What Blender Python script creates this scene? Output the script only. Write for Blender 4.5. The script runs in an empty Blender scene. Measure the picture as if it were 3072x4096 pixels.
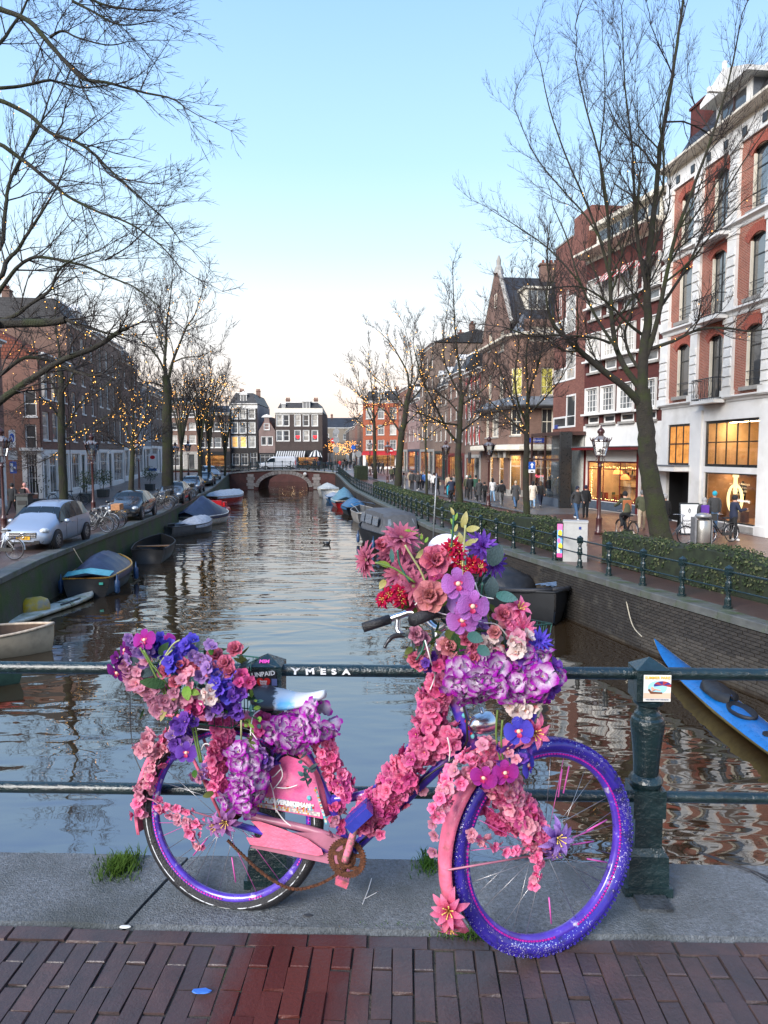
import bpy, bmesh, math, random
from mathutils import Vector, Matrix, noise
R = random.Random(11)
V = Vector
sc = bpy.context.scene
COL = sc.collection
# camera, sky, sun, exposure
CAM_H, PITCH, FPX = 1.64, math.radians(4.595), 2900.0
cam_d = bpy.data.cameras.new('camera'); cam = bpy.data.objects.new('camera', cam_d); COL.objects.link(cam)
cam.location = (0, 0, CAM_H); cam.rotation_euler = (math.pi/2-PITCH, 0, 0)
cam_d.sensor_fit = 'VERTICAL'; cam_d.sensor_height = 36; cam_d.lens = 36*FPX/4096
cam_d.clip_start = .05; cam_d.clip_end = 3000
sc.camera = cam
world = bpy.data.worlds.new('World'); sc.world = world; world.use_nodes = True
SUN_EL, SUN_AZ = math.radians(30.0), math.radians(-142)     # azimuth from +Y, positive towards +X
def setup_world():
 nt = world.node_tree; N = nt.nodes; L = nt.links; N.clear()
 out = N.new('ShaderNodeOutputWorld'); bg = N.new('ShaderNodeBackground')
 sky = N.new('ShaderNodeTexSky'); sky.sky_type = 'NISHITA'; sky.sun_disc = False
 sky.sun_elevation = SUN_EL; sky.sun_rotation = SUN_AZ; sky.altitude = 0
 sky.air_density = 1.0; sky.dust_density = 1.2; sky.ozone_density = 2.2
 tc = N.new('ShaderNodeTexCoord'); sp = N.new('ShaderNodeSeparateXYZ'); L.new(tc.outputs['Generated'], sp.inputs[0])
 rmp = N.new('ShaderNodeValToRGB'); e = rmp.color_ramp.elements
 stops = [(0.0, (.80, .55, .46)), (.03, (.82, .61, .52)), (.08, (.79, .68, .60)), (.135, (.76, .73, .70)), (.19, (.68, .74, .77)), (.26, (.52, .70, .84)), (.36, (.38, .60, .86)), (.52, (.27, .47, .83)), (1.0, (.16, .32, .66))]
 while len(e) < len(stops): e.new(.5)
 for s, (p, c) in zip(e, stops): s.position = p; s.color = (*c, 1)
 L.new(sp.outputs['Z'], rmp.inputs[0])
 mul = N.new('ShaderNodeMix'); mul.data_type = 'RGBA'; mul.blend_type = 'MIX'; mul.inputs[0].default_value = SKY_MIX
 sc_ = N.new('ShaderNodeMix'); sc_.data_type = 'RGBA'; sc_.blend_type = 'MULTIPLY'; sc_.inputs[0].default_value = 1
 sc_.inputs[7].default_value = (SKY_GAIN, SKY_GAIN, SKY_GAIN, 1)
 L.new(rmp.outputs[0], sc_.inputs[6])
 L.new(sky.outputs[0], mul.inputs[6]); L.new(sc_.outputs[2], mul.inputs[7])
 L.new(mul.outputs[2], bg.inputs[0]); bg.inputs[1].default_value = .1
 L.new(bg.outputs[0], out.inputs[0])
SKY_MIX, SKY_GAIN = .92, 8.3
setup_world()
sun_d = bpy.data.lights.new('sun', 'SUN'); sun = bpy.data.objects.new('sun', sun_d); COL.objects.link(sun)
sun_d.energy = 3.0; sun_d.angle = math.radians(32); sun_d.color = (1, .94, .88)
sdir = V((math.sin(SUN_AZ)*math.cos(SUN_EL), math.cos(SUN_AZ)*math.cos(SUN_EL), math.sin(SUN_EL)))
sun.rotation_euler = sdir.to_track_quat('Z', 'Y').to_euler()
sc.view_settings.view_transform = 'Standard'; sc.view_settings.look = 'None'
sc.view_settings.exposure = 1.0; sc.view_settings.gamma = 1; sc.view_settings.use_curve_mapping = False
sc.render.engine = 'CYCLES'
cy = sc.cycles; cy.max_bounces = 5; cy.diffuse_bounces = 2; cy.glossy_bounces = 3; cy.transmission_bounces = 2; cy.transparent_max_bounces = 6
cy.caustics_reflective = False; cy.caustics_refractive = False; cy.sample_clamp_indirect = 3; cy.use_denoising = True
# photo geometry: a pixel of the 3072x4096 photograph is a viewing ray
def ray(x, y):
 dx = (x-1536)/FPX; dy = (2048-y)/FPX
 return V((dx, math.cos(PITCH)+dy*math.sin(PITCH), -math.sin(PITCH)+dy*math.cos(PITCH)))
EYE = V((0, 0, CAM_H))
def P(x, y, Y):
 d = ray(x, y); return EYE+d*(Y/d.y)
def G(x, y, z):
 d = ray(x, y); return EYE+d*((z-CAM_H)/d.z)
def on_plane(x, y, p0, n):
 d = ray(x, y); return EYE+d*((p0-EYE).dot(n)/d.dot(n))
# mesh builder
I4 = Matrix.Identity(4)
def basis(x, y, z, o): return Matrix(((x[0], y[0], z[0], o[0]), (x[1], y[1], z[1], o[1]), (x[2], y[2], z[2], o[2]), (0, 0, 0, 1)))
def rotz(a, o=(0, 0, 0)): return Matrix.Translation(V(o)) @ Matrix.Rotation(a, 4, 'Z')
class MB:
 def __init__(s): s.v = []; s.f = []; s.m = []; s.a = []; s.attr = False
 def add(s, vs, fs, m=0, M=None, at=None):
  b = len(s.v)
  s.v += [tuple(M @ V(p)) for p in vs] if M is not None else [tuple(p) for p in vs]
  s.f += [tuple(i+b for i in f) for f in fs]; s.m += [m]*len(fs)
  s.a += at if at is not None else [0.0]*len(vs)
  if at is not None: s.attr = True
  return s
 def box(s, c, d, m=0, M=None, taper=None):
  x, y, z = c; a, b, h = d[0]/2, d[1]/2, d[2]/2; t = taper or (1, 1)
  vs = [(x-a, y-b, z-h), (x+a, y-b, z-h), (x+a, y+b, z-h), (x-a, y+b, z-h), (x-a*t[0], y-b*t[1], z+h), (x+a*t[0], y-b*t[1], z+h), (x+a*t[0], y+b*t[1], z+h), (x-a*t[0], y+b*t[1], z+h)]
  return s.add(vs, [(0, 3, 2, 1), (4, 5, 6, 7), (0, 1, 5, 4), (1, 2, 6, 5), (2, 3, 7, 6), (3, 0, 4, 7)], m, M)
 def bb(s, x0, x1, y0, y1, z0, z1, m=0, M=None): return s.box(((x0+x1)/2, (y0+y1)/2, (z0+z1)/2), (x1-x0, y1-y0, z1-z0), m, M)
 def bevbox(s, c, d, b=.004, m=0, M=None):
  x, y, z = c; a, e, h = d[0]/2, d[1]/2, d[2]/2
  vs = [(x-a, y-e, z-h), (x+a, y-e, z-h), (x+a, y+e, z-h), (x-a, y+e, z-h), (x-a, y-e, z+h-b), (x+a, y-e, z+h-b), (x+a, y+e, z+h-b), (x-a, y+e, z+h-b),
   (x-a+b, y-e+b, z+h), (x+a-b, y-e+b, z+h), (x+a-b, y+e-b, z+h), (x-a+b, y+e-b, z+h)]
  fs = [(0, 3, 2, 1), (8, 9, 10, 11)]
  for i in range(4):
   j = (i+1) % 4; fs += [(i, j, j+4, i+4), (i+4, j+4, j+8, i+8)]
  return s.add(vs, fs, m, M)
 def tube(s, pts, rad, n=6, m=0, cap=True, M=None, at=None, closed=False):
  pts = [V(p) for p in pts]; k = len(pts)
  if not hasattr(rad, '__len__'): rad = [rad]*k
  vs = []; up = V((0, 0, 1)); prev = None
  for i, p in enumerate(pts):
   if closed: t = pts[(i+1) % k]-pts[i-1]
   else: t = pts[min(i+1, k-1)]-pts[max(i-1, 0)]
   if t.length < 1e-9: t = V((0, 0, 1))
   t.normalize()
   if prev is None:
    a = t.cross(up)
    if a.length < .05: a = t.cross(V((1, 0, 0)))
   else: a = prev-t*prev.dot(t)
   if a.length < 1e-6: a = t.orthogonal()
   a.normalize(); b = t.cross(a); prev = a
   for j in range(n):
    an = 2*math.pi*j/n; vs.append(p+(a*math.cos(an)+b*math.sin(an))*rad[i])
  fs = []
  for i in range(k if closed else k-1):
   i2 = (i+1) % k
   for j in range(n):
    j2 = (j+1) % n; fs.append((i*n+j, i*n+j2, i2*n+j2, i2*n+j))
  if cap and not closed: fs += [tuple(range(n))[::-1], tuple(range((k-1)*n, k*n))]
  return s.add(vs, fs, m, M, None if at is None else [at[i] for i in range(k) for j in range(n)])
 def lathe(s, prof, n=12, m=0, M=None, cap=True, ang=None):
  vs = []; k = len(prof)
  for r, z in prof:
   for j in range(n):
    an = 2*math.pi*(j+.5)/n; vs.append((r*math.cos(an), r*math.sin(an), z))
  fs = [(i*n+j, i*n+(j+1) % n, (i+1)*n+(j+1) % n, (i+1)*n+j) for i in range(k-1) for j in range(n)]
  if cap: fs += [tuple(range(n))[::-1], tuple(range((k-1)*n, k*n))]
  return s.add(vs, fs, m, M)
 def loft(s, rings, m=0, M=None, closed=False, cap=False, at=None):
  n = len(rings[0]); vs = [p for r in rings for p in r]; fs = []
  for i in range(len(rings)-1):
   for j in range(n if closed else n-1):
    j2 = (j+1) % n; fs.append((i*n+j, i*n+j2, (i+1)*n+j2, (i+1)*n+j))
  if cap: fs += [tuple(range(n))[::-1], tuple(range((len(rings)-1)*n, len(rings)*n))]
  return s.add(vs, fs, m, M, at)
 def prism(s, poly, y0, y1, m=0, M=None):
  n = len(poly); vs = [(x, y0, z) for x, z in poly]+[(x, y1, z) for x, z in poly]
  fs = [tuple(range(n)), tuple(range(2*n-1, n-1, -1))]+[(j, j+n, (j+1) % n+n, (j+1) % n) for j in range(n)]
  return s.add(vs, fs, m, M)
 def quad(s, a, b, c, d, m=0, M=None): return s.add([a, b, c, d], [(0, 1, 2, 3)], m, M)
 def ball(s, c, r, m=0, n=8, k=6, M=None, sq=(1, 1, 1)):
  vs = [(c[0], c[1], c[2]-r*sq[2])]
  for i in range(1, k):
   ph = -math.pi/2+math.pi*i/k
   for j in range(n):
    a = 2*math.pi*j/n; vs.append((c[0]+r*sq[0]*math.cos(ph)*math.cos(a), c[1]+r*sq[1]*math.cos(ph)*math.sin(a), c[2]+r*sq[2]*math.sin(ph)))
  vs.append((c[0], c[1], c[2]+r*sq[2])); e = len(vs)-1
  fs = [(0, 1+(j+1) % n, 1+j) for j in range(n)]
  for i in range(k-2):
   for j in range(n): fs.append((1+i*n+j, 1+i*n+(j+1) % n, 1+(i+1)*n+(j+1) % n, 1+(i+1)*n+j))
  fs += [(1+(k-2)*n+j, 1+(k-2)*n+(j+1) % n, e) for j in range(n)]
  return s.add(vs, fs, m, M)
 def mesh(s, name, mats, smooth=False):
  me = bpy.data.meshes.new(name); me.from_pydata(s.v, [], s.f)
  for mm in (mats if isinstance(mats, (list, tuple)) else [mats]): me.materials.append(mm)
  if any(s.m): me.polygons.foreach_set('material_index', s.m)
  if smooth: me.polygons.foreach_set('use_smooth', [True]*len(me.polygons))
  if s.attr:
   at = me.attributes.new('pt', 'FLOAT', 'POINT'); at.data.foreach_set('value', s.a)
  me.update(); return me
 def build(s, name, mats, parent=None, smooth=False, M=None, **kw):
  o = link(name, s.mesh(name, mats, smooth), parent, M)
  for k, v in kw.items(): o[k] = v
  return o
def link(name, me, parent=None, M=None):
 o = bpy.data.objects.new(name, me); COL.objects.link(o)
 if parent is not None: o.parent = parent
 if M is not None: o.matrix_local = M
 return o
def smooth_by_angle(o, deg=40):
 me = o.data; me.polygons.foreach_set('use_smooth', [True]*len(me.polygons)); me.set_sharp_from_angle(angle=math.radians(deg))
 return o
def thing(name, label, cat, M=None, group=None):
 o = bpy.data.objects.new(name, None); COL.objects.link(o); o.empty_display_size = .2
 if M is not None: o.matrix_world = M
 o['label'] = label; o['category'] = cat
 if group: o['group'] = group
 return o
def tag(o, label, cat, group=None):
 o['label'] = label; o['category'] = cat
 if group: o['group'] = group
 return o
def copy_tree(o, parent=None):
 c = o.copy(); COL.objects.link(c)
 if parent is not None:
  c.parent = parent; c.matrix_parent_inverse = o.matrix_parent_inverse
 for ch in o.children: copy_tree(ch, c)
 return c
def copy_thing(o, M, label, group=None):
 c = copy_tree(o); c.matrix_world = M; c['label'] = label
 if group: c['group'] = group
 return c
# materials
def nodes(name):
 m = bpy.data.materials.new(name); m.use_nodes = True; nt = m.node_tree
 return m, nt.nodes, nt.links, nt.nodes['Principled BSDF']
def mixc(N, L, fac, a, b, blend='MIX'):
 x = N.new('ShaderNodeMix'); x.data_type = 'RGBA'; x.blend_type = blend
 for i, s in ((0, fac), (6, a), (7, b)):
  if hasattr(s, 'is_output'): L.new(s, x.inputs[i])
  elif i == 0: x.inputs[0].default_value = s
  else: x.inputs[i].default_value = (*s, 1) if len(s) == 3 else s
 return x.outputs[2]
def math_(N, L, op, a, b=0.0, clamp=False):
 x = N.new('ShaderNodeMath'); x.operation = op; x.use_clamp = clamp
 for i, s in ((0, a), (1, b)):
  if hasattr(s, 'is_output'): L.new(s, x.inputs[i])
  else: x.inputs[i].default_value = s
 return x.outputs[0]
def ntex(N, L, vec, scale, detail=3, rough=.6):
 t = N.new('ShaderNodeTexNoise'); t.inputs['Scale'].default_value = scale; t.inputs['Detail'].default_value = detail; t.inputs['Roughness'].default_value = rough
 if vec is not None: L.new(vec, t.inputs['Vector'])
 return t.outputs['Fac']
def ramp(N, L, fac, lo, hi):
 x = N.new('ShaderNodeMapRange'); L.new(fac, x.inputs[0]); x.inputs[1].default_value = lo; x.inputs[2].default_value = hi
 return x.outputs[0]
MATS = {}
def M_(name, rgb, rough=.6, metal=0., spec=.5, var=0., ns=8., na=.25, bump=0., bs=40., coat=0., dirt=None, emit=None):
 if name in MATS: return MATS[name]
 m, N, L, b = nodes(name); MATS[name] = m
 b.inputs['Roughness'].default_value = rough; b.inputs['Metallic'].default_value = metal
 b.inputs['Specular IOR Level'].default_value = spec; b.inputs['Coat Weight'].default_value = coat
 tc = N.new('ShaderNodeTexCoord'); vec = tc.outputs['Object']
 n = ntex(N, L, vec, ns)
 c = mixc(N, L, ramp(N, L, n, .3, .7), tuple(x*(1-na) for x in rgb), tuple(min(1, x*(1+na*.8)) for x in rgb))
 if var:
  oi = N.new('ShaderNodeObjectInfo'); hs = N.new('ShaderNodeHueSaturation')
  L.new(ramp2(N, L, oi.outputs['Random'], 1-var, 1+var), hs.inputs['Value']); L.new(c, hs.inputs['Color']); c = hs.outputs[0]
 if dirt:
  d = ntex(N, L, vec, dirt[1], 4, .65); c = mixc(N, L, ramp(N, L, d, dirt[2], dirt[3]), c, dirt[0])
 L.new(c, b.inputs['Base Color'])
 L.new(ramp2(N, L, n, max(.02, rough-.12), min(1, rough+.12)), b.inputs['Roughness'])
 if bump:
  bp = N.new('ShaderNodeBump'); bp.inputs['Strength'].default_value = bump; bp.inputs['Distance'].default_value = .02
  L.new(ntex(N, L, vec, bs, 4), bp.inputs['Height']); L.new(bp.outputs[0], b.inputs['Normal'])
 if emit: b.inputs['Emission Color'].default_value = (*rgb, 1); b.inputs['Emission Strength'].default_value = emit; m.cycles.emission_sampling = 'NONE'
 return m
def ramp2(N, L, fac, lo, hi):
 x = N.new('ShaderNodeMapRange'); L.new(fac, x.inputs[0]); x.inputs[3].default_value = lo; x.inputs[4].default_value = hi
 return x.outputs[0]
def brick_mat(name, c1, c2, mortar, bw=.22, bh=.068, ms=.007, rough=.8, swap=True, bump=.4, dirt=None, soldier=False, wet=0.):
 if name in MATS: return MATS[name]
 m, N, L, b = nodes(name); MATS[name] = m
 tc = N.new('ShaderNodeTexCoord'); s = N.new('ShaderNodeSeparateXYZ'); L.new(tc.outputs['Object'], s.inputs[0])
 cx = N.new('ShaderNodeCombineXYZ')
 if swap:
  L.new(math_(N, L, 'ADD', s.outputs[0], s.outputs[1]), cx.inputs[0]); L.new(s.outputs[2], cx.inputs[1])
 else:
  L.new(s.outputs[0], cx.inputs[0]); L.new(s.outputs[1], cx.inputs[1])
 t = N.new('ShaderNodeTexBrick'); L.new(cx.outputs[0], t.inputs['Vector'])
 for k, v in (('Scale', 1), ('Brick Width', bw), ('Row Height', bh), ('Mortar Size', ms), ('Bias', 0), ('Mortar Smooth', .3)): t.inputs[k].default_value = v
 t.inputs['Color1'].default_value = (*c1, 1); t.inputs['Color2'].default_value = (*c2, 1); t.inputs['Mortar'].default_value = (*mortar, 1)
 n = ntex(N, L, tc.outputs['Object'], .7, 5, .65)
 c = mixc(N, L, 1.0, t.outputs['Color'], mixc(N, L, ramp(N, L, n, .25, .75), (.72, .70, .70), (1.12, 1.1, 1.08)), 'MULTIPLY')
 if dirt:
  d = ntex(N, L, tc.outputs['Object'], dirt[1], 5, .7); c = mixc(N, L, ramp(N, L, d, dirt[2], dirt[3]), c, dirt[0])
 L.new(c, b.inputs['Base Color']); b.inputs['Roughness'].default_value = rough; b.inputs['Specular IOR Level'].default_value = .3
 if wet: L.new(ramp2(N, L, ntex(N, L, tc.outputs['Object'], .8, 3), rough-wet, rough), b.inputs['Roughness']); b.inputs['Specular IOR Level'].default_value = .6
 bp = N.new('ShaderNodeBump'); bp.inputs['Strength'].default_value = bump; bp.inputs['Distance'].default_value = .012
 L.new(math_(N, L, 'SUBTRACT', ntex(N, L, tc.outputs['Object'], 60, 2), t.outputs['Fac']), bp.inputs['Height']); L.new(bp.outputs[0], b.inputs['Normal'])
 return m
def glow(name, rgb, strength, var=0.):
 if name in MATS: return MATS[name]
 m, N, L, b = nodes(name); MATS[name] = m
 b.inputs['Base Color'].default_value = (*rgb, 1); b.inputs['Emission Strength'].default_value = strength
 if var:
  tc = N.new('ShaderNodeTexCoord'); n = ntex(N, L, tc.outputs['Object'], var, 3)
  L.new(mixc(N, L, ramp(N, L, n, .35, .65), tuple(x*.45 for x in rgb), rgb), b.inputs['Emission Color'])
 else: b.inputs['Emission Color'].default_value = (*rgb, 1)
 m.cycles.emission_sampling = 'NONE'
 return m
def glass_clear(name='window_glass_clear', tint=(.9, .92, .92), mixf=.16):
 if name in MATS: return MATS[name]
 m, N, L, b = nodes(name); MATS[name] = m
 out = N['Material Output']; tr = N.new('ShaderNodeBsdfTransparent'); tr.inputs[0].default_value = (*tint, 1)
 gl = N.new('ShaderNodeBsdfGlossy'); gl.inputs['Roughness'].default_value = .03
 fr = N.new('ShaderNodeFresnel'); fr.inputs[0].default_value = 1.5
 mx = N.new('ShaderNodeMixShader'); L.new(math_(N, L, 'ADD', fr.outputs[0], mixf-.04, True), mx.inputs[0]); L.new(tr.outputs[0], mx.inputs[1]); L.new(gl.outputs[0], mx.inputs[2]); L.new(mx.outputs[0], out.inputs[0])
 N.remove(b); return m
def pane_mat(name, rgb, spec=.8):
 if name in MATS: return MATS[name]
 m, N, L, b = nodes(name); MATS[name] = m
 tc = N.new('ShaderNodeTexCoord'); oi = N.new('ShaderNodeObjectInfo')
 vm = N.new('ShaderNodeVectorMath'); vm.operation = 'ADD'; L.new(tc.outputs['Object'], vm.inputs[0])
 cb = N.new('ShaderNodeCombineXYZ'); L.new(math_(N, L, 'MULTIPLY', oi.outputs['Random'], 60.), cb.inputs[0]); L.new(cb.outputs[0], vm.inputs[1])
 n = ntex(N, L, vm.outputs[0], 1.3, 3)
 L.new(mixc(N, L, ramp(N, L, n, .35, .65), tuple(x*.5 for x in rgb), tuple(x*1.25 for x in rgb)), b.inputs['Base Color'])
 b.inputs['Roughness'].default_value = .5; b.inputs['Coat Weight'].default_value = 1; b.inputs['Coat Roughness'].default_value = .03; b.inputs['Coat IOR'].default_value = 1.75
 return m
def text_mesh(txt, size, mat, name='lettering', bold=.0, extrude=.002):
 cu = bpy.data.curves.new(name, 'FONT'); cu.body = txt; cu.size = size; cu.align_x = 'CENTER'; cu.align_y = 'CENTER'; cu.extrude = extrude; cu.offset = bold; cu.resolution_u = 2
 o = bpy.data.objects.new(name, cu); me = bpy.data.meshes.new_from_object(o); bpy.data.objects.remove(o); bpy.data.curves.remove(cu)
 me.materials.clear(); me.materials.append(mat); return me
# SETTING
ZQ, ZW = -1.70, -3.15
def zg(Y):   # street level: the quays climb to the far bridge
 t = min(1, max(0, (Y-66)/32)); return ZQ+(.72)*t*t*(3-2*t)
LQ = [(-9.9, 2.9), (-10.4, 19.4), (-10.95, 22.7), (-11.3, 26), (-11.9, 33.5), (-12.7, 41.5), (-14.8, 57), (-17.7, 77), (-20.7, 97)]
RQ = [(9.6, 2.9), (7.51, 13.96), (6.35, 17.6), (5.52, 20.5), (2.16, 33.1), (-.65, 52.4), (-3.75, 75), (-6.5, 97)]
def resample(pl, step):
 out = []
 for (a, b), (c, d) in zip(pl, pl[1:]):
  n = max(1, round(math.hypot(c-a, d-b)/step)); out += [(a+(c-a)*i/n, b+(d-b)*i/n) for i in range(n)]
 return out+[pl[-1]]
def along(pl, Y):
 for (a, b), (c, d) in zip(pl, pl[1:]):
  if b <= Y <= d: return a+(c-a)*(Y-b)/(d-b)
 return pl[0][0] if Y < pl[0][1] else pl[-1][0]
def offset(pl, d):  # shift to the right of travel
 out = []
 for i, p in enumerate(pl):
  a = V(pl[max(i-1, 0)]); b = V(pl[min(i+1, len(pl)-1)]); t = (b-a).normalized(); out.append((p[0]+t.y*d, p[1]-t.x*d))
 return out
# --- water
def water_mat():
 m, N, L, b = nodes('canal_water')
 b.inputs['Base Color'].default_value = (.030, .019, .010, 1); b.inputs['Roughness'].default_value = .02; b.inputs['IOR'].default_value = 3.4
 tc = N.new('ShaderNodeTexCoord')
 def layer(sx, sy, scale, det, rot=0., dist=0.):
  mp = N.new('ShaderNodeMapping'); mp.inputs['Scale'].default_value = (sx, sy, 1); mp.inputs['Rotation'].default_value = (0, 0, rot); L.new(tc.outputs['Object'], mp.inputs[0])
  t = N.new('ShaderNodeTexNoise'); t.inputs['Scale'].default_value = scale; t.inputs['Detail'].default_value = det; t.inputs['Distortion'].default_value = dist; t.inputs['Roughness'].default_value = .5; L.new(mp.outputs[0], t.inputs[0]); return t.outputs['Fac']
 a = layer(.55, 1.15, .85, 1, .12, .8); c = layer(.6, 1.4, 2.4, 1, -.1, .4); d = layer(.5, .5, .16, 2)
 calm = ramp2(N, L, ramp(N, L, d, .38, .62), .38, 1.1)
 h = math_(N, L, 'MULTIPLY', math_(N, L, 'ADD', a, math_(N, L, 'MULTIPLY', c, .16)), calm)
 bp = N.new('ShaderNodeBump'); bp.inputs['Strength'].default_value = 1; bp.inputs['Distance'].default_value = .062
 L.new(h, bp.inputs['Height']); L.new(bp.outputs[0], b.inputs['Normal']); return m
MB().quad((-160, -20, ZW), (160, -20, ZW), (160, 260, ZW), (-160, 260, ZW)).build('water', water_mat(), kind='structure')
# --- land
clinker = brick_mat('clinker_paving', (.13, .072, .062), (.10, .055, .05), (.04, .035, .03), bw=.21, bh=.07, ms=.008, rough=.42, swap=False, bump=.5, wet=.2, dirt=((.05, .045, .042), .35, .45, .7))
asphalt = M_('wet_asphalt', (.11, .105, .105), rough=.38, spec=.6, ns=.6, na=.35, bump=.3, bs=90)
street_red = brick_mat('red_street_paving', (.17, .072, .05), (.125, .055, .042), (.05, .04, .035), bw=.2, bh=.1, ms=.008, rough=.45, swap=False, bump=.4, wet=.22)
earth = M_('earth', (.09, .075, .055), rough=.9, ns=.2)
granite = M_('granite', (.165, .182, .20), rough=.5, spec=.5, ns=70, na=.45, bump=.9, bs=150, var=.08, dirt=((.066, .076, .076), 1.5, .46, .70))
granite_dark = M_('mossy_granite', (.10, .105, .10), rough=.5, spec=.5, ns=2.5, na=.35, bump=.5, bs=60, var=.14, dirt=((.05, .075, .025), 1.4, .5, .72))
def ground_strip(name, inner, outer, mat, dz=0.):
 mb = MB(); rows = []
 for (a, b), (c, d) in zip(inner, outer): rows.append([(a, b, zg(b)+dz), (c, d, zg(d)+dz)])
 mb.loft(rows); o = mb.build(name, mat, kind='structure'); return o
ys = [2.9]+[6+4*i for i in range(24)]+[98.2]
land_x = 140
ground_strip('quay_street', [(along(LQ, y)-.42, y) for y in ys], [(-land_x, y) for y in ys], clinker)
ground_strip('quay_street', [(along(RQ, y)+.42, y) for y in ys], [(land_x, y) for y in ys], street_red)
far_z = zg(200)
MB().add([(-land_x-200, 98.2, far_z-.06), (-20.7, 98.2, far_z-.06), (-20.7, 104.8, far_z-.06), (-land_x-200, 104.8, far_z-.06)], [(0, 1, 2, 3)]).build('street', asphalt, kind='structure')
MB().add([(-6.5, 98.2, far_z), (land_x, 98.2, far_z), (land_x, 900, far_z), (-6.5, 900, far_z)], [(0, 1, 2, 3)]).build('street', asphalt, kind='structure')
MB().add([(-900, 124, far_z), (-6.5, 124, far_z), (-6.5, 900, far_z), (-900, 900, far_z)], [(0, 1, 2, 3)]).build('street', asphalt, kind='structure')
MB().add([(-900, -300, -3.4), (900, -300, -3.4), (900, 1500, -3.4), (-900, 1500, -3.4)], [(0, 1, 2, 3)]).build('terrain', earth, kind='structure')
rl = [(along(RQ, y)+8.2, y) for y in range(44, 101, 4)]
def lane(name, pl, w, mat, dz):
 mb = MB(); rows = []
 for p, q in zip(offset(pl, -w/2), offset(pl, w/2)): rows.append([(p[0], p[1], zg(p[1])+dz), (q[0], q[1], zg(q[1])+dz)])
 return mb.loft(rows).build(name, mat, kind='structure')
lane('road', [(10.6, 40), (8.2, 52), (5.0, 66), (1.6, 82), (-1.4, 98), (-5.6, 124), (-9.5, 155), (-30, 300)], 5.2, asphalt, .008)
MBk = MB()
lane('pavement_edge', [(8.0, 40), (5.5, 52), (2.35, 66), (-1.0, 82), (-4.0, 97)], .22, granite, .09)
lane('parking_lane', [(along(LQ, y)-1.62, y) for y in range(6, 97, 5)], 2.3, clinker, .006)
# --- quay walls
moss = M_('mossy_quay_wall', (.055, .05, .04), rough=.75, ns=1.2, na=.5, bump=.9, bs=22, dirt=((.036, .068, .012), .9, .40, .62))
wall_brick = brick_mat('quay_wall_brick', (.036, .029, .025), (.022, .02, .019), (.048, .045, .04), bw=.23, bh=.075, ms=.01, rough=.75, bump=.8, dirt=((.12, .105, .08), .5, .55, .82))
def quay_wall(name, pl, mat, side):
 mb = MB(); rows = []
 for (x, y) in resample(pl, 2.0): rows.append([(x, y, zg(y)-.16), (x-side*.10, y, ZW-.6)])
 mb.loft(rows); return mb.build(name, mat, kind='structure')
qwl = quay_wall('quay_wall', LQ, moss, -1); qwr = quay_wall('quay_wall', RQ, wall_brick, 1)
def coping(pl, parent, mat, step, depth, side, proud=.06):
 pts = resample(pl, step)
 for (a, b), (c, d) in zip(pts, pts[1:]):
  t = V((c-a, d-b)); ln = t.length; ang = math.atan2(t.y, t.x)
  mb = MB(); z0 = -.17; gap = .012; nrm = -1 if side > 0 else 1
  y0, y1 = (-depth+proud, proud) if side > 0 else (-proud, depth-proud)
  mb.bevbox((ln/2, (y0+y1)/2, -.085+R.uniform(-.004, .004)), (ln-gap, depth, .17), .015)
  M = Matrix.Translation(V((a, b, zg(b)+.012))) @ Matrix.Rotation(ang, 4, 'Z') @ Matrix.Rotation(-math.atan2(zg(d)-zg(b), ln), 4, 'Y')
  mb.build('coping_stone', mat, parent, M=M)
coping(LQ, qwl, granite_dark, 1.5, .55, -1); coping(RQ, qwr, granite_dark, 1.5, .55, 1)
def wall_bricks():
 cols = [M_('wall_brick_dark', (.026, .022, .019), rough=.7, var=.35, bump=.6, bs=60, dirt=((.06, .055, .046), 3, .5, .8)), M_('wall_brick_grey', (.050, .043, .036), rough=.75, var=.3, bump=.6, bs=60, dirt=((.05, .05, .045), 3, .5, .8))]
 ms = []
 for mm in cols: ms.append(MB().bevbox((0, 0, 0), (.222, .05, .064), .006).mesh('brick', mm))
 for me in ms: me.transform(Matrix.Rotation(math.pi/2, 4, 'X') @ Matrix.Diagonal((1, 1.28, .78, 1)))
 pts = resample(RQ, .234)
 n = 0; cand = []
 for i, ((a, b), (c, d)) in enumerate(zip(pts, pts[1:])):
  if not 13.2 < b < 22.5: continue
  ang = math.atan2(d-b, c-a)
  for r in range(16):
   z = zg(b)-.22-.075*r
   if z < ZW+.03: break
   sh = .117 if r % 2 else 0
   t = V((c-a, d-b)).normalized(); x = (a+c)/2+t.x*sh; y = (b+d)/2+t.y*sh
   x -= .10*(zg(b)-.16-z)/(zg(b)-.16-ZW+.6); cand.append((y, x, z, ang))
 cand.sort(key=lambda q: q[0]-.25*abs(q[2]+2.2))
 rest = MB()
 for k, (y, x, z, ang) in enumerate(cand):
  M = Matrix.Translation((x-.006+R.uniform(-.008, .004), y, z)) @ Matrix.Rotation(ang+math.pi, 4, 'Z') @ Matrix.Rotation(R.uniform(-.03, .03), 4, 'Y')
  me = ms[0 if noise.noise((y*.6, z*1.2, 3)) < .12 else 1]
  if k < 300: link('brick', me, qwr, M)
  else: rest.add([M @ p.co for p in me.vertices], [tuple(p.vertices) for p in me.polygons])
 if rest.v: rest.build('brickwork', cols[0], qwr, kind='stuff')
wall_bricks()
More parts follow.
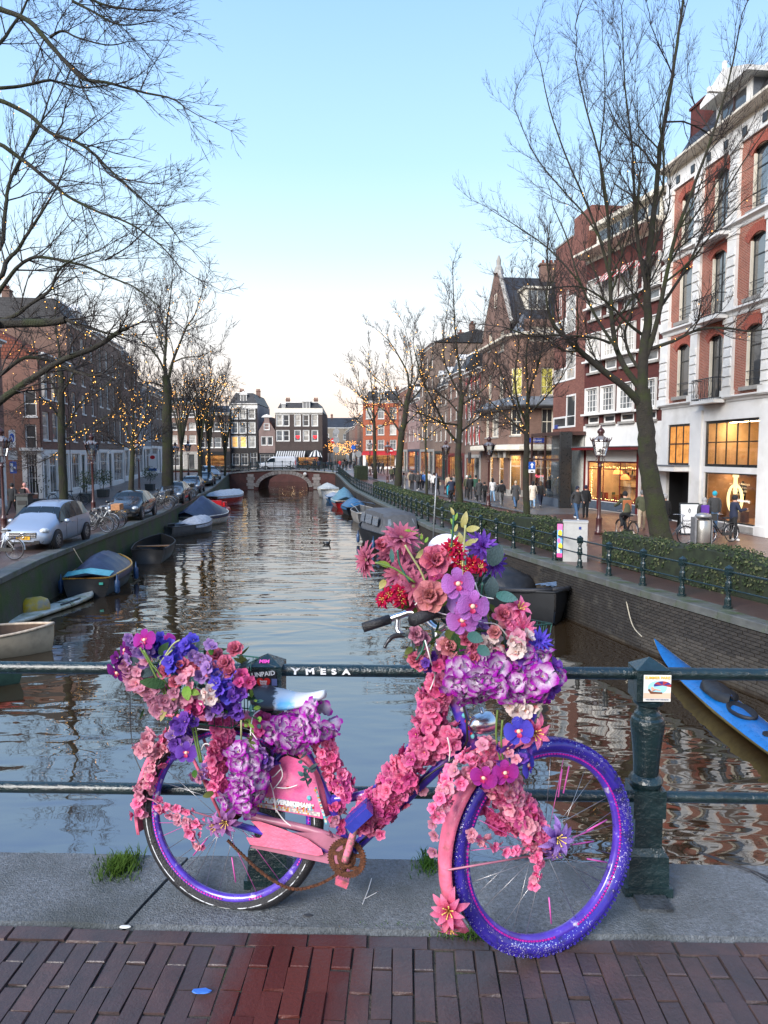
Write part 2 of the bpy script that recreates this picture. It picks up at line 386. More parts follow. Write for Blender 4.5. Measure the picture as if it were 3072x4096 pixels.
# --- our bridge: granite coping in slabs, clinker pavement brick by brick
SL = -.032
def fy(y, x): return y+SL*x
BR = math.atan(SL)
def paving_mat():
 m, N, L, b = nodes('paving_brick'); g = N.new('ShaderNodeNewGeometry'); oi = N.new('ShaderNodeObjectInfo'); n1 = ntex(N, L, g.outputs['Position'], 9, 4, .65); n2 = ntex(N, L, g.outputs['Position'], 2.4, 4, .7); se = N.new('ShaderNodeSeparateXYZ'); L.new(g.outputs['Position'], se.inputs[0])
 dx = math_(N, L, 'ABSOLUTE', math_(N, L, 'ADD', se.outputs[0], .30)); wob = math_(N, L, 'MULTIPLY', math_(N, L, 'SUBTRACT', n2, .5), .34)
 painted_shade = ramp(N, L, math_(N, L, 'ADD', dx, wob), .27, .12)  # shade and dark reflection painted into the bricks as a duller red patch
 brick_tone = mixc(N, L, oi.outputs['Random'], (.062, .042, .042), (.098, .056, .050)); brick_tone = mixc(N, L, ramp(N, L, n1, .3, .75), brick_tone, (.045, .036, .036))
 L.new(mixc(N, L, painted_shade, brick_tone, mixc(N, L, oi.outputs['Random'], (.068, .017, .015), (.095, .026, .021))), b.inputs['Base Color'])
 L.new(ramp2(N, L, n2, .24, .52), b.inputs['Roughness']); L.new(ramp2(N, L, painted_shade, .55, .22), b.inputs['Specular IOR Level'])
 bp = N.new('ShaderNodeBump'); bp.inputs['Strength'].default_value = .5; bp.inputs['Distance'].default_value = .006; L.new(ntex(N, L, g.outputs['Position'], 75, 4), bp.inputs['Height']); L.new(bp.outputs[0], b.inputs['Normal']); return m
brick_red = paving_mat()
brick_joint = M_('joint_dirt', (.046, .038, .032), rough=.9, ns=14, na=.5, bump=.8, bs=50, dirt=((.035, .07, .012), 2.6, .58, .75))
bp_ = MB()
bp_.add([(-9.6, fy(2.36, -9.6), -.008), (-9.6, -3, -.008), (9.6, -3, -.008), (9.6, fy(2.36, 9.6), -.008)], [(0, 1, 2, 3)])
bridge_ground = bp_.build('bridge_pavement', brick_joint, kind='structure')
def lay_bricks():
 protos = []
 for i in range(7):
  mb = MB(); w, h, q = .200, .0632, .005
  c = [(-w/2, -h/2), (w/2, -h/2), (w/2, h/2), (-w/2, h/2)]
  ring = lambda s, z, j: [(x*s+R.uniform(-j, j), y*(1-(1-s)*2)+R.uniform(-j, j), z+R.uniform(-j, j)*.5) for x, y in c]
  r0, r1, r2 = ring(1, -.06, .001), ring(1, -.012, .003), ring(.972, 0, .002)
  mb.add(r0+r1+r2, [(0, 1, 5, 4), (1, 2, 6, 5), (2, 3, 7, 6), (3, 0, 4, 7), (4, 5, 9, 8), (5, 6, 10, 9), (6, 7, 11, 10), (7, 4, 8, 11), (8, 9, 10, 11)])
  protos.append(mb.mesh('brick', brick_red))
 F = Matrix.Translation((0, fy(2.36, 0), 0)) @ Matrix.Rotation(BR, 4, 'Z')
 def put(u, v, ang):
  M = F @ Matrix.Translation((u+R.uniform(-.002, .002), v+R.uniform(-.002, .002), R.uniform(-.006, .003))) @ Matrix.Rotation(ang+R.uniform(-.018, .018), 4, 'Z') @ Matrix.Rotation(R.uniform(-.012, .012), 4, 'X') @ Matrix.Rotation(R.uniform(-.012, .012), 4, 'Y')
  link('brick', R.choice(protos), bridge_ground, M)
 for i in range(-9, 9): put(i*.205+.05, -.036, 0)
 for i in range(-25, 25):
  sh = (.0 if i % 2 else .103)
  for j in range(0, 3):
   v = -.070-.103-.205*j+sh
   if i % 2 == 0 and j == 0:
    pass
   put(i*.0665, v, math.pi/2) if v < -.15 else put_half(i*.0665, F, protos)
 return
def put_half(u, F, protos):
 me = half_brick
 M = F @ Matrix.Translation((u, -.070-.049, R.uniform(-.005, .003))) @ Matrix.Rotation(R.uniform(-.02, .02), 4, 'Z')
 link('brick', me, bridge_ground, M)
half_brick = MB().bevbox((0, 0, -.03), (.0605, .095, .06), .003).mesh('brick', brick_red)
lay_bricks()
def bridge_slabs():
 body = MB(); body.add([(-9.6, fy(2.36, -9.6), -.05), (9.6, fy(2.36, 9.6), -.05), (9.6, fy(2.80, 9.6), -.05), (-9.6, fy(2.80, -9.6), -.05), (-9.6, fy(2.36, -9.6), -1), (9.6, fy(2.36, 9.6), -1), (9.6, fy(2.80, 9.6), -3.3), (-9.6, fy(2.80, -9.6), -3.3)], [(0, 1, 2, 3), (3, 2, 6, 7), (0, 3, 7, 4), (1, 5, 6, 2)])
 b = body.build('bridge_edge', M_('bridge_body', (.07, .05, .045), rough=.8), kind='structure')
 joints = [(-7.6, -7.7), (-5.3, -5.25), (-3.2, -3.1), (-.905, -.79), (.33, .31), (2.2, 2.25), (4.4, 4.3), (6.8, 6.9)]
 for (f0, k0), (f1, k1) in zip(joints, joints[1:]):
  g = .007; n = 14; rows = []
  def pt(u, v, z): # bilinear in slab
   xf = f0+g+(f1-f0-2*g)*u; xk = k0+g+(k1-k0-2*g)*u; x = xf+(xk-xf)*v; return (x, fy(2.366+(2.815-2.366)*v, x), z)
  mb = MB()
  for i in range(n+1):
   u = i/n; mb_r = []
   for v, z in ((0, -.16), (0, -.012), (.02, .008), (.25, .012), (.5, .012), (.75, .012), (.975, .01), (1, -.01), (1, -.2)):
    e = .0 if 0 < i < n else -.006
    p = pt(u, v, z+e+.0035*noise.noise((u*(f1-f0)*4, v*3, f0))); mb_r.append(p)
   rows.append(mb_r)
  mb.loft(rows); mb.f.append(tuple(range(9))); mb.f.append(tuple(range(n*9, n*9+9))[::-1]); mb.m += [0, 0]
  mb.build('coping_stone', granite, b, smooth=False)
bridge_slabs()
# BUILDINGS
white = M_('white_paint', (.74, .73, .70), rough=.5, na=.06, ns=1.5, dirt=((.50, .48, .43), .45, .50, .80))
cream = M_('cream_paint', (.70, .65, .54), rough=.55, na=.07, ns=2, dirt=((.5, .45, .37), .8, .55, .85))
black = M_('black_paint', (.018, .02, .022), rough=.3, na=.1)
dgreen = M_('bottle_green_paint', (.012, .03, .03), rough=.35, na=.1)
stone = M_('grey_stone', (.30, .285, .26), rough=.7, ns=3, bump=.2, bs=60)
lead = M_('lead_roofing', (.14, .155, .175), rough=.45, ns=2, na=.2)
darkwood = M_('dark_wood', (.055, .022, .018), rough=.4, na=.2)
redwood = M_('oxblood_paint', (.13, .012, .014), rough=.35, na=.15)
iron_b = M_('black_iron', (.014, .015, .018), rough=.4, metal=.3)
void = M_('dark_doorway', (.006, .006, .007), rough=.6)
inner_wall = M_('warm_shop_wall', (.72, .52, .30), rough=.8, ns=1.2, na=.25)
inner_dark = M_('brown_shop_wall', (.30, .17, .09), rough=.8, ns=1.2, na=.25)
glassc = glass_clear()
P_dark = pane_mat('pane_dark', (.028, .03, .033)); P_curt = pane_mat('pane_curtained', (.42, .40, .36)); P_grey = pane_mat('pane_grey', (.13, .14, .145))
P_warm = M_('pane_lamplit', (.9, .48, .16), emit=.35, ns=2, na=.5, rough=.1); P_yel = M_('pane_yellow_blind', (.55, .50, .12), rough=.2, coat=1)
lamp_m = glow('shop_lamp', (1, .70, .38), 26); lamp_m.cycles.emission_sampling = 'AUTO'
slate = brick_mat('slate_roof', (.045, .047, .052), (.032, .034, .038), (.018, .018, .02), bw=.28, bh=.2, ms=.012, rough=.5)
pantile = brick_mat('red_roof_tiles', (.26, .075, .04), (.19, .055, .032), (.06, .02, .015), bw=.22, bh=.26, ms=.03, rough=.7)
BK = dict(
red=brick_mat('red_brick', (.38, .105, .066), (.27, .070, .046), (.46, .36, .28), ms=.010, dirt=((.17, .07, .05), .6, .55, .8)),
dark=brick_mat('dark_red_brick', (.115, .030, .026), (.085, .024, .022), (.07, .035, .03), ms=.006),
pink=brick_mat('pinkish_brick', (0.310, 0.132, 0.098), (0.230, 0.092, 0.071), (0.115, 0.063, 0.052), bh=.075, ms=.014),
brown=brick_mat('brown_brick', (.215, .125, .096), (.165, .095, .074), (.20, .155, .13), ms=.008),
grey=brick_mat('grey_brown_brick', (0.215, 0.150, 0.117), (0.163, 0.114, 0.091), (0.208, 0.176, 0.150), ms=.008),
black=brick_mat('black_brick', (.034, .030, .030), (.026, .023, .023), (.05, .047, .045), ms=.006),
dbrown=brick_mat('umber_brick', (.075, .055, .05), (.06, .045, .041), (.075, .065, .06), ms=.006),
orange=brick_mat('orange_brick', (.42, .10, .045), (.34, .08, .038), (.30, .16, .11), ms=.007),
lred=brick_mat('old_red_brick', (.25, .115, .085), (.19, .090, .068), (.20, .15, .125), ms=.008))
class Fac:
 def __init__(s, p0, p1, z):
  a, b = V((p0[0], p0[1], z)), V((p1[0], p1[1], z)); s.u = (b-a).normalized(); s.n = V((-s.u.y, s.u.x, 0)); s.o = a; s.w = (b-a).length
  s.M = basis(s.u, s.n, (0, 0, 1), a)
 def uz(s, x, y):
  q = on_plane(x, y, s.o, s.n)-s.o; return q.dot(s.u), q.z
 def rect(s, x0, y0, x1, y1):
  ym, xm = (y0+y1)/2, (x0+x1)/2
  return [s.uz(x0, ym)[0], s.uz(x1, ym)[0], s.uz(xm, y1)[1], s.uz(xm, y0)[1]]
def wall(parent, M, w, h, ops, mat, reveal=.14, depth=0, name='wall', mat2=None, zsplit=None, sides=True):
 us = sorted({0., w, *[max(0, min(w, v)) for o in ops for v in o[:2]]}); zs = sorted({0., h, *[max(0, min(h, v)) for o in ops for v in o[2:4]], *([zsplit] if zsplit else [])})
 mb = MB()
 for a, b in zip(us, us[1:]):
  for c, d in zip(zs, zs[1:]):
   if b-a < 1e-4 or d-c < 1e-4: continue
   um, zm = (a+b)/2, (c+d)/2
   if any(o[0] < um < o[1] and o[2] < zm < o[3] for o in ops): continue
   mb.quad((a, 0, c), (b, 0, c), (b, 0, d), (a, 0, d), 1 if zsplit and zm < zsplit else 0)
 for o in ops:
  a, b, c, d = [max(0, o[0]), min(w, o[1]), max(0, o[2]), min(h, o[3])]; r = reveal; m = 1 if zsplit and (c+d)/2 < zsplit else 0
  mb.quad((a, 0, c), (a, r, c), (a, r, d), (a, 0, d), m); mb.quad((b, r, c), (b, 0, c), (b, 0, d), (b, r, d), m)
  mb.quad((a, 0, d), (a, r, d), (b, r, d), (b, 0, d), m); mb.quad((a, r, c), (a, 0, c), (b, 0, c), (b, r, c), m)
 if depth and sides:
  mb.quad((0, depth, 0), (0, 0, 0), (0, 0, h), (0, depth, h)); mb.quad((w, 0, 0), (w, depth, 0), (w, depth, h), (w, 0, h))
  mb.quad((w, depth, 0), (0, depth, 0), (0, depth, h), (w, depth, h)); mb.quad((0, 0.02, h-.01), (w, .02, h-.01), (w, depth, h-.01), (0, depth, h-.01))
 return mb.build(name, [mat, mat2 or mat], parent, M=M)
WC = {}
def ws(fm=None, pm=None, nx=1, nz=(.5,), fw=.07, sill=None, surround=0, bar=.035, arch=0.): return dict(fm=fm or white, pm=pm or P_dark, nx=nx, nz=nz, fw=fw, sill=sill, sur=surround, bar=bar, arch=arch)
def window(parent, M, r, st, y=.10, name='window', sub=True):
 u0, u1, z0, z1 = r; w = round(u1-u0, 2); h = round(z1-z0, 2)
 key = (w, h, st['fm'].name, st['pm'].name, st['nx'], st['nz'], st['fw'], st['sur'], st['bar'], st['arch'], name)
 if key not in WC:
  f = st['fw']; mb = MB()
  mb.bb(-w/2, -w/2+f, 0, .07, 0, h); mb.bb(w/2-f, w/2, 0, .07, 0, h); mb.bb(-w/2+f, w/2-f, 0, .07, 0, f); mb.bb(-w/2+f, w/2-f, 0, .07, h-f, h)
  b = st['bar']
  for k, t in enumerate(st['nz']):
   bb_ = b if len(st['nz']) > 1 else max(b, .05); mb.bb(-w/2+f, w/2-f, .002, .05, h*t-bb_/2, h*t+bb_/2)
  for i in range(1, st['nx']): mb.bb(-w/2+w*i/st['nx']-b/2, -w/2+w*i/st['nx']+b/2, .005, .048, f, h-f)
  if st['sur']:
   s = st['sur']; mb.bb(-w/2-s, -w/2, -.12, .02, -s, h+s); mb.bb(w/2, w/2+s, -.12, .02, -s, h+s); mb.bb(-w/2, w/2, -.12, .02, h, h+s); mb.bb(-w/2, w/2, -.12, .02, -s, 0)
  if st['arch']:
   a = st['arch']; n = 8; top = [(-w/2+w*i/n, h-a*(2*i/n-1)**2) for i in range(n+1)]
   mb.prism([(w/2, h+.001), (-w/2, h+.001)]+[(x, z-f) for x, z in top], -.012, .06)
  WC[key] = (mb.mesh(name, st['fm']), MB().quad((-w/2+f*.5, .035, f*.5), (w/2-f*.5, .035, f*.5), (w/2-f*.5, .035, h-f*.5), (-w/2+f*.5, .035, h-f*.5)).mesh('pane', st['pm']),
    MB().bb(-w/2-.07, w/2+.07, -.16, .1, -.11, -.002).mesh('sill', st['sill'] or stone))
 me, pn, sl = WC[key]
 o = link(name, me, parent, M @ Matrix.Translation(((u0+u1)/2, y, z0)))
 link('pane', pn, o)
 if st['sill']: link('sill', sl, o)
 return o
def shop(parent, M, r, depth=2.4, wallm=None, goods=12, nx=1, nz=(), fm=None, fw=.08, seed=1, lampk=1.0, pane=True, shelf=True):
 u0, u1, z0, z1 = r; rr = random.Random(seed); wm = wallm or inner_wall; y0 = .16
 mb = MB()
 mb.quad((u0, depth, z0), (u1, depth, z0), (u1, depth, z1), (u0, depth, z1)); mb.quad((u0, y0, z0), (u0, depth, z0), (u0, depth, z1), (u0, y0, z1)); mb.quad((u1, depth, z0), (u1, y0, z0), (u1, y0, z1), (u1, depth, z1))
 mb.quad((u0, y0, z0), (u1, y0, z0), (u1, depth, z0), (u0, depth, z0), 1); mb.quad((u0, depth, z1), (u1, depth, z1), (u1, y0, z1), (u0, y0, z1))
 it = mb.build('interior', [wm, inner_dark], parent, M=M)
 n = max(1, int((u1-u0)/1.2)); lm = MB()
 for i in range(n):
  uc = u0+(u1-u0)*(i+.5)/n; lm.bb(uc-.28*lampk, uc+.28*lampk, depth*.38-.12, depth*.38+.12, z1-.07, z1-.03)
 lm.build('ceiling_lamp', lamp_m, it)
 gm = [M_('shop_goods_%s' % n_, c, rough=.5, var=.0) for n_, c in (('ochre', (.55, .32, .10)), ('brown', (.10, .05, .03)), ('cream', (.65, .55, .40)), ('red', (.40, .07, .04)), ('green', (.07, .12, .06)), ('charcoal', (.03, .028, .026)))]
 g = MB()
 if shelf:
  for zz in (z0+(z1-z0)*.33, z0+(z1-z0)*.62): g.bb(u0+.1, u1-.1, depth-.42, depth-.02, zz-.03, zz, 1)
 for k in range(goods):
  w = rr.uniform(.10, .34); hh = rr.uniform(.12, .5); uc = rr.uniform(u0+.25, u1-.25); lv = rr.choice((0, 0, 0, .33, .62)) if shelf else 0
  yy = depth-.22 if lv else rr.uniform(.45, depth*.7); zz = z0+(z1-z0)*lv+.01
  if rr.random() < .45: g.lathe([(w*.25, zz), (w*.5, zz+hh*.3), (w*.42, zz+hh*.65), (w*.18, zz+hh*.8), (w*.24, zz+hh)], 8, rr.randrange(6), Matrix.Translation((uc, yy, 0)))
  else: g.box((uc, yy, zz+hh/2), (w, min(w, .3), hh), rr.randrange(6))
 if g.v: g.build('goods', gm, it, kind='stuff')
 st = ws(fm or white, glassc, nx, nz, fw, bar=.05)
 return window(parent, M, r, st, y=.08, name='shop_window')
def cornice(parent, M, w, z, h=.35, d=.35, mat=None, name='cornice', u0=0.):
 mb = MB(); prof = [(-.02, 0), (-.05, h*.15), (-.06, h*.45), (-d*.55, h*.6), (-d, h*.75), (-d, h), (.0, h+.02)]
 mb.loft([[(u0-.04, y, z+zz) for y, zz in prof], [(u0+w+.04, y, z+zz) for y, zz in prof]])
 n = len(prof); mb.f += [tuple(range(n)), tuple(range(2*n-1, n-1, -1))]; mb.m += [0, 0]
 return mb.build(name, mat or white, parent, M=M)
def mansard(parent, M, w, h0, hr, run, depth, mat=None, hip=True, crest=None):
 i = run if hip else 0; mb = MB()
 b = [(0, 0, h0), (w, 0, h0), (w, depth, h0), (0, depth, h0)]; t = [(i, run, h0+hr), (w-i, run, h0+hr), (w-i, depth-run, h0+hr), (i, depth-run, h0+hr)]
 mb.add(b+t, [(0, 1, 5, 4), (1, 2, 6, 5), (2, 3, 7, 6), (3, 0, 4, 7), (4, 5, 6, 7)])
 r = mb.build('roof', mat or slate, parent, M=M)
 MB().bb(i-.08, w-i+.08, run-.1, run+.12, h0+hr-.02, h0+hr+.12).build('ridge_cap', crest or white, r)
 return r
def saddle(parent, M, w, h0, hr, depth, mat=None, along_u=True, over=.15):
 mb = MB()
 if along_u: vs = [(-over, -over, h0), (w+over, -over, h0), (w+over, depth, h0), (-over, depth, h0), (-over, depth/2, h0+hr), (w+over, depth/2, h0+hr)]; fs = [(0, 1, 5, 4), (2, 3, 4, 5), (1, 2, 5), (3, 0, 4), (3, 2, 1, 0)]
 else: vs = [(-over, .18, h0), (w+over, .18, h0), (w+over, depth, h0), (-over, depth, h0), (w/2, .18, h0+hr), (w/2, depth, h0+hr)]; fs = [(0, 4, 5, 3), (4, 1, 2, 5), (0, 1, 4), (2, 3, 5), (3, 2, 1, 0)]
 return mb.add(vs, fs).build('roof', mat or slate, parent, M=M)
def chimney(roof, M, u, y, z, w=.7, d=.6, h=1.2, pots=3, mat=None):
 mb = MB(); mb.box((u, y, z+h/2), (w, d, h)); mb.box((u, y, z+h+.06), (w+.14, d+.14, .12))
 for i in range(pots): mb.lathe([(.11, z+h+.1), (.09, z+h+.42), (.115, z+h+.46)], 8, 1, Matrix.Translation((u-w*.35+w*.7*i/max(1, pots-1), y, 0)))
 return mb.build('chimney', [mat or BK['brown'], pantile], roof)
def dormer(roof, u, y, z, w, h, depth, fm=None, pm=None, pediment=.5):
 mb = MB(); mb.bb(u-w/2, u+w/2, y, y+depth, z, z+h); mb.bb(u-w/2-.14, u+w/2+.14, y-.16, y+depth, z+h, z+h+.14)
 if pediment: mb.prism([(u-w/2-.14, z+h+.14), (u+w/2+.14, z+h+.14), (u, z+h+.14+pediment)], y-.12, y+depth)
 d = mb.build('dormer', fm or white, roof)
 st = ws(fm or white, pm or P_grey, 2, (), .06)
 mb2 = MB(); f = .1; mb2.bb(u-w/2+f, u+w/2-f, y-.01, y+.01, z+.12, z+h-.1); mb2.build('pane', pm or P_grey, d)
 MB().bb(u-.03, u+.03, y-.03, y-.012, z+.12, z+h-.1).build('mullion', fm or white, d)
 return d
def grid(parent, F, cols, rows, w, st, M=I4, pick=None, rnd=None):
 ops = []
 for zi, (z0, z1) in enumerate(rows):
  for ci, uc in enumerate(cols): ops.append((uc-w/2, uc+w/2, z0, z1))
 return ops
def simple_house(name, label, p0, p1, h, wallm, rows, ncol, ww, st, zb, depth=10, roof='mansard', rh=2., shopr=None, zsplit=None, gm=None, group=None, hip=False, panes=(), corn=True, cat='house', cols=None, shop_lit=True, run=.9, dorm=0, chim=1):
 F = Fac(p0, p1, zb); root = thing(name, label, cat, F.M, group)
 cols = cols or [F.w*(i+.5)/ncol for i in range(ncol)]
 ops = grid(root, F, cols, rows, ww, st); rr = random.Random(int(F.w*1000))
 sops = list(shopr or [])
 wall(root, I4, F.w, h, ops+[s_[:4] for s_ in sops], wallm, depth=depth, zsplit=zsplit, mat2=gm)
 for o in ops:
  s2 = dict(st)
  if panes: s2['pm'] = rr.choice(panes)
  window(root, I4, o, s2)
 for k, s_ in enumerate(sops):
  kind = s_[4] if len(s_) > 4 else 'lit'
  if kind == 'lit': shop(root, I4, s_[:4], fm=s_[5] if len(s_) > 5 else black, nx=max(1, round((s_[1]-s_[0])/1.1)), nz=(.72,), seed=int(h*100)+k)
  elif kind == 'door':
   window(root, I4, s_[:4], ws(s_[5] if len(s_) > 5 else dgreen, P_dark, 1, (.35, .8), .11), name='door')
  else: window(root, I4, s_[:4], ws(s_[5] if len(s_) > 5 else white, P_dark, max(1, round((s_[1]-s_[0])/.75)), (.7,), .08), name='shop_window')
 if corn: cornice(root, I4, F.w, h-.25, .4, .35)
 rf = None
 if roof == 'mansard': rf = mansard(root, I4, F.w, h+.12, rh, run, depth, hip=hip)
 elif roof == 'saddle': rf = saddle(root, I4, F.w, h+.1, rh, depth)
 elif roof == 'red': rf = saddle(root, I4, F.w, h+.1, rh, depth, pantile)
 elif roof == 'gable': rf = saddle(root, I4, F.w, h, rh, depth, pantile, along_u=False, over=-.05)
 if rf:
  for i in range(dorm): dormer(rf, F.w*(i+.5)/dorm, .25, h+.25, 1.15, rh*.75, run+1.2)
  for i in range(chim): chimney(rf, I4, F.w*(.8 if i else .18), depth*.5, h+rh-.3, pots=3)
 return root, F
# A: white and red brick corner front on the right
def building_A():
 zb = ZQ; F = Fac((14.26, 37.5), (16.0, 22.5), zb); root = thing('shop_house', 'tall red brick house with white pilasters above a white plastered running shop', 'house', F.M)
 h = F.uz(2661, 730)[1]; W = F.w
 zc = F.uz(2640, 1640)[1]                       # top of the plastered ground floors
 ux = lambda x, y: F.uz(x, y)[0]
 colx = [(2709, 2757), (2836, 2890), (2985, 3052)]; cols = []
 for (a, b), yy in zip(colx, (1480, 1460, 1420)): cols.append((ux(a, yy), ux(b, yy)))
 fl = [(F.uz(2733, 1584)[1], F.uz(2733, 1379)[1]), (F.uz(2730, 1285)[1], F.uz(2730, 1077)[1]), (F.uz(2733, 991)[1], F.uz(2733, 786)[1])]
 pil = [(ux(2646, 1500), ux(2677, 1500)), (ux(2766, 1500), ux(2794, 1500)), (ux(2902, 1450), ux(2938, 1450)), (ux(3056, 1400), ux(3056, 1400)+.62)]
 period = pil[3][0]-pil[2][0]; cols.append((cols[2][0]+period*1.02, cols[2][1]+period*1.02)); pil.append((pil[3][0]+period, pil[3][1]+period))
 ops = []; arch = .24
 for ci, (a, b) in enumerate(cols):
  for fi, (z0, z1) in enumerate(fl): ops.append((a, b, z0-(.45 if ci == 1 else 0), z1, ci, fi))
 big = F.rect(2816, 1677, 3034, 1869); low = F.rect(2812, 1893, 3026, 2106); leftw = F.rect(2671, 1697, 2757, 1860); door = F.rect(2662, 1888, 2753, 2120)
 low[2] = max(low[2], .35); door[2] = .02
 wall(root, I4, W, h, [o[:4] for o in ops]+[big, low, leftw, door], BK['red'], reveal=.16, depth=12, zsplit=zc, mat2=white)
 for o in ops:
  w = window(root, I4, o[:4], ws(black, P_refl if o[5] else P_dark, 1 if o[4] != 1 else 2, (.68,), .06, sill=None, bar=.045, arch=.2), y=.13)
  MB().bb(-(o[1]-o[0])/2-.002, -(o[1]-o[0])/2+.05, -.125, .0, 0, o[3]-o[2]-.2).bb((o[1]-o[0])/2-.05, (o[1]-o[0])/2+.002, -.125, .0, 0, o[3]-o[2]-.2).build('lining', cream, w)
  if o[4] != 1: MB().bb(-(o[1]-o[0])/2-.22, (o[1]-o[0])/2+.22, -.30, .0, -.16, -.003).build('sill', stone, w)
  uc, hw = (o[0]+o[1])/2, (o[1]-o[0])/2; rad = (hw*hw+arch*arch)/(2*arch)+.05; cz = o[3]-rad+.05; am = math.asin(min(.99, hw/rad))+.16; n = 15
  br = MB()
  for k in range(n):
   t = -am+2*am*(k+.5)/n; Mx = Matrix.Translation((uc, -.012, cz)) @ Matrix.Rotation(t, 4, 'Y') @ Matrix.Translation((0, 0, rad+.20))
   br.bevbox((0, 0, 0), (2*am*rad/n*1.0, .07, .40), .004, 0, Mx)
  br.build('arch', M_('arch_brick', (.33, .085, .055), rough=.8, ns=18, na=.4), root)
  if o[4] in (0, 2, 3):   # two safety bars across the foot of the window
   b_ = MB()
   for zz in (.28, .62): b_.tube([(-hw+.03, -.12, zz), (hw-.03, -.12, zz)], .016, 5)
   b_.build('safety_bar', iron_b, w)
 for a, b in pil:
  for z0, z1 in ((zc+.15, fl[0][1]+.55), (fl[0][1]+.95, fl[1][1]+.55), (fl[1][1]+.9, h-.75)):
   mb = MB(); mb.bb(a, b, -.12, .0, z0, z1); mb.bb(a-.07, b+.07, -.19, .0, z0-.02, z0+.34); mb.bb(a-.05, b+.05, -.17, 0, z1-.22, z1)
   k = int((z1-z0-.9)/.42)
   for i in range(k): mb.box(((a+b)/2, -.135, z0+.5+.42*i+.16), (b-a-.10, .07, .30), 0, None, (.86, 1))
   mb.build('pilaster', white, root)
 for z, hh, d in ((zc-.02, .26, .24), (fl[0][1]+.58, .34, .22), (fl[1][1]+.56, .34, .22)): cornice(root, I4, W, z, hh, d, name='string_course')
 MB().bb(-.02, W, -.10, 0, h-.75, h-.02).build('fascia', white, root)
 cornice(root, I4, W, h-.05, .42, .62, cream)
 for i in range(7):
  a = pil[0][1]+.2+1.33*i; MB().box((a+.3, -.125, h-.40), (.30, .05, .34)).build('vent', black, root)
 for fi, (z0, z1) in enumerate(fl):
  a, b = cols[1]; zz = z0-.42; bal = MB(); bal.bb(a-.42, b+.42, -.62, -.10, zz-.14, zz).build('balcony_slab', white, root)
  it = MB(); L0, L1 = a-.38, b+.38
  for z in (zz+.08, zz+.95): it.tube([(L0, -.1, z), (L0, -.58, z), (L1, -.58, z), (L1, -.1, z)], .022, 5)
  for k in range(13):
   u = L0+(L1-L0)*k/12; it.tube([(u, -.58, zz), (u, -.58, zz+.95)], .011, 4)
  for k in range(6):
   u = L0+(L1-L0)*(k+.5)/6
   for s_ in (-1, 1):
    it.tube([(u+s_*.09*math.cos(t)*(1-t/9), -.585, zz+.5+s_*.30+.12*math.sin(t)*(1-t/9)) for t in [j*.7 for j in range(10)]], .012, 4)
   it.tube([(u, -.585, zz+.2), (u+.11, -.585, zz+.5), (u, -.585, zz+.8)], .010, 4)
  it.build('balcony_railing', iron_b, root)
 window(root, I4, leftw, ws(black, P_warm2, 3, (.52,), .10, bar=.06), y=.05)
 s1 = shop(root, I4, big, 3.2, inner_wall, 0, 5, (.53,), black, .12, 3, 1.6, shelf=False)
 s2 = shop(root, I4, low, 3.2, inner_dark, 14, 1, (), black, .06, 5, 1.5)
 gw = glow('neon_white', (1, .80, .36), 1.15)
 cx, czz = (low[0]*.47+low[1]*.53), low[2]*.52+low[3]*.48
 ring = MB(); rr, th = .62, .062
 for k in range(40):
  t0, t1 = 2*math.pi*k/40, 2*math.pi*(k+1)/40
  if abs(t0-math.pi/2) < .28 or abs(t0-math.pi*1.5) < .32: continue
  pts = [(cx+rr*.78*q*math.cos(t), .22, czz+rr*q*math.sin(t)) for t in (t0, t1) for q in (1, 1)]
  ring.tube([(cx+rr*.80*math.cos(t0), .24, czz+rr*math.sin(t0)), (cx+rr*.80*math.cos(t1), .24, czz+rr*math.sin(t1))], th*(.55+.6*abs(math.cos(t0))), 6)
 ring.bb(cx-.085, cx+.085, .2, .28, czz+.22, czz+1.02); ring.bb(cx-.17, cx+.17, .2, .28, czz+.95, czz+1.05); ring.bb(cx-.07, cx+.07, .2, .28, czz-.45, czz-.1)
 ring.build('neon_logo', gw, root, M=I4)
 tx = text_mesh('philosrunning', .17, gw2); link('lettering', tx, s2, Matrix.Translation((.95, -.004, (low[3]-low[2])*.47)) @ Matrix.Rotation(math.pi/2, 4, 'X'))
 tx = text_mesh('our paradigm. Running is\nwonderful. It is a\nsustainable mindful\nyou are more.', .15, gw3); link('lettering', tx, s2, Matrix.Translation((-.75, .9, (low[3]-low[2])*.66)) @ Matrix.Rotation(math.pi/2, 4, 'X'))
 mq = MB(); mq.lathe([(.10, 0), (.13, .1), (.16, .35), (.12, .5), (.15, .72), (.17, .86), (.06, .95), (.05, 1.02)], 12, 0, Matrix.Translation((cx-.95, 1.2, low[2]+.75)) @ Matrix.Diagonal((1.15, .7, 1, 1)))
 for s_ in (-1, 1): mq.tube([(cx-.95+s_*.19, 1.2, low[2]+1.58), (cx-.95+s_*.28, 1.15, low[2]+1.25), (cx-.95+s_*.22, 1.0, low[2]+1.0)], [.055, .05, .04], 7)
 mq.lathe([(.14, low[2]), (.02, low[2]+.03), (.02, low[2]+.8)], 8, 0, Matrix.Translation((cx-.95, 1.2, 0)))
 tag(mq.build('mannequin', void, None, M=F.M), 'headless dark mannequin in a sports top inside the running shop window', 'mannequin')
 d = MB().bb(door[0], door[1], .9, .95, 0, door[3]).build('door', void, root)
 MB().quad((door[0], .16, 0.01), (door[1], .16, 0.01), (door[1], .9, 0.01), (door[0], .9, 0.01)).quad((door[0], .16, 0), (door[0], .9, 0), (door[0], .9, door[3]), (door[0], .16, door[3])).quad((door[1], .16, 0), (door[1], .9, 0), (door[1], .9, door[3]), (door[1], .16, door[3])).build('porch', void, root)
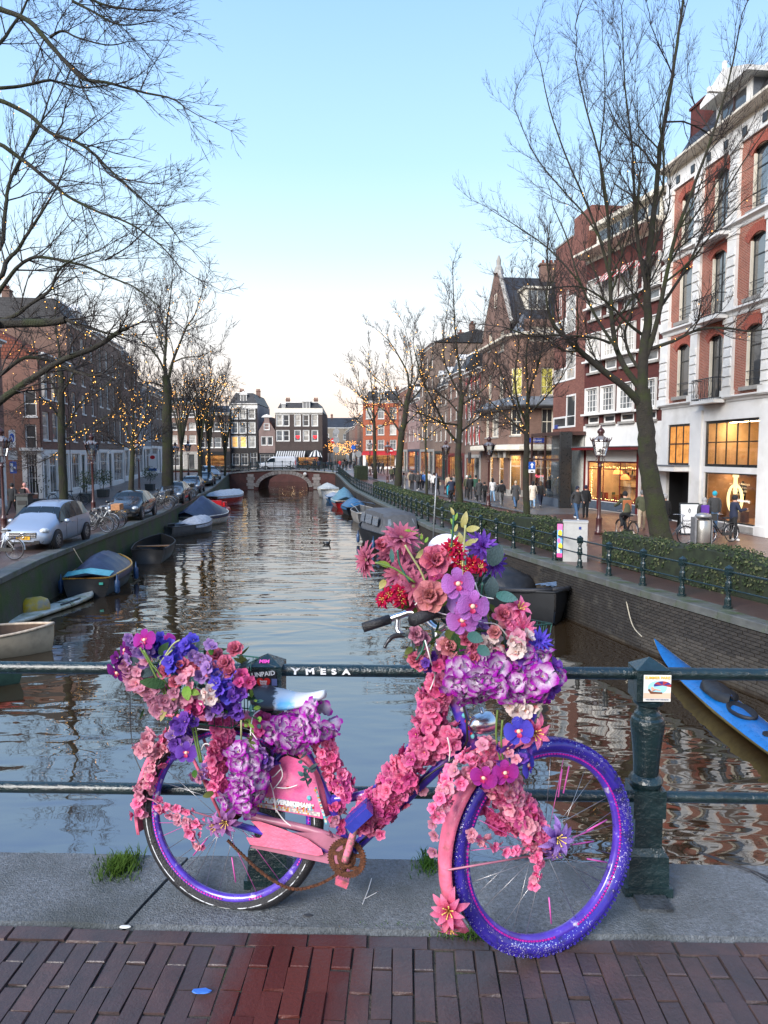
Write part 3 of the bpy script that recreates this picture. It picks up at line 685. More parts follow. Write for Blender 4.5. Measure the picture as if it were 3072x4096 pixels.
 ca = MB(); ca.bb(door[0]-.75, door[1]+.12, -.85, 0, door[3]+.06, door[3]+.30); ca.bb(door[0]-.8, door[1]+.17, -.9, 0, door[3]+.30, door[3]+.345, 1); ca.build('canopy', [white, lead], root)
 for a, b in ((ux(2766, 1800), ux(2808, 1800)), (ux(3040, 1800), ux(3040, 1800)+.7)): MB().bb(a, b, -.09, 0, .02, zc-.25).bb(a-.05, b+.05, -.13, 0, 0.01, .4).build('pier', white, root)
 MB().bb(low[0]-.05, low[1]+.05, -.05, 0, .05, low[2]-.04).build('plinth', stone, root)
 rf = mansard(root, I4, W, h+.38, 2.5, 1.6, 12, hip=False)
 du = ux(2905, 500); dz = h-.15
 mb = MB(); mb.bb(du-1.25, du+1.25, .35, 2.6, dz, dz+2.1, 1); mb.bb(du-1.28, du-.95, .28, .36, dz, dz+2.1); mb.bb(du+.95, du+1.28, .28, .36, dz, dz+2.1); mb.bb(du-.95, du+.95, .28, .36, dz+1.88, dz+2.1); mb.bb(du-.95, du+.95, .28, .36, dz, dz+.25)
 mb.prism([(du-1.75, dz+2.1), (du+1.75, dz+2.1), (du+1.75, dz+2.3), (du, dz+3.0), (du-1.75, dz+2.3)], -.25, 2.8); mb.bb(du-.07, du+.07, -.25, -.1, dz+2.85, dz+3.3)
 mb.bb(du-.09, du+.09, -.9, .3, dz+2.0, dz+2.2)
 dm = mb.build('dormer', [white, lead], rf); MB().bb(du-.95, du+.95, .34, .36, dz+.25, dz+1.88).build("pane", P_dark, dm); MB().bb(du-.04, du+.04, .30, .335, dz+.25, dz+1.88).build('mullion', darkwood, dm)
 chimney(rf, I4, .55, 1.6, h+.4, 1.3, 1.0, 3.0, 4, BK['dark'])
 return F
P_warm2 = M_('pane_amber_blind', (.55, .22, .05), rough=.2, emit=.45, ns=3, na=.6)
gw2 = glow('lettering_white', (.9, .85, .75), .55); gw3 = glow('lettering_warm', (.8, .62, .4), .45)
P_refl = pane_mat('pane_reflecting', (.05, .055, .06)); P_refl.node_tree.nodes['Principled BSDF'].inputs['Coat IOR'].default_value = 2.6
FA = building_A()
# B: dark brick house with bay windows, lamp shop below
def building_B():
 F = Fac((12.3, 45.0), (14.26, 37.5), ZQ); root = thing('shop_house', 'dark red brick house with white bay windows over an antique lamp shop', 'house', F.M)
 W = F.w; h = F.uz(2480, 990)[1]; ux = lambda x, y: F.uz(x, y)[0]
 zc = F.uz(2400, 1700)[1]; cols = [(ux(2350, 1600), ux(2397, 1600)), (ux(2412, 1600), ux(2462, 1600)), (ux(2480, 1600), ux(2538, 1600)), (ux(2568, 1600), ux(2628, 1600))]
 fl = [(F.uz(2373, 1695)[1], F.uz(2373, 1652)[1], F.uz(2373, 1555)[1]), (F.uz(2373, 1490)[1], F.uz(2373, 1440)[1], F.uz(2373, 1338)[1]), (F.uz(2373, 1279)[1], F.uz(2373, 1228)[1], F.uz(2373, 1125)[1])]
 ops = [(a, b, z0, z1) for a, b in cols for z0, zm, z1 in fl]
 sh = F.rect(2345, 1845, 2545, 2000); sh[2] = .55
 canz = F.uz(2440, 1800)[1]; sh[3] = min(sh[3], canz-.3); dr = [sh[1]+.25, sh[1]+1.2, .02, sh[3]]
 top = [sh[0]+1.6, sh[1]+1.2, sh[3]+.06, canz-.06]
 wall(root, I4, W, h, ops+[sh, dr], BK['dark'], depth=11, zsplit=zc, mat2=white)
 for a, b in cols:
  for fi, (z0, zm, z1) in enumerate(fl):
   w = window(root, I4, (a, b, zm, z1), ws(white, P_curt if fi else P_grey, 4, (.25, .5, .75), .09, surround=.05, bar=.03), y=-.06)
   MB().bb(-(b-a)/2-.22, (b-a)/2+.22, -.28, .1, -.16, -.052).build('sill', white, w)
   w2 = window(root, I4, (a+.12, b-.03, z0, zm-.18), ws(white, P_grey if fi else P_dark, 1, (), .10), y=.02); MB().bb(-(b-a)/2-.05, (b-a)/2+.05, -.16, .1, -.13, -.003).build('sill', stone, w2)
 red = M_('striped_blind_red', (.42, .03, .03), rough=.6); whb = M_('striped_blind_white', (.75, .72, .68), rough=.6)
 for a, b in cols[1:]:
  mb = MB()
  for k in range(7): mb.add([(a+(b-a)*k/7, -.14, fl[2][2]+.1), (a+(b-a)*(k+1)/7, -.14, fl[2][2]+.1), (a+(b-a)*(k+1)/7, -.75, fl[2][2]-.55), (a+(b-a)*k/7, -.75, fl[2][2]-.55)], [(0, 1, 2, 3)], k % 2)
  mb.build('window_awning', [red, whb], root)
 cornice(root, I4, W, h-.1, .5, .9, cream, name='eaves')
 rf = mansard(root, I4, W, h+.3, 2.4, 1.3, 11, hip=False)
 dmb = MB(); dmb.bb(.8, W-.6, .15, 2.4, h+.42, h+1.75); dmb.bb(.6, W-.4, -.25, 2.5, h+1.75, h+2.0); dm = dmb.build('dormer', cream, rf)
 for i in range(5): MB().bb(1.1+i*1.2, 2.05+i*1.2, .12, .149, h+.62, h+1.55).build('pane', P_dark, dm)
 shop(root, I4, sh, 2.6, inner_wall, 26, 3, (.8,), redwood, .09, 8, 1.2)
 MB().bb(dr[0], dr[1], .3, .36, dr[2], dr[3]).build('door', redwood, root)
 MB().bb(-.15, W-1.2, -1.0, -.005, canz, canz+.16).bb(-.18, W-1.15, -1.05, -.002, canz+.16, canz+.2, 1).build('canopy', [redwood, lead], root)
 for u in (sh[0]-.16, sh[0]+1.42, sh[1]+.12, dr[1]+.12): MB().bb(u-.07, u+.07, -.06, -.002, .04, canz).build('post', redwood, root)
 MB().bb(sh[0]-.1, sh[1]+.1, -.04, -.001, .05, sh[2]-.03).build('plinth', M_('slate_blue_paint', (.07, .09, .12), rough=.5), root)
 fl_ = MB(); rr = random.Random(3)
 for k in range(90):
  t = k/90; per = [(sh[0]+.12, sh[2]+.1), (sh[0]+.12, sh[3]-.35), (sh[1]-.12, sh[3]-.35), (sh[1]-.12, sh[2]+.1), (sh[0]+.12, sh[2]+.1)]
  q = t*4; i = int(q); a, b = V(per[i]), V(per[i+1]); p = a.lerp(b, q-i); fl_.ball((p.x+rr.uniform(-.04, .04), .3, p.y+rr.uniform(-.03, .03)), .02, 0, 4, 3)
 fl_.build('fairy_lights', glow('fairy_gold', (1, .62, .2), 9), root, kind='stuff')
 for k, (u, z, c) in enumerate(((sh[0]+2.0, sh[3]-.7, (.95, .35, .08)), (sh[0]+2.75, sh[3]-1.0, (.9, .2, .05)), (sh[1]-.6, sh[3]-.8, (.95, .6, .2)))):
  lm = MB(); lm.lathe([(.30, z-.06), (.26, z+.08), (.14, z+.2), (.05, z+.26)], 12); lm.tube([(0, 0, z+.24), (0, 0, sh[3]-.02)], .012, 4, 1)
  tag(lm.build('hanging_lamp', [glow('lampglass_%d' % k, c, 1.4), iron_b], None, M=F.M @ Matrix.Translation((u, .9, 0))), ['amber glass dome lamp hanging leftmost in the antique lamp shop', 'orange red dome lamp hanging lowest in the lamp shop window', 'pale gold dome lamp hanging near the lamp shop door'][k], 'hanging lamp', 'lamps for sale in the lamp shop')
 return F
FB = building_B()
# C: pinkish brick corner with stepped stair windows
def building_C():
 F = Fac((11.66, 50.4), (12.3, 45.0), ZQ); root = thing('brick_house', 'pinkish brick corner house with stepped white stair windows and a glass shop bay', 'house', F.M)
 W = F.w; h = F.uz(2275, 960)[1]; ops = []
 T = [F.rect(2266, a, 2303, b) for a, b in ((1182, 1329), (1386, 1519), (1578, 1709))]; S = [F.rect(2214, a, 2262, b) for a, b in ((1285, 1338), (1477, 1532), (1668, 1718))]
 for t, s in zip(T, S): s[0] = max(.15, s[0]); s[1] = t[0]-.002; s[2] = t[2]
 wall(root, I4, W, h, T+S, BK['pink'], depth=10)
 for i, (t, s) in enumerate(zip(T, S)):
  window(root, I4, t, ws(white, P_curt if i < 2 else P_dark, 1, (.34,), .12), y=-.03); window(root, I4, s, ws(white, P_curt if i < 2 else P_dark, 1, (), .12), y=-.032)
 for u in (.9, 2.2): window(root, I4, (u, u+.35, h-4.6, h-3.2), ws(white, P_dark, 1, (), .06), y=-.02)
 MB().bb(W*.55, W+.3, .1, 2.5, h+.01, h+1.1).build('parapet', BK['pink'], root); MB().bb(-.05, W*.55, -.05, .35, h+.0, h+.12).build('coping', stone, root)
 zt = F.uz(2285, 1730)[1]; b = MB(); b.bb(-.05, W+.4, -1.55, -.01, zt-.22, zt); b.bb(-.05, W+.4, -1.5, -.01, .02, .55, 1)
 for u in (-.02, W*.5, W+.3): b.bb(u, u+.12, -1.54, -1.42, .55, zt-.22)
 b.bb(-.05, W+.4, -1.53, -1.43, zt*.62, zt*.62+.1); bay = b.build('shop_bay', [darkwood, M_('slate_blue_paint', (.07, .09, .12))], root)
 MB().quad((0, -1.47, .55), (W+.3, -1.47, .55), (W+.3, -1.47, zt-.2), (0, -1.47, zt-.2)).build('pane', glassc, bay); MB().bb(.1, W+.2, -.5, -.05, .6, .75).quad((0, -.06, .55), (W+.3, -.06, .55), (W+.3, -.06, zt-.2), (0, -.06, zt-.2)).build('backdrop', M_('pale_shop_wall', (.5, .5, .46), rough=.8), bay)
 MB().bb(W+.28, W+.52, -1.62, -.9, .02, zt-.05).build('pillar', black, bay)
 g = MB(); g.lathe([(.1, .75), (.42, .8), (.5, 1.3), (.3, 1.7), (.12, 1.85)], 14, 0, Matrix.Translation((W*.75, -.95, 0))); tag(g.build('glass_dome', M_('milky_glass', (.6, .6, .56), rough=.1, coat=1), None, M=F.M), 'milky glass dome standing in the glazed corner shop bay', 'ornament')
 sp = MB().bb(-.32, .32, -.03, 0, -.13, .13).build('street_name_sign', M_('sign_blue', (.02, .05, .28), rough=.3), None, M=F.M @ Matrix.Translation((.75, -.02, zt+.45)))
 tag(sp, 'small blue street name plate on the pinkish brick corner house', 'street sign'); return F
FC = building_C()
# D: gabled corner house with the chocolate shop
def building_D():
 c0, c1, c2, c3 = (8.73, 65.1), (9.72, 56.9), (10.6, 55.9), (19.0, 57.0)
 root = thing('gabled_house', 'brown brick gabled corner house with a lit sweet shop under a stone canopy', 'house', Matrix.Translation((c1[0], c1[1], ZQ))); inv = root.matrix_world.inverted()
 FG, FB_, FS = Fac(c0, c1, ZQ), Fac(c1, c2, ZQ), Fac(c2, c3, ZQ)
 he = FS.uz(2120, 1275)[1]; pk = FG.uz(1985, 1095)[1]
 stp = ws(cream, P_curt, 2, (.35, .68), .10, sill=stone); sty = ws(cream, P_yel, 2, (.30, .66), .10, sill=stone); std = ws(cream, P_dark, 2, (.5,), .10, sill=stone)
 cz = FS.uz(2150, 1800)[1]
 og = []
 for xa, xb in ((1952, 1966), (1996, 2014)):
  a, b = FG.uz(xa, 1500)[0], FG.uz(xb, 1500)[0]
  for ya, yb in ((1325, 1405), (1500, 1595)): og.append((a, b, FG.uz((xa+xb)/2, yb)[1], FG.uz((xa+xb)/2, ya)[1]))
 og.append(tuple(FG.rect(1966, 1650, 1994, 1748))); og.append(tuple(FG.rect(1942, 1655, 1955, 1750)))
 sg = [FG.rect(1994, 1822, 2014, 1985), FG.rect(1958, 1825, 1971, 1985)]
 for s in sg: s[2] = .5
 MG = inv @ FG.M
 wall(root, MG, FG.w, he, og+sg, BK['brown'], sides=False)
 for o in og: window(root, MG, o, ws(cream, P_curt, 2, (.33, .66), .09, sill=stone))
 for k, s in enumerate(sg): shop(root, MG, s, 1.6, inner_wall, 4, 1, (.6,), cream, .07, 20+k)
 gb = MB(); gb.prism([(0, he), (FG.w, he), (FG.w*.56, pk), (FG.w*.44, pk)], 0, .4); gb.build('gable', BK['brown'], root, M=MG)
 cp = MB(); cp.tube([(-.1, .15, he-.05), (FG.w*.44, .15, pk+.1)], .2, 4); cp.tube([(FG.w+.1, .15, he-.05), (FG.w*.56, .15, pk+.1)], .2, 4); cp.lathe([(.45, pk), (.3, pk+.5), (.18, pk+.7), (.2, pk+1.1), (.05, pk+1.5)], 8, 0, Matrix.Translation((FG.w/2, .2, 0))); cp.build('gable_coping', stone, root, M=MG)
 window(root, MG, (FG.w*.46, FG.w*.54, he+1.8, he+2.9), ws(cream, P_grey, 1, (), .08), y=-.03)
 MBm = inv @ FB_.M; w = FB_.w
 ob = [(w*.12, w*.9, FS.uz(2190, 1580)[1], FS.uz(2190, 1468)[1]), (w*.12, w*.9, FS.uz(2190, 1741)[1], FS.uz(2190, 1632)[1])]; sb = [w*.1, w*.92, .1, cz-.35]
 wall(root, MBm, w, he-1.2, ob+[sb], BK['brown'], sides=False)
 window(root, MBm, ob[0], sty); window(root, MBm, ob[1], std); shop(root, MBm, sb, 2.0, inner_wall, 8, 1, (.72,), cream, .09, 31)
 MB().lathe([(1.1, he-1.25), (1.0, he-.9), (.5, he-.2), (.1, he+.5)], 8, 0, Matrix.Translation((w/2, .75, 0))).build('turret_roof', lead, root, M=MBm)
 MS = inv @ FS.M
 os_ = []
 for k in range(3):
  d = 2.1*k; r1 = FS.rect(2163, 1468, 2216, 1580); r2 = FS.rect(2166, 1632, 2214, 1741)
  os_ += [(r1[0]+d, r1[1]+d, r1[2], r1[3], sty), (r2[0]+d, r2[1]+d, r2[2], r2[3], std)]
 r3 = FS.rect(2118, 1306, 2216, 1366); os_ += [(r3[0], r3[1], r3[2], r3[3], ws(cream, P_curt, 6, (), .09))]
 ss = FS.rect(2137, 1820, 2221, 1960); ss[2] = .55; ss[3] = cz-.35
 wall(root, MS, FS.w, he, [o[:4] for o in os_]+[ss], BK['brown'], sides=False)
 for o in os_: window(root, MS, o[:4], o[4])
 shop(root, MS, ss, 2.2, inner_wall, 26, 3, (.62,), cream, .09, 33)
 tx = text_mesh('Merry', .34, glow('neon_red', (1, .12, .2), 2.2)); link('lettering', tx, root, MS @ Matrix.Translation(((ss[0]+ss[1])/2-.35, .35, ss[2]+1.05)) @ Matrix.Rotation(math.pi/2, 4, 'X'))
 tx = text_mesh('artes & paris', .22, void); link('lettering', tx, root, MBm @ Matrix.Translation((w*.5, .05, cz-.75)) @ Matrix.Rotation(math.pi/2, 4, 'X'))
 def skirt(z, prof, mat, name):
  corner = [V(c0), V(c1), V(c2), V(c3)]; nr = []
  for i in range(4):
   ns = []
   if i > 0: t = (corner[i]-corner[i-1]).normalized(); ns.append(V((t.y, -t.x)))
   if i < 3: t = (corner[i+1]-corner[i]).normalized(); ns.append(V((t.y, -t.x)))
   q = sum(ns, V((0, 0))).normalized(); nr.append(q/max(.5, q.dot(ns[0])))
  mb = MB(); mb.loft([[(*(c+n*d), ZQ+z+zz) for d, zz in prof] for c, n in zip(corner, nr)]); return mb.build(name, mat, root, M=inv)
 skirt(cz-.05, [(.02, 0), (1.0, .02), (1.05, .1), (1.05, .38), (.95, .42), (.02, .5)], cream, 'canopy')
 skirt(FS.uz(2190, 1625)[1], [(.02, -.15), (.75, .0), (.78, .08), (.55, .22), (.25, .42), (.02, .75)], lead, 'skirt_roof')
 skirt(.02, [(.04, 0), (.06, .5), (.0, .52)], stone, 'plinth')
 skirt(he-1.35, [(.02, 0), (.4, .15), (.42, .3), (.02, .42)], cream, 'cornice')
 for k, (Mx, u) in enumerate(((MS, ss[0]-.45), (MS, ss[1]+.4), (MBm, .06), (MG, FG.w-.9), (MG, FG.w-2.6))): MB().prism([(u-.14, cz-.05), (u+.14, cz-.05), (u+.1, cz-.6), (u-.1, cz-.6)], -.55, -.01).build('bracket', stone, root, M=Mx)
 a, b = FG.M @ V((FG.w*.5, .3, pk-.25)), None; dirS = FS.u
 e0 = FG.M @ V((FG.w+.02, .1, he)); e1 = FG.M @ V((-.02, .1, he)); Ln = dirS*11
 rf = MB(); rf.add([e0, a, a+Ln, e0+Ln], [(0, 1, 2, 3)]); rf.add([e1, e1+Ln, a+Ln, a], [(0, 1, 2, 3)]); roof = rf.build('roof', slate, root, M=inv)
 cpos = a+dirS*4.2; ch = MB(); ch.box((cpos.x, cpos.y, cpos.z+.35), (1.5, .8, 1.4)); ch.box((cpos.x, cpos.y, cpos.z+1.1), (1.7, 1.0, .15))
 for i in range(4): ch.lathe([(.12, cpos.z+1.15), (.1, cpos.z+1.5)], 8, 1, Matrix.Translation((cpos.x-.5+.34*i, cpos.y, 0)))
 ch.build('chimney', [BK['brown'], pantile], roof)
 du, dz = FS.rect(2118, 1160, 2172, 1245)[:2], None
 q = P(2148, 1245, 58.3); dm = MB(); Md = rotz(math.atan2(dirS.y, dirS.x), (q.x, q.y, q.z)); dm.bb(-.95, .95, 0, 2.6, 0, 1.75); dm.bb(-1.1, 1.1, -.12, 2.6, 1.75, 1.92)
 dmo = dm.build('dormer', cream, roof, M=Md); MB().bb(-.7, -.05, -.02, -.001, .2, 1.6).bb(.05, .7, -.02, -.001, .2, 1.6).build('pane', P_grey, dmo)
 sp = MB().bb(-.75, .75, -.03, 0, -.17, .17).build('street_name_sign', M_('sign_blue', (.02, .05, .28)), None, M=FS.M @ Matrix.Translation((FS.uz(2145, 1773)[0], -.03, cz+.75))); tag(sp, 'wide blue street name plate above the sweet shop canopy', 'street sign')
 tx = text_mesh('Kerkstraat', .2, white); link('lettering', tx, sp, Matrix.Translation((0, -.033, 0)) @ Matrix.Rotation(math.pi/2, 4, 'X'))
building_D()
# row beyond, right side
def on_right(Y): return (8.73-.124*(Y-65.1), Y)
def rr_house(label, Y0, Y1, ytop, xm, wallm, ncol, **k):
 zb = zg((Y0+Y1)/2)-.05; h = P(xm, ytop, (Y0+Y1)/2).z-zb; nfl = k.pop('nfl', 3); g0 = 3.9; fh = (h-g0-.5)/nfl
 rows = [(g0+fh*i+.55, g0+fh*i+.55+fh*.62) for i in range(nfl)]; w = math.hypot(on_right(Y1)[0]-on_right(Y0)[0], Y1-Y0)
 sr = [(.4, w*.62, .35, 3.0, 'lit', k.pop('sf', redwood)), (w*.68, w*.9, .02, 3.0, 'door')]
 return simple_house('house', label, on_right(Y1), on_right(Y0), h, wallm, rows, ncol, k.pop('ww', 1.0), k.pop('st', ws(white, P_grey, 1, (.5,), .08, sill=stone)), zb, shopr=sr, zsplit=3.3, gm=k.pop('gm', stone), panes=(P_grey, P_curt, P_dark), **k)
r0, F0 = rr_house('narrow tan brick house with red and white shutters beside the gabled corner house', 65.3, 71.5, 1490, 1900, BK['grey'], 2, roof='saddle', rh=1.4)
shr, shw = M_('shutter_red', (.35, .03, .03)), white
for i in range(3):
 for u in (.55, 2.45, 3.75, 5.6):
  mb = MB(); z = 4.2+i*2.55; mb.bb(u-.2, u+.2, -.06, -.002, z, z+1.7); mb.add([(u-.2, -.064, z), (u+.2, -.064, z), (u, -.064, z+.85)], [(0, 1, 2)], 1); mb.add([(u-.2, -.064, z+1.7), (u, -.064, z+.85), (u+.2, -.064, z+1.7)], [(0, 1, 2)], 1); mb.build('shutter', [shr, shw], r0)
sgn = MB(); sgn.box((0, 0, 0), (.06, .95, 1.0)); sgn.tube([(0, .5, .55), (0, -.6, .55)], .02, 5)
so = sgn.build('hanging_sign', black, None, M=rotz(math.atan2(F0.u.y, F0.u.x)-math.pi/2, F0.M @ V((F0.w-1.2, -.75, 3.0)))); tag(so, 'black hanging shop sign with white lettering on the tan brick house', 'shop sign')
tx = text_mesh('new\nvintage', .24, white); link('lettering', tx, so, Matrix.Translation((-.033, 0, 0)) @ Matrix.Rotation(-math.pi/2, 4, 'Z') @ Matrix.Rotation(math.pi/2, 4, 'X'))
rr_house('brown brick house with a red shopfront canopy and tall sash windows', 71.6, 79.4, 1500, 1830, BK['brown'], 3, gm=redwood, roof='mansard', rh=1.6, dorm=1)
rr_house('grey brown house with a stepped stone dormer and dark green shopfront', 79.5, 87.0, 1555, 1765, BK['grey'], 3, gm=dgreen, roof='mansard', rh=1.8, dorm=2)
rE, FE = rr_house('tall plain brick house with end chimneys rising above the canal row', 87.1, 97.0, 1395, 1700, BK['grey'], 3, nfl=4, gm=stone, roof='saddle', rh=1.6, chim=2)
rr_house('mauve rendered house with round headed windows and a green awning', 97.1, 107.5, 1605, 1660, M_('mauve_render', (.26, .17, .155), rough=.8, ns=.8), 3, nfl=2, gm=M_('dark_blue_shop', (.03, .045, .07)), roof='mansard', rh=1.5, dorm=1)
rr_house('narrow white trimmed house at the street corner by the crossing', 107.6, 117.0, 1560, 1618, BK['lred'], 3, roof='saddle', rh=1.2)
def corner_orange():
 zb = far_z; a, b = P(1452, 1800, 127), P(1596, 1800, 126); h = P(1520, 1640, 127).z-zb
 rows = []
 for y0, y1 in ((1632, 1700), (1695, 1740), (1755, 1800)): rows.append((P(1520, y1, 127).z-zb, P(1520, y0+4, 127).z-zb))
 rows[0] = (rows[0][0]+.9, rows[0][1]-.3); rows = [rows[2], (rows[1][0], rows[1][1]), (P(1520, 1676, 127).z-zb, P(1520, 1630, 127).z-zb)]
 h = P(1520, 1608, 127).z-zb
 r, F = simple_house('corner_house', 'bright orange brick corner house with white windows and a red awning', (a.x, a.y), (b.x, b.y), h, BK['orange'], rows, 3, 1.15, ws(white, P_grey, 2, (.66,), .1, sill=stone), zb, depth=12, roof='mansard', rh=1.8, shopr=[(.5, 5.6, .4, 2.5, 'lit', redwood)], zsplit=3.0, gm=white, dorm=1, chim=2, hip=True, panes=(P_grey, P_curt))
 MB().add([(0, -.02, 3.05), (F.w, -.02, 3.05), (F.w, -1.3, 2.6), (0, -1.3, 2.6), (0, -1.3, 2.35), (F.w, -1.3, 2.35)], [(0, 1, 2, 3), (3, 2, 5, 4)]).build('awning', M_('awning_red', (.40, .012, .02), rough=.6), r)
corner_orange()
# far end of the canal
YF = 128.
def front(name, label, x0, x1, ytop, wallm, rows_px, ww, st, Y=YF, Y2=None, ncol=2, cols_px=None, **k):
 a, b = P(x0, 1800, Y), P(x1, 1800, Y2 or Y); zb = far_z; Z = lambda y: P((x0+x1)/2, y, Y).z-zb
 rows = [(Z(y1), Z(y0)) for y0, y1 in rows_px]; F = Fac((a.x, a.y), (b.x, b.y), zb)
 cols = [F.uz(x, 1800)[0] for x in cols_px] if cols_px else None
 return simple_house(name, label, (a.x, a.y), (b.x, b.y), Z(ytop), wallm, rows, ncol, ww, st, zb, cols=cols, **k)
stw = ws(white, P_curt, 1, (.5,), .12, surround=.06); std_ = ws(white, P_grey, 1, (.5,), .10, surround=.07)
rb, Fb = front('canal_house', 'tall black brick canal house with white windows and slate mansard roof', 921, 1031, 1617, BK['black'], [(1636, 1676), (1690, 1733), (1745, 1790)], 1.12, stw, cols_px=(940, 973, 1009), depth=14, roof='mansard', rh=1.9, hip=True, dorm=1, zsplit=2.9, gm=BK['black'], shopr=[(.3, 1.6, .6, 2.7, 'dark'), (1.9, 3.1, .6, 2.7, 'dark'), (3.5, 4.7, .02, 2.8, 'dark')], panes=(P_curt, P_curt, P_grey, P_curt, P_grey, P_warm), chim=2)
MB().quad((Fb.w+.003, -.01, 0), (Fb.w+.003, 14, 0), (Fb.w+.003, 14, Fb.uz(1000, 1617)[1]), (Fb.w+.003, -.01, Fb.uz(1000, 1617)[1])).build('side_wall', M_('grey_render', (.27, .235, .225), rough=.85, ns=.5), rb)
MB().bb(-.04, Fb.w+.04, -.05, -.004, Fb.uz(1000, 1636)[1]+.1, Fb.uz(1000, 1617)[1]+.02).build('frieze', white, rb)
rs, Fs = front('canal_house', 'small brown gabled canal house with red tiled roof between two dark houses', 1036, 1101, 1722, M_('taupe_render', (.20, .14, .125), rough=.85, ns=.7), [(1747, 1781)], .85, ws(white, P_dark, 1, (), .1, surround=.06), cols_px=(1056, 1081), depth=12, roof='gable', rh=2.6, corn=False, zsplit=2.75, gm=black, shopr=[(.2, 2.6, .9, 2.55, 'dark')], chim=0)
g = MB(); hh = Fs.uz(1068, 1722)[1]; cu = Fs.w/2; g.prism([(0, hh), (Fs.w, hh), (Fs.w*.80, hh+.9), (Fs.w*.66, hh+1.4), (Fs.w*.64, hh+2.3), (Fs.w*.36, hh+2.3), (Fs.w*.34, hh+1.4), (Fs.w*.2, hh+.9)], 0, .3); g.build('neck_gable', bpy.data.materials['taupe_render'], rs)
MB().prism([(cu-.95, hh+2.3), (cu+.95, hh+2.3), (cu+.6, hh+2.62), (cu, hh+2.85), (cu-.6, hh+2.62)], -.12, .3).build('gable_top', white, rs); window(rs, I4, (cu-.45, cu+.45, hh+.1, hh+1.2), ws(white, P_curt, 1, (.5,), .1, surround=.05), y=-.02)
rk, Fk = front('canal_house', 'wide umber canal house with white windows and striped awnings at street level', 1102, 1290, 1652, BK['dbrown'], [(1660, 1704), (1722, 1764)], 1.0, std_, cols_px=(1119, 1146, 1191, 1225, 1260), depth=12, roof='mansard', rh=1.75, hip=True, dorm=0, zsplit=3.2, gm=black, shopr=[(.4, 3.6, .5, 2.1, 'lit'), (4.0, 7.6, .5, 2.1, 'lit')], panes=(P_curt, P_grey, P_curt, P_dark), chim=2)
mbf = MB(); mbf.bb(-.05, Fk.w+.05, -.06, -.002, Fk.uz(1200, 1652)[1]-.1, Fk.uz(1200, 1634)[1]+.05); mbf.build('frieze', cream, rk)
krf = [c for c in rk.children if c.name.startswith('roof')][0]; kh = Fk.uz(1200, 1640)[1]
dormer(krf, Fk.uz(1225, 1620)[0], .1, kh-.1, 1.3, 1.55, 2.5); dormer(krf, Fk.uz(1133, 1620)[0], .3, kh+.2, .6, .8, 1.6, pediment=.25)
for x in (1191, 1260):   # red hearts in two windows
 u, z = Fk.uz(x, 1748); hm = MB(); hm.prism([(u+.42*(.9*math.sin(t)**3), z+.40*(.8125*math.cos(t)-.3125*math.cos(2*t)-.125*math.cos(3*t)-.0625*math.cos(4*t))) for t in [k*math.pi/10 for k in range(20)]], .06, .085)
 tag(hm.build('heart_ornament', glow('heart_red', (.75, .02, .03), .5), None, M=Fk.M), 'red heart ornament in the %s upper window of the umber canal house' % ('rightmost' if x == 1260 else 'middle'), 'ornament')
aw = MB(); n = 26
for k in range(n):
 u0, u1 = .1+(Fk.w*.62)*k/n, .1+(Fk.w*.62)*(k+1)/n; aw.add([(u0, -.02, 3.1), (u1, -.02, 3.1), (u1, -1.6, 2.3), (u0, -1.6, 2.3), (u1, -1.6, 2.0), (u0, -1.6, 2.0)], [(0, 1, 2, 3), (3, 2, 4, 5)], k % 2)
aw.build('awning', [black, M_('awning_white', (.62, .62, .60), rough=.7)], rk)
aw = MB()
for k in range(10):
 t0, t1 = math.pi*k/10, math.pi*(k+1)/10
 for q0, q1 in ((0, .5), (.5, 1)):
  f = lambda t, q: (Fk.w*.86+1.3*math.cos(t)*(.35+.65*q), -.1-1.4*q, 3.0-1.1*q*q+.25*math.sin(t))
  aw.add([f(t0, q0), f(t1, q0), f(t1, q1), f(t0, q1)], [(0, 1, 2, 3)], k % 2)
aw.build('round_awning', [black, bpy.data.materials['awning_white']], rk)
front('canal_house', 'plain brown brick block behind the lit trees at the far left end', 640, 790, 1612, BK['brown'], [(1640, 1668), (1690, 1720), (1740, 1775)], 1.2, ws(white, P_grey, 1, (.5,), .1, sill=white), Y=126, ncol=4, roof='saddle', rh=1.2, panes=(P_curt, P_grey, P_dark), zsplit=3, gm=stone, shopr=[(1, 4, .5, 2.5, 'dark'), (5, 5.9, .02, 2.5, 'door')])
front('canal_house', 'dark brick block with a lit shop behind the trees left of the arch', 792, 920, 1655, BK['dbrown'], [(1690, 1725), (1750, 1790)], 1.15, ws(white, P_grey, 1, (.5,), .1, sill=white), Y=127, ncol=4, roof='saddle', rh=1.6, zsplit=3, gm=black, shopr=[(1.2, 4.8, .4, 2.4, 'lit')], panes=(P_curt, P_grey, P_dark))
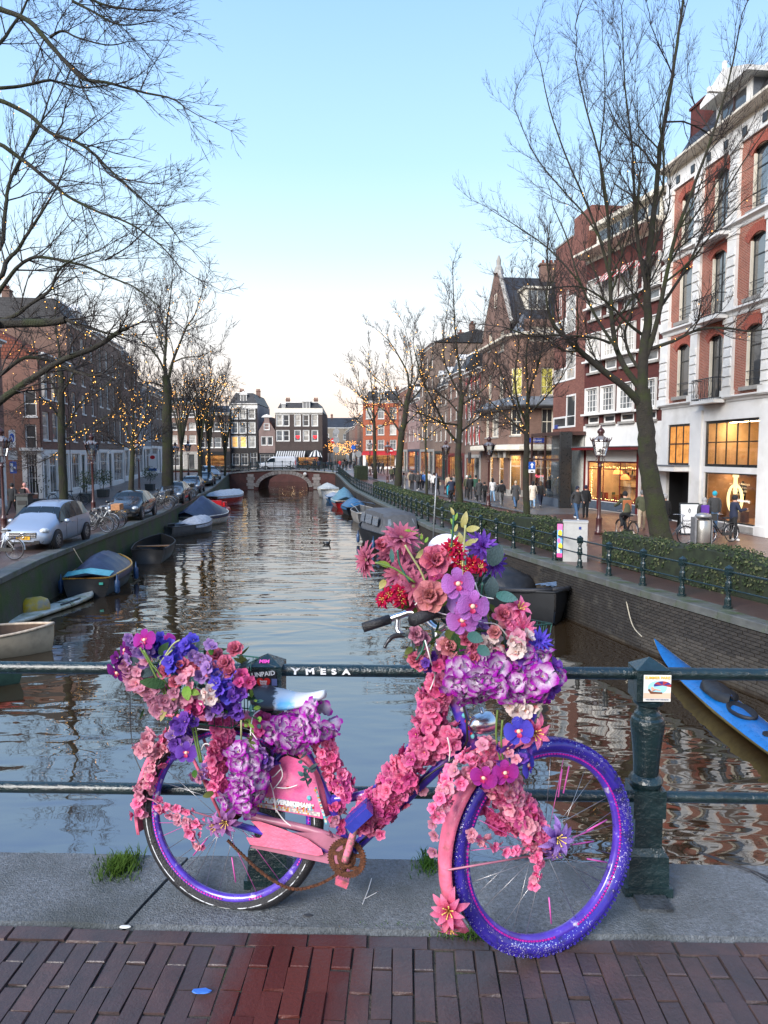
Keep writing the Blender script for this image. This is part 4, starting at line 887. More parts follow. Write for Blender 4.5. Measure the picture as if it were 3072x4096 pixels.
def far_street():
 ax = lambda Y: (-11.4-(Y-134)*.048, Y); bx = lambda Y: (-3.97-(Y-134)*.085, Y)
 spec = [(134, 143, 1690, BK['brown']), (143.2, 153, 1712, BK['grey']), (153.2, 165, 1722, BK['lred']), (165.2, 180, 1738, BK['brown']), (180.2, 200, 1742, BK['grey']), (200.2, 225, 1752, BK['dbrown'])]
 lb = ['first', 'second', 'third', 'fourth', 'fifth', 'sixth']; tint = ['brown', 'grey', 'red', 'brown', 'grey', 'dark']
 for k, (y0, y1, yt, m) in enumerate(spec):
  for side, fn in ((0, ax), (1, bx)):
   p0, p1 = (fn(y0), fn(y1)) if side == 0 else (fn(y1), fn(y0)); Ym = (y0+y1)/2
   zt = P(1380, yt+(18 if side == 0 else -26), Ym).z; h = zt-far_z
   rows = [(3.2+i*2.7, 4.9+i*2.7) for i in range(max(1, int((h-3.4)/2.7)))]
   simple_house('street_house', '%s %s brick house on the %s side of the narrow street beyond the crossing' % (lb[k], tint[k], 'west' if side == 0 else 'east'), p0, p1, h, m, rows, 4, 1.1, ws(white, P_grey, 1, (.5,), .12), far_z, depth=9, roof='saddle', rh=1.3, panes=(P_curt, P_grey), zsplit=2.8, gm=white if k % 2 else black, shopr=[(1, 4, .4, 2.3, 'dark')], chim=1, group='houses along the narrow street')
 a, b = P(1290, 1750, 232), P(1470, 1750, 232)
 simple_house('street_house', 'pale gabled building with a small roof turret closing the narrow street', (a.x, 232), (b.x, 232), P(1370, 1712, 232).z-far_z, M_('yellowish_stone', (.20, .17, .135), rough=.8), [(3.5, 5.5), (7, 9)], 5, 1.2, ws(white, P_grey, 1, (.5,), .12), far_z, roof='saddle', rh=3.4, depth=12, chim=2)
far_street()
def street_lights():
 rr = random.Random(6); t = thing('string_lights', 'warm light garlands hung across the narrow street beyond the crossing', 'string lights', Matrix.Translation((-9, 150, far_z)), 'string lights in the trees'); iv = t.matrix_world.inverted(); b = MB(); w = MB()
 for k in range(9):
  Y = 132+7*k; x0, x1 = -11.4-(Y-134)*.048, -3.97-(Y-134)*.085; z = far_z+5.2+.2*k; pts = [V((x0+(x1-x0)*i/12, Y, z-1.3*math.sin(math.pi*i/12))) for i in range(13)]; w.tube(pts, .02, 3)
  for p in pts[1:-1]:
   for j in range(3): q = p+V((rr.uniform(-.3, .3), rr.uniform(-1, 1), -rr.uniform(.1, 1.6))); b.ball(q, .06, 0, 4, 3)
 b.build('bulb', glow('garland_bulb', (1, .42, .10), 2.2), t, False, iv, kind='stuff'); w.build('wire', black, t, False, iv)
street_lights()
# left row
def on_left(Y): return (-24.9-.125*(Y-53), Y)
def lr_house(label, Y0, Y1, ytop, xm, wallm, ncol, nfl, **k):
 zb = zg((Y0+Y1)/2)-.05; Ym = (Y0+Y1)/2; h = P(xm, ytop, Ym).z-zb; g0 = 4.0; fh = (h-g0-.4)/nfl
 rows = [(g0+fh*i+.4, g0+fh*i+.4+fh*.68) for i in range(nfl)]; w = math.hypot(on_left(Y1)[0]-on_left(Y0)[0], Y1-Y0)
 sr = k.pop('sr', None) or [(.35, w*.3, .5, 3.4, 'dark'), (w*.36, w*.36+1.0, .02, 3.3, 'door'), (w*.55, w-.35, .5, 3.4, 'dark')]
 return simple_house('canal_house', label, on_left(Y0), on_left(Y1), h, wallm, rows, ncol, k.pop('ww', 1.05), k.pop('st', ws(white, P_dark, 1, (.5,), .10, sill=white)), zb, shopr=sr, zsplit=3.7, gm=k.pop('gm', white), panes=(P_dark, P_grey, P_curt), **k)
lr_house('red brick house with a white ground floor at the left edge of the photo', 38, 46.2, 1330, 10, BK['lred'], 3, 3, roof='red', rh=1.5)
rC, FCn = lr_house('red brick corner house with a white shopfront and red pantile roof', 53, 59.5, 1440, 230, BK['lred'], 3, 2, roof='red', rh=2.6, sr=[(.3, 1.3, .02, 3.2, 'door', white), (1.6, 3.4, .4, 3.4, 'dark'), (3.7, 6.2, .4, 3.4, 'dark')], ww=1.5)
def corner_side():
 a = on_left(53); F = Fac((a[0]-8, a[1]-1.25), (a[0]+.0, a[1]-.24), ZQ-.05); M = rC.matrix_world.inverted() @ F.M; h = P(100, 1440, 53).z-ZQ+.05
 ops = [tuple(F.rect(95, 1563, 145, 1665)), tuple(F.rect(100, 1697, 146, 1800))]; sh = F.rect(112, 1815, 152, 1985); sh[2] = .45
 wall(rC, M, F.w, h, ops+[sh], BK['lred'], name='side_wall', sides=False)
 for o in ops: window(rC, M, o, ws(white, P_dark, 1, (.5,), .09, sill=white))
 window(rC, M, sh, ws(white, P_dark, 3, (.4, .72), .09), name='shop_window')
 zt = F.uz(130, 1803)[1]; MB().bb(F.uz(90, 1850)[0], sh[0]-.02, -.1, -.002, .02, zt).bb(sh[1]+.02, F.w+.08, -.1, -.002, .02, zt).bb(sh[0]-.02, sh[1]+.02, -.1, -.002, sh[3]+.02, zt).bb(F.uz(90, 1850)[0]-.1, F.w+.15, -.3, -.002, zt, zt+.22).build('shop_surround', white, rC, M=M)
 MB().prism([(0, h), (F.w, h), (F.w/2, h+2.6)], 0, .3).build('side_gable', pantile, rC, M=M)
 return F
FCS = corner_side()
lr_house('brown brick canal house with a dark sign board over a white door', 59.7, 68.4, 1318, 340, BK['brown'], 3, 4, roof='mansard', rh=1.6, dorm=1)
rg = lr_house('grey brown canal house with a white panelled shopfront and leaded glass', 68.6, 78.6, 1368, 450, BK['grey'], 4, 3, roof='saddle', rh=1.3)
lr_house('dark brown canal house with closely spaced tall sash windows', 78.8, 86.3, 1455, 530, BK['brown'], 3, 3, roof='mansard', rh=1.4)
lr_house('grey fronted canal house with a hoist beam and white stoop', 86.5, 93.9, 1545, 585, M_('blue_grey_render', (.24, .245, .26), rough=.8, ns=.8), 3, 2, roof='saddle', rh=1.8)
lr_house('low umber brick house at the far end of the left quay', 94.1, 109, 1590, 650, BK['grey'], 5, 2, roof='mansard', rh=1.2)
# far bridge
def far_bridge():
 root = thing('arch_bridge', 'brick arch bridge with pale stone voussoirs crossing the end of the canal', 'bridge', Matrix.Translation((-13.6, 97, 0)))
 X0, X1 = -20.75, -6.45; cx = P(1134, 1900, 97).x; hw = 3.35; zs = ZW+.35; rise = P(1134, 1896, 97).z-zs
 top = lambda x: -.47-.5*((x-cx)/8)**2-.16
 bri = brick_mat('bridge_brick', (.16, .06, .05), (.115, .046, .042), (.10, .06, .055), ms=.009, dirt=((.05, .035, .032), .5, .5, .75))
 def arc(x):
  t = max(0, 1-((x-cx)/hw)**2); return zs+rise*math.sqrt(t) if abs(x-cx) < hw else ZW-.3
 n = 56; mb = MB(); xs = sorted([X0+(X1-X0)*i/n for i in range(n+1)]+[cx-hw+.001, cx+hw-.001])
 for y, flip in ((97, 0), (104.8, 1)):
  mb.loft([[(x, y, arc(x)), (x, y, top(x))] for x in xs])
 ins = [cx-hw+2*hw*i/24 for i in range(25)]; mb.loft([[(x, 97, arc(x) if 0 < i < 24 else ZW-.3), (x, 104.8, arc(x) if 0 < i < 24 else ZW-.3)] for i, x in enumerate(ins)])
 mb.build('spandrel', bri, root, M=Matrix.Translation((13.6, -97, 0)))
 iv = Matrix.Translation((13.6, -97, 0)); pale = M_('pale_voussoir', (.30, .265, .24), rough=.8, ns=2, na=.3, var=.12)
 k = 23
 for i in range(k):
  t0, t1 = math.pi*i/k, math.pi*(i+1)/k; g = .008
  f = lambda t, r: (cx-(hw+r)*math.cos(t), zs+(rise+r)*math.sin(t))
  q = [f(t0+g, 0), f(t1-g, 0), f(t1-g, .5), f(t0+g, .5)]; MB().prism([(x, z) for x, z in q], 96.93, 97.02).build('voussoir', pale, root, M=iv)
 for sx in (-1, 1):
  for r in range(7):
   z0 = ZW+.1+r*.40
   if z0+.36 > top(cx+sx*(hw+1.0)): break
   w = .55 if r % 2 else .40; MB().bb(cx+sx*(hw+1.05)-w, cx+sx*(hw+1.05)+w, 96.95, 97.02, z0, z0+.37).build('quoin_stone', pale, root, M=iv)
 dk = MB(); dk.loft([[(x, 96.85, top(x)), (x, 96.85, top(x)+.16), (x, 104.95, top(x)+.16)] for x in xs]); dk.build('deck', stone, root, M=iv)
 rd = MB(); rd.loft([[(x, 97.5, top(x)+.17), (x, 104.3, top(x)+.17)] for x in xs]); rd.build('roadway', asphalt, root, M=iv)
 for y in (97.1, 104.7):
  for i in range(13):
   x = X0+.4+(X1-X0-.8)*i/12; z = top(x)+.16; MB().lathe([(.09, z), (.09, z+.15), (.045, z+.25), (.05, z+.95), (.08, z+1.0), (.08, z+1.12), (.0, z+1.2)], 8, 0, Matrix.Translation((x, y, 0))).build('railing_post', dgreen, root, M=iv)
  for dz in (.5, 1.02): MB().tube([(x, y, top(x)+.16+dz) for x in xs], .028, 5).build('rail', dgreen, root, M=iv)
 q = P(1378, 1911, 96.9); b = MB().bb(-.62, .62, -.05, 0, -.38, .38).build('direction_sign', white, None, M=Matrix.Translation(q)); tag(b, 'white board with a black arrow fixed to the far arch bridge', 'sign')
 MB().bb(-.4, .25, -.056, -.0502, -.06, .06).add([(.2, -.056, -.18), (.45, -.056, 0), (.2, -.056, .18)], [(0, 1, 2)]).build('arrow', black, b)
 q = P(1220, 1897, 96.8); tag(MB().ball((0, 0, 0), .26, 0, 12, 8).build('globe_lamp', M_('opal_glass', (.75, .72, .66), rough=.3), None, M=Matrix.Translation(q)), 'white round lamp on the face of the far arch bridge', 'lamp')
 MB().quad((-200, 124, ZW-.5), (200, 124, ZW-.5), (200, 124, far_z), (-200, 124, far_z)).build('quay_wall', bri, kind='structure')
 MB().bb(-200, -6.5, 123.6, 124.5, far_z-.2, far_z+.01).build('quay_kerb', granite_dark, kind='structure')
far_bridge()
# FOREGROUND RAILING
def rail_Y(x): return 2.65+SL*x
rail_green = M_('railing_green', (.006, .019, .021), rough=.22, spec=.6, ns=14, na=.4, bump=.5, bs=45, coat=.4, dirt=((.03, .036, .034), 9, .62, .8))
paint_w = M_('white_marker', (.75, .76, .76), rough=.4)
stk = lambda n, c: M_('sticker_'+n, c, rough=.35, na=.05)
def foreground_railing():
 root = thing('bridge_railing', 'dark green painted iron railing of the near bridge with two posts and stickers', 'railing', Matrix.Translation((0, rail_Y(0), 0))); iv = root.matrix_world.inverted()
 for z, r in ((.832, .0235), (.362, .0215)):
  pts = [(x, rail_Y(x), z+.002*noise.noise((x*2, z, 0))) for x in [-9.5+.35*i for i in range(55)]]
  o = MB().tube(pts, r, 12).build('rail', rail_green, root, smooth=True, M=iv)
 posts = []
 for px in (-1660, -430, 1072, 2578, 4080, 5580):
  x = (px-1536)/FPX*2.72; Y = rail_Y(x)
  Zp = lambda y: P(2578, y, 2.56).z
  mb = MB(); T = Matrix.Translation((x, Y, 0)) @ Matrix.Rotation(BR, 4, 'Z')
  mb.box((0, 0, .022), (.175, .15, .05), 0, T); mb.box((0, 0, .10), (.15, .135, .12), 0, T, (.96, .96)); mb.box((0, 0, .172), (.135, .125, .03), 0, T, (.78, .8))
  mb.box((0, 0, .255), (.100, .098, .15), 0, T); mb.box((0, 0, .355), (.118, .112, .105), 0, T)
  mb.lathe([(.05, .405), (.058, .415), (.062, .43), (.055, .445), (.044, .452), (.046, .462), (.047, .50), (.052, .56), (.058, .61), (.062, .645), (.058, .665), (.050, .672), (.048, .684), (.036, .694), (.036, .71), (.052, .722), (.055, .735), (.045, .745)], 20, 0, T)
  mb.box((0, 0, .80), (.118, .105, .115), 0, T, (1.02, 1.02)); mb.add([T @ V(p) for p in ((-.0605, -.054, .858), (.0605, -.054, .858), (.0605, .054, .858), (-.0605, .054, .858), (0, 0, .895))], [(0, 1, 4), (1, 2, 4), (2, 3, 4), (3, 0, 4)])
  p = mb.build('railing_post', rail_green, root, M=iv); smooth_by_angle(p, 35)
  if px > 1000 and px < 3000: MB().box((0, -.115, .018), (.115, .09, .012), 0, T).build('foot_plate', M_('worn_iron', (.09, .10, .11), rough=.3, metal=.5, ns=20, na=.4, bump=.5, bs=80), p)
  posts.append((p, T))
 def flat(parent, T, dx, z, w, h, mat, d=0., poly=None):
  mb = MB(); y = -.0545-d
  pts = poly or [(-w/2, -h/2), (w/2, -h/2), (w/2, h/2), (-w/2, h/2)]
  mb.add([(dx+a, y, z+b) for a, b in pts], [tuple(range(len(pts)))]); return mb
 def text(parent, T, s, size, mat, x, z, d=.002, rot=0):
  tm = text_mesh(s, size, mat, extrude=.0002, bold=size*.02); return link('lettering', tm, parent, T @ Matrix.Translation((x, -.0545-d, z)) @ Matrix.Rotation(math.pi/2, 4, 'X') @ Matrix.Rotation(rot, 4, 'Z'))
 p, T = posts[2]
 s1 = flat(p, T, -.008, .795, .098, .098, None, .002).build('sticker', stk('black', (.02, .02, .024)), p, M=T)
 heart = [(.026*math.sin(t)**3, .026*(.8125*math.cos(t)-.3125*math.cos(2*t)-.125*math.cos(3*t)-.0625*math.cos(4*t))) for t in [k*math.pi/12 for k in range(24)]]
 flat(p, T, -.006, .80, 0, 0, None, .004, heart).build('heart', stk('red', (.5, .02, .02)), p, M=T)
 for a, b, c, d in ((-.035, .768, .03, .022), (.03, .775, .028, .02), (.034, .803, .02, .026)): flat(p, T, a, b, c, d, None, .003).build('print_patch', stk('grey%d' % int(a*1000), (.25, .22+.1*a, .24) if a < 0 else (.12, .14, .3)), p, M=T)
 text(p, T, 'UNPAID', .024, paint_w, -.006, .833, .0045, .12); text(p, T, 'OVER TIME', .0165, paint_w, -.004, .754, .0045, .06); text(p, T, 'Santo', .012, paint_w, -.006, .807, .005); text(p, T, 'VIVE', .012, paint_w, -.006, .797, .005)
 T2 = T @ Matrix.Translation((0, 0, 0)); tm = text_mesh('MIM', .021, stk('pink', (.8, .08, .45)), extrude=.0002, bold=.0008); link('lettering', tm, p, T @ Matrix.Translation((-.006, -.036, .874)) @ Matrix.Rotation(math.radians(38), 4, 'X'))
 p, T = posts[3]
 flat(p, T, .012, .795, .098, .098, None, .003).build('sticker', stk('white', (.78, .77, .72)), p, M=T)
 flat(p, T, .012, .797, 0, 0, None, .004, [(.034*math.cos(t), .025*math.sin(t)) for t in [k*math.pi/12 for k in range(24)]]).build('print_sky', stk('sky', (.35, .68, .85)), p, M=T)
 flat(p, T, .012, .768, .096, .020, None, .0045).build('print_sand', stk('sand', (.80, .52, .38)), p, M=T)
 def seg(c, r, n, t0, t1, sx, sy): return [(0, 0)]+[(sx*math.cos(t0+(t1-t0)*k/n), sy*math.sin(t0+(t1-t0)*k/n)) for k in range(n+1)]
 for k in range(6):
  t0 = math.pi*(-.12+k*.2); pm = [(.03+q[0], .0+q[1]) for q in seg(0, 0, 3, t0, t0+math.pi*.2, .031, .016)]; flat(p, T, 0, .806, 0, 0, None, .005, pm).build('print_parasol', [stk('parasol_red', (.42, .05, .05)), stk('parasol_navy', (.06, .04, .22))][k % 2], p, M=T)
 flat(p, T, .0, .777, 0, 0, None, .0052, [(-.022, .012), (-.012, -.002), (.03, -.002), (.03, .004), (-.008, .006), (-.018, .018)]).build('print_deckchair', stk('brown', (.16, .06, .03)), p, M=T)
 flat(p, T, .0, .785, 0, 0, None, .0056, [(-.012, .014), (-.004, .016), (.006, .004), (.024, .0), (.024, .005), (.004, .010), (-.008, -.002)]).build('print_sunbather', stk('skin', (.72, .42, .30)), p, M=T)
 text(p, T, 'SUMMER PARIS', .0138, stk('yellow', (.85, .50, .03)), .012, .834, .006); text(p, T, 'NOS DESIRS FONT DESORDRE', .0060, stk('navy', (.03, .04, .14)), .012, .7535, .006)
 for ch, px, py, sz, rt in (('Y', 1181, 2657, .050, -.1), ('m', 1240, 2657, .046, .1), ('e', 1292, 2662, .044, 0), ('s', 1336, 2664, .042, .15), ('a', 1385, 2664, .042, 0)):
  q = P(px, py, rail_Y((px-1536)/FPX*2.7)-.0245); tm = text_mesh(ch.upper() if ch != 'm' else 'M', sz*.82, paint_w, extrude=.0004, bold=.0016); link('graffiti', tm, root, iv @ Matrix.Translation((q.x, q.y-.002, .834)) @ Matrix.Rotation(math.pi/2, 4, 'X') @ Matrix.Rotation(rt, 4, 'Z') @ Matrix.Diagonal((1.15, .8, 1, 1)))
 return root
foreground_railing()
# BICYCLE
def attr_petal(name, inner, tip, edge=None, var=.12, lo=.1, hi=.9):
 if name in MATS: return MATS[name]
 m, N, L, b = nodes(name); MATS[name] = m
 at = N.new('ShaderNodeAttribute'); at.attribute_name = 'pt'; tc = N.new('ShaderNodeTexCoord')
 oi = N.new('ShaderNodeObjectInfo'); hs = N.new('ShaderNodeHueSaturation')
 n = ntex(N, L, tc.outputs['Object'], 4.5, 4, .7)
 f = ramp(N, L, math_(N, L, 'ADD', at.outputs['Fac'], math_(N, L, 'MULTIPLY', n, .4)), lo+.2, hi+.2)
 c = mixc(N, L, f, inner, tip); c = mixc(N, L, ramp(N, L, ntex(N, L, tc.outputs['Object'], 9, 5, .75), .58, .80), c, tuple(x*.78 for x in inner)) if 'leaf' not in name and 'white' not in name else c
 bp = N.new('ShaderNodeBump'); bp.inputs['Strength'].default_value = .5; bp.inputs['Distance'].default_value = .06; L.new(ntex(N, L, tc.outputs['Object'], 14, 3), bp.inputs['Height']); L.new(bp.outputs[0], b.inputs['Normal'])
 L.new(ramp2(N, L, oi.outputs['Random'], 1-var, 1+var), hs.inputs['Value']); L.new(ramp2(N, L, oi.outputs['Random'], .488, .512), hs.inputs['Hue']); L.new(c, hs.inputs['Color'])
 L.new(hs.outputs[0], b.inputs['Base Color']); b.inputs['Roughness'].default_value = .8; b.inputs['Specular IOR Level'].default_value = .15
 tr = N.new('ShaderNodeBsdfTranslucent'); L.new(hs.outputs[0], tr.inputs[0]); mx = N.new('ShaderNodeMixShader'); mx.inputs[0].default_value = .28
 L.new(b.outputs[0], mx.inputs[1]); L.new(tr.outputs[0], mx.inputs[2]); L.new(mx.outputs[0], N['Material Output'].inputs[0])
 return m
FM = dict(
pink=attr_petal('pink_petal', (.80, .06, .26), (.88, .27, .45)), hot=attr_petal('hot_pink_petal', (.64, .035, .24), (.83, .15, .38)), pale=attr_petal('pale_pink_petal', (.84, .27, .40), (.89, .43, .53)),
pw=attr_petal('white_magenta_petal', (.86, .74, .87), (.45, .02, .46), lo=.42, hi=.86), wpk=attr_petal('white_pink_petal', (.85, .15, .22), (.88, .72, .68), lo=.05, hi=.5),
dusty=attr_petal('dusty_rose_petal', (.26, .04, .10), (.56, .17, .27)), rose=attr_petal('rose_petal', (.46, .04, .12), (.74, .20, .30)), peach=attr_petal('peach_rose_petal', (.50, .12, .13), (.70, .26, .27)),
red=attr_petal('crimson_petal', (.30, .004, .03), (.52, .012, .07)), orch=attr_petal('lilac_orchid_petal', (.42, .09, .40), (.52, .20, .62)), mag=attr_petal('magenta_orchid_petal', (.45, .02, .24), (.42, .045, .36)),
blue=attr_petal('blue_petal', (.10, .06, .52), (.14, .10, .68)), viol=attr_petal('violet_petal', (.14, .03, .34), (.22, .09, .52)), plum=attr_petal('plum_petal', (.10, .008, .14), (.19, .02, .22)), lav=attr_petal('lavender_petal', (.22, .10, .44), (.46, .27, .58)),
lily=attr_petal('purple_lily_petal', (.16, .02, .13), (.48, .22, .50)), blily=attr_petal('violet_lily_petal', (.16, .06, .42), (.44, .26, .66)), plily=attr_petal('pink_lily_petal', (.58, .010, .08), (.84, .24, .40)), mauve=attr_petal('mauve_petal', (.42, .11, .22), (.66, .30, .42)))
G_ = dict(green=attr_petal('green_leaf', (.06, .16, .03), (.10, .22, .05)), lime=attr_petal('lime_leaf', (.22, .40, .06), (.30, .46, .10)), teal=attr_petal('teal_leaf', (.06, .18, .17), (.13, .27, .26)), grey=attr_petal('grey_leaf', (.045, .075, .08), (.09, .13, .14)), dark=attr_petal('dark_leaf', (.025, .06, .025), (.05, .10, .04)), yellow=attr_petal('yellow_leaf', (.45, .40, .12), (.60, .55, .25)), olive=attr_petal('olive_leaf', (.10, .13, .035), (.16, .19, .06)))
stamen = M_('yellow_stamen', (.75, .50, .12), rough=.6); lipw = M_('orchid_lip', (.75, .48, .35), rough=.5, ns=90, na=.4); stem_m = M_('flower_stem', (.12, .19, .04), rough=.5); stem_p = M_('pale_stem', (.34, .36, .16), rough=.5)
def petal(mb, L, W, lift, cup, tip=1.6, nl=5, nw=3, base=.12, M=None, wav=0., curl=0., mat=0):
 vs = []; at = []; fs = []; ph = R.random()*6
 for i in range(nl+1):
  t = i/nl; hw = W*.5*(min(1, .26+1.25*t)*math.sqrt(max(.06, 1-(max(0, t-.42)/.60)**3.2)) if tip < .84 else max(.02, math.sin(math.pi*(base+(1-base)*t)**tip)**.75 if t < 1 else .12)); r = L*(t-.12*curl*t*t*t); z = lift*L*t*(1-.5*t)-curl*L*.55*t**3
  for j in range(nw):
   s = 2*j/(nw-1)-1; vs.append((r, s*hw, z+cup*hw*s*s+wav*L*math.sin(ph+t*5+s*2.2))); at.append(t)
 for i in range(nl):
  for j in range(nw-1): fs.append((i*nw+j, i*nw+j+1, (i+1)*nw+j+1, (i+1)*nw+j))
 return mb.add(vs, fs, mat, M, at)
def RZ(a, tilt=0.): return Matrix.Rotation(a, 4, 'Z') @ Matrix.Rotation(-tilt, 4, 'Y')
FP = {}
def blossom_mesh(key, mat, seed):
 R.seed(seed); mb = MB()
 for k in range(5): petal(mb, 1, .98, .35, .22, .72, 3, 3, .25, RZ(k*1.257+R.uniform(-.15, .15), R.uniform(.05, .6)), .10)
 for k in range(3): petal(mb, .62, .7, .5, .2, .72, 2, 3, .25, RZ(k*2.1+R.uniform(-.3, .3), R.uniform(.6, 1.1)), .09)
 mb.ball((0, 0, .08), .10, 1, 5, 3); return mb.mesh(key, [mat, stamen], True)
def blossoms(key):
 if key not in FP: FP[key] = [blossom_mesh(key+'_blossom', FM[key], 50+i) for i in range(4)]
 return FP[key]
BIG = dict(
gerbera=([(15, 1.0, .26, .12, .10, .95, .10, .25, 0), (12, .78, .22, .2, .10, .95, .38, .15, .05)], ('disc', .17)),
mum=([(14, .95, .22, .1, .12, .9, .1, .2, 0), (12, .75, .2, .2, .12, .9, .5, .15, .06), (8, .5, .18, .3, .1, .9, .95, .1, .1)], ('disc', .10)),
lily=([(6, 1.1, .36, .5, .28, 1.05, .1, .75, 0), (6, .95, .34, .6, .28, 1.05, .5, .6, .04)], ('stamens', .3)),
rose=([(6, .95, .9, .45, .5, .72, .35, .35, -.05), (5, .78, .8, .6, .6, .72, .85, .2, 0), (5, .6, .7, .7, .7, .72, 1.2, .0, .05), (4, .45, .55, .7, .8, .72, 1.45, -.1, .1)], ('disc', .12)),
orchid=([(2, .95, 1.15, .08, .10, .70, .05, .15, .04), (3, .92, .66, .08, .08, .78, .0, .15, 0)], ('lip', .3)))
def petal_mesh(kind, row, spec, mat):
 k = (kind, row, mat.name)
 if k not in FP:
  R.seed(len(kind)*7+row); n, L, W, lift, cup, tip, tilt, curl, z = spec; mb = MB(); petal(mb, L, W, lift, cup, tip, 6 if kind != 'mum' else 4, 5 if W > .5 else 3, .14, None, .02, curl); FP[k] = mb.mesh('petal', [mat], True)
 return FP[k]
def centre_mesh(kind, c, mat):
 k = (kind, 'c', mat.name)
 if k not in FP:
  mb = MB()
  if c[0] == 'disc': mb.ball((0, 0, .03), c[1], 0, 8, 4, None, (1, 1, .6)); mm = [M_('flower_eye_'+kind, (.16, .10, .05) if kind == 'gerbera' else (.30, .05, .08))]
  elif c[0] == 'stamens':
   for i in range(6): a = i*1.05; mb.tube([(0, 0, 0), (.12*math.cos(a), .12*math.sin(a), .35), (.26*math.cos(a), .26*math.sin(a), .52)], .022, 4); mb.ball((.26*math.cos(a), .26*math.sin(a), .54), .05, 0, 4, 3)
   mm = [stamen]
  else:
   mb.ball((0, 0, .06), .15, 0, 8, 5, None, (1, 1, .8)); petal(mb, .42, .36, .55, .6, .8, 4, 3, .2, RZ(-math.pi/2), 0, .4, 1); petal(mb, .26, .24, .6, .4, .8, 3, 3, .2, RZ(.3), 0, 0, 1); petal(mb, .26, .24, .6, .4, .8, 3, 3, .2, RZ(math.pi-.3), 0, 0, 1); mm = [lipw, M_('orchid_throat', (.42, .02, .10), rough=.5)]
  FP[k] = mb.mesh(kind, mm, True)
 return FP[k]
rh, fh = V((-.557, 2.538, .335)), V((.533, 2.308, .348)); LEAN = .105
def plane_axes(yaw):
 u = V((math.cos(yaw), math.sin(yaw), 0)); n0 = V((-math.sin(yaw), math.cos(yaw), 0)); return u, n0*math.cos(LEAN)-V((0, 0, 1))*math.sin(LEAN), V((0, 0, 1))*math.cos(LEAN)+n0*math.sin(LEAN)
BU, BN, BW = plane_axes(math.atan2(fh.y-rh.y, fh.x-rh.x)); FU, FN, FW = plane_axes(math.radians(22.5))
def bp(x, y, off=0.): return on_plane(x, y, rh-BN*off, BN)
def fp(x, y, off=0.): return on_plane(x, y, fh-FN*off, FN)
bike = thing('bicycle', 'pink and violet city bicycle covered in artificial flowers leaning on the bridge railing', 'bicycle', Matrix.Translation((0, 2.42, .012))); BI = bike.matrix_world.inverted()
violet = M_('violet_paint', (.05, .028, .33), rough=.28, coat=.5, ns=12, na=.35, dirt=((.32, .09, .24), 7, .54, .66)); pinkp = M_('pink_paint', (.76, .15, .25), rough=.42, coat=.2, ns=14, na=.2, bump=.25, bs=90, dirt=((.26, .10, .075), 9, .56, .68)); mauvep = M_('mauve_paint', (.36, .13, .19), rough=.4, ns=9)
rust = M_('rust', (.12, .042, .018), rough=.85, ns=60, na=.6, bump=.8, bs=200); chrome = M_('chrome', (.62, .62, .63), rough=.18, metal=1, na=.05); silver = M_('aluminium', (.52, .53, .54), rough=.3, metal=.9, na=.1); rubber = M_('black_rubber', (.014, .014, .017), rough=.5, ns=30, na=.3, bump=.4, bs=150); wire_w = M_('white_cable', (.75, .73, .70), rough=.4); wire_k = M_('black_cable', (.015, .015, .018), rough=.4); wire_g = M_('green_wire', (.02, .10, .07), rough=.4); spoke_m = M_('steel_spoke', (.42, .41, .42), rough=.3, metal=.8); beads_m = M_('magenta_beads', (.60, .02, .35), rough=.15, coat=1, ns=120, na=.5)
def glitter_paint():
 m, N, L, b = nodes('glitter_violet'); tc = N.new('ShaderNodeTexCoord'); v = N.new('ShaderNodeTexVoronoi'); v.inputs['Scale'].default_value = 330; L.new(tc.outputs['Object'], v.inputs[0])
 sp = N.new('ShaderNodeSeparateColor'); L.new(v.outputs['Color'], sp.inputs[0]); n = ntex(N, L, tc.outputs['Object'], 5, 3)
 pres = math_(N, L, 'GREATER_THAN', math_(N, L, 'ADD', sp.outputs[0], math_(N, L, 'MULTIPLY', n, .60)), 1.24)
 wear = ramp(N, L, ntex(N, L, tc.outputs['Object'], 16, 4, .7), .56, .70)
 L.new(mixc(N, L, pres, mixc(N, L, wear, (.034, .018, .29), (.012, .011, .04)), (.75, .70, .95)), b.inputs['Base Color']); L.new(math_(N, L, 'MULTIPLY', pres, .9), b.inputs['Metallic'])
 b.inputs['Roughness'].default_value = .3; b.inputs['Coat Weight'].default_value = .4
 nr = N.new('ShaderNodeBump'); nr.inputs['Strength'].default_value = .6; nr.inputs['Distance'].default_value = .004; L.new(sp.outputs[1], nr.inputs['Height']); L.new(nr.outputs[0], b.inputs['Normal']); return m
glit = glitter_paint()
rim_m = M_('rim_violet', (.075, .034, .38), rough=.3, coat=.5, ns=18, na=.3, dirt=((.55, .50, .62), 26, .60, .72))
def bpart(name, mb, mat, smooth=True, parent=None): return mb.build(name, mat, parent or bike, smooth=smooth, M=BI if parent is None else None)
def btube(name, pts, r, mat, n=10, parent=None):
 return bpart(name, MB().tube(smooth_path(pts), r, n), mat, True, parent)
def smooth_path(pts, k=4):
 pts = [V(p) for p in pts]
 if len(pts) < 3: return pts
 out = []
 for i in range(len(pts)-1):
  a, b, c, d = pts[max(0, i-1)], pts[i], pts[i+1], pts[min(len(pts)-1, i+2)]
  for j in range(k):
   t = j/k; out.append(.5*((2*b)+(c-a)*t+(2*a-5*b+4*c-d)*t*t+(3*b-a-3*c+d)*t**3))
 return out+[pts[-1]]
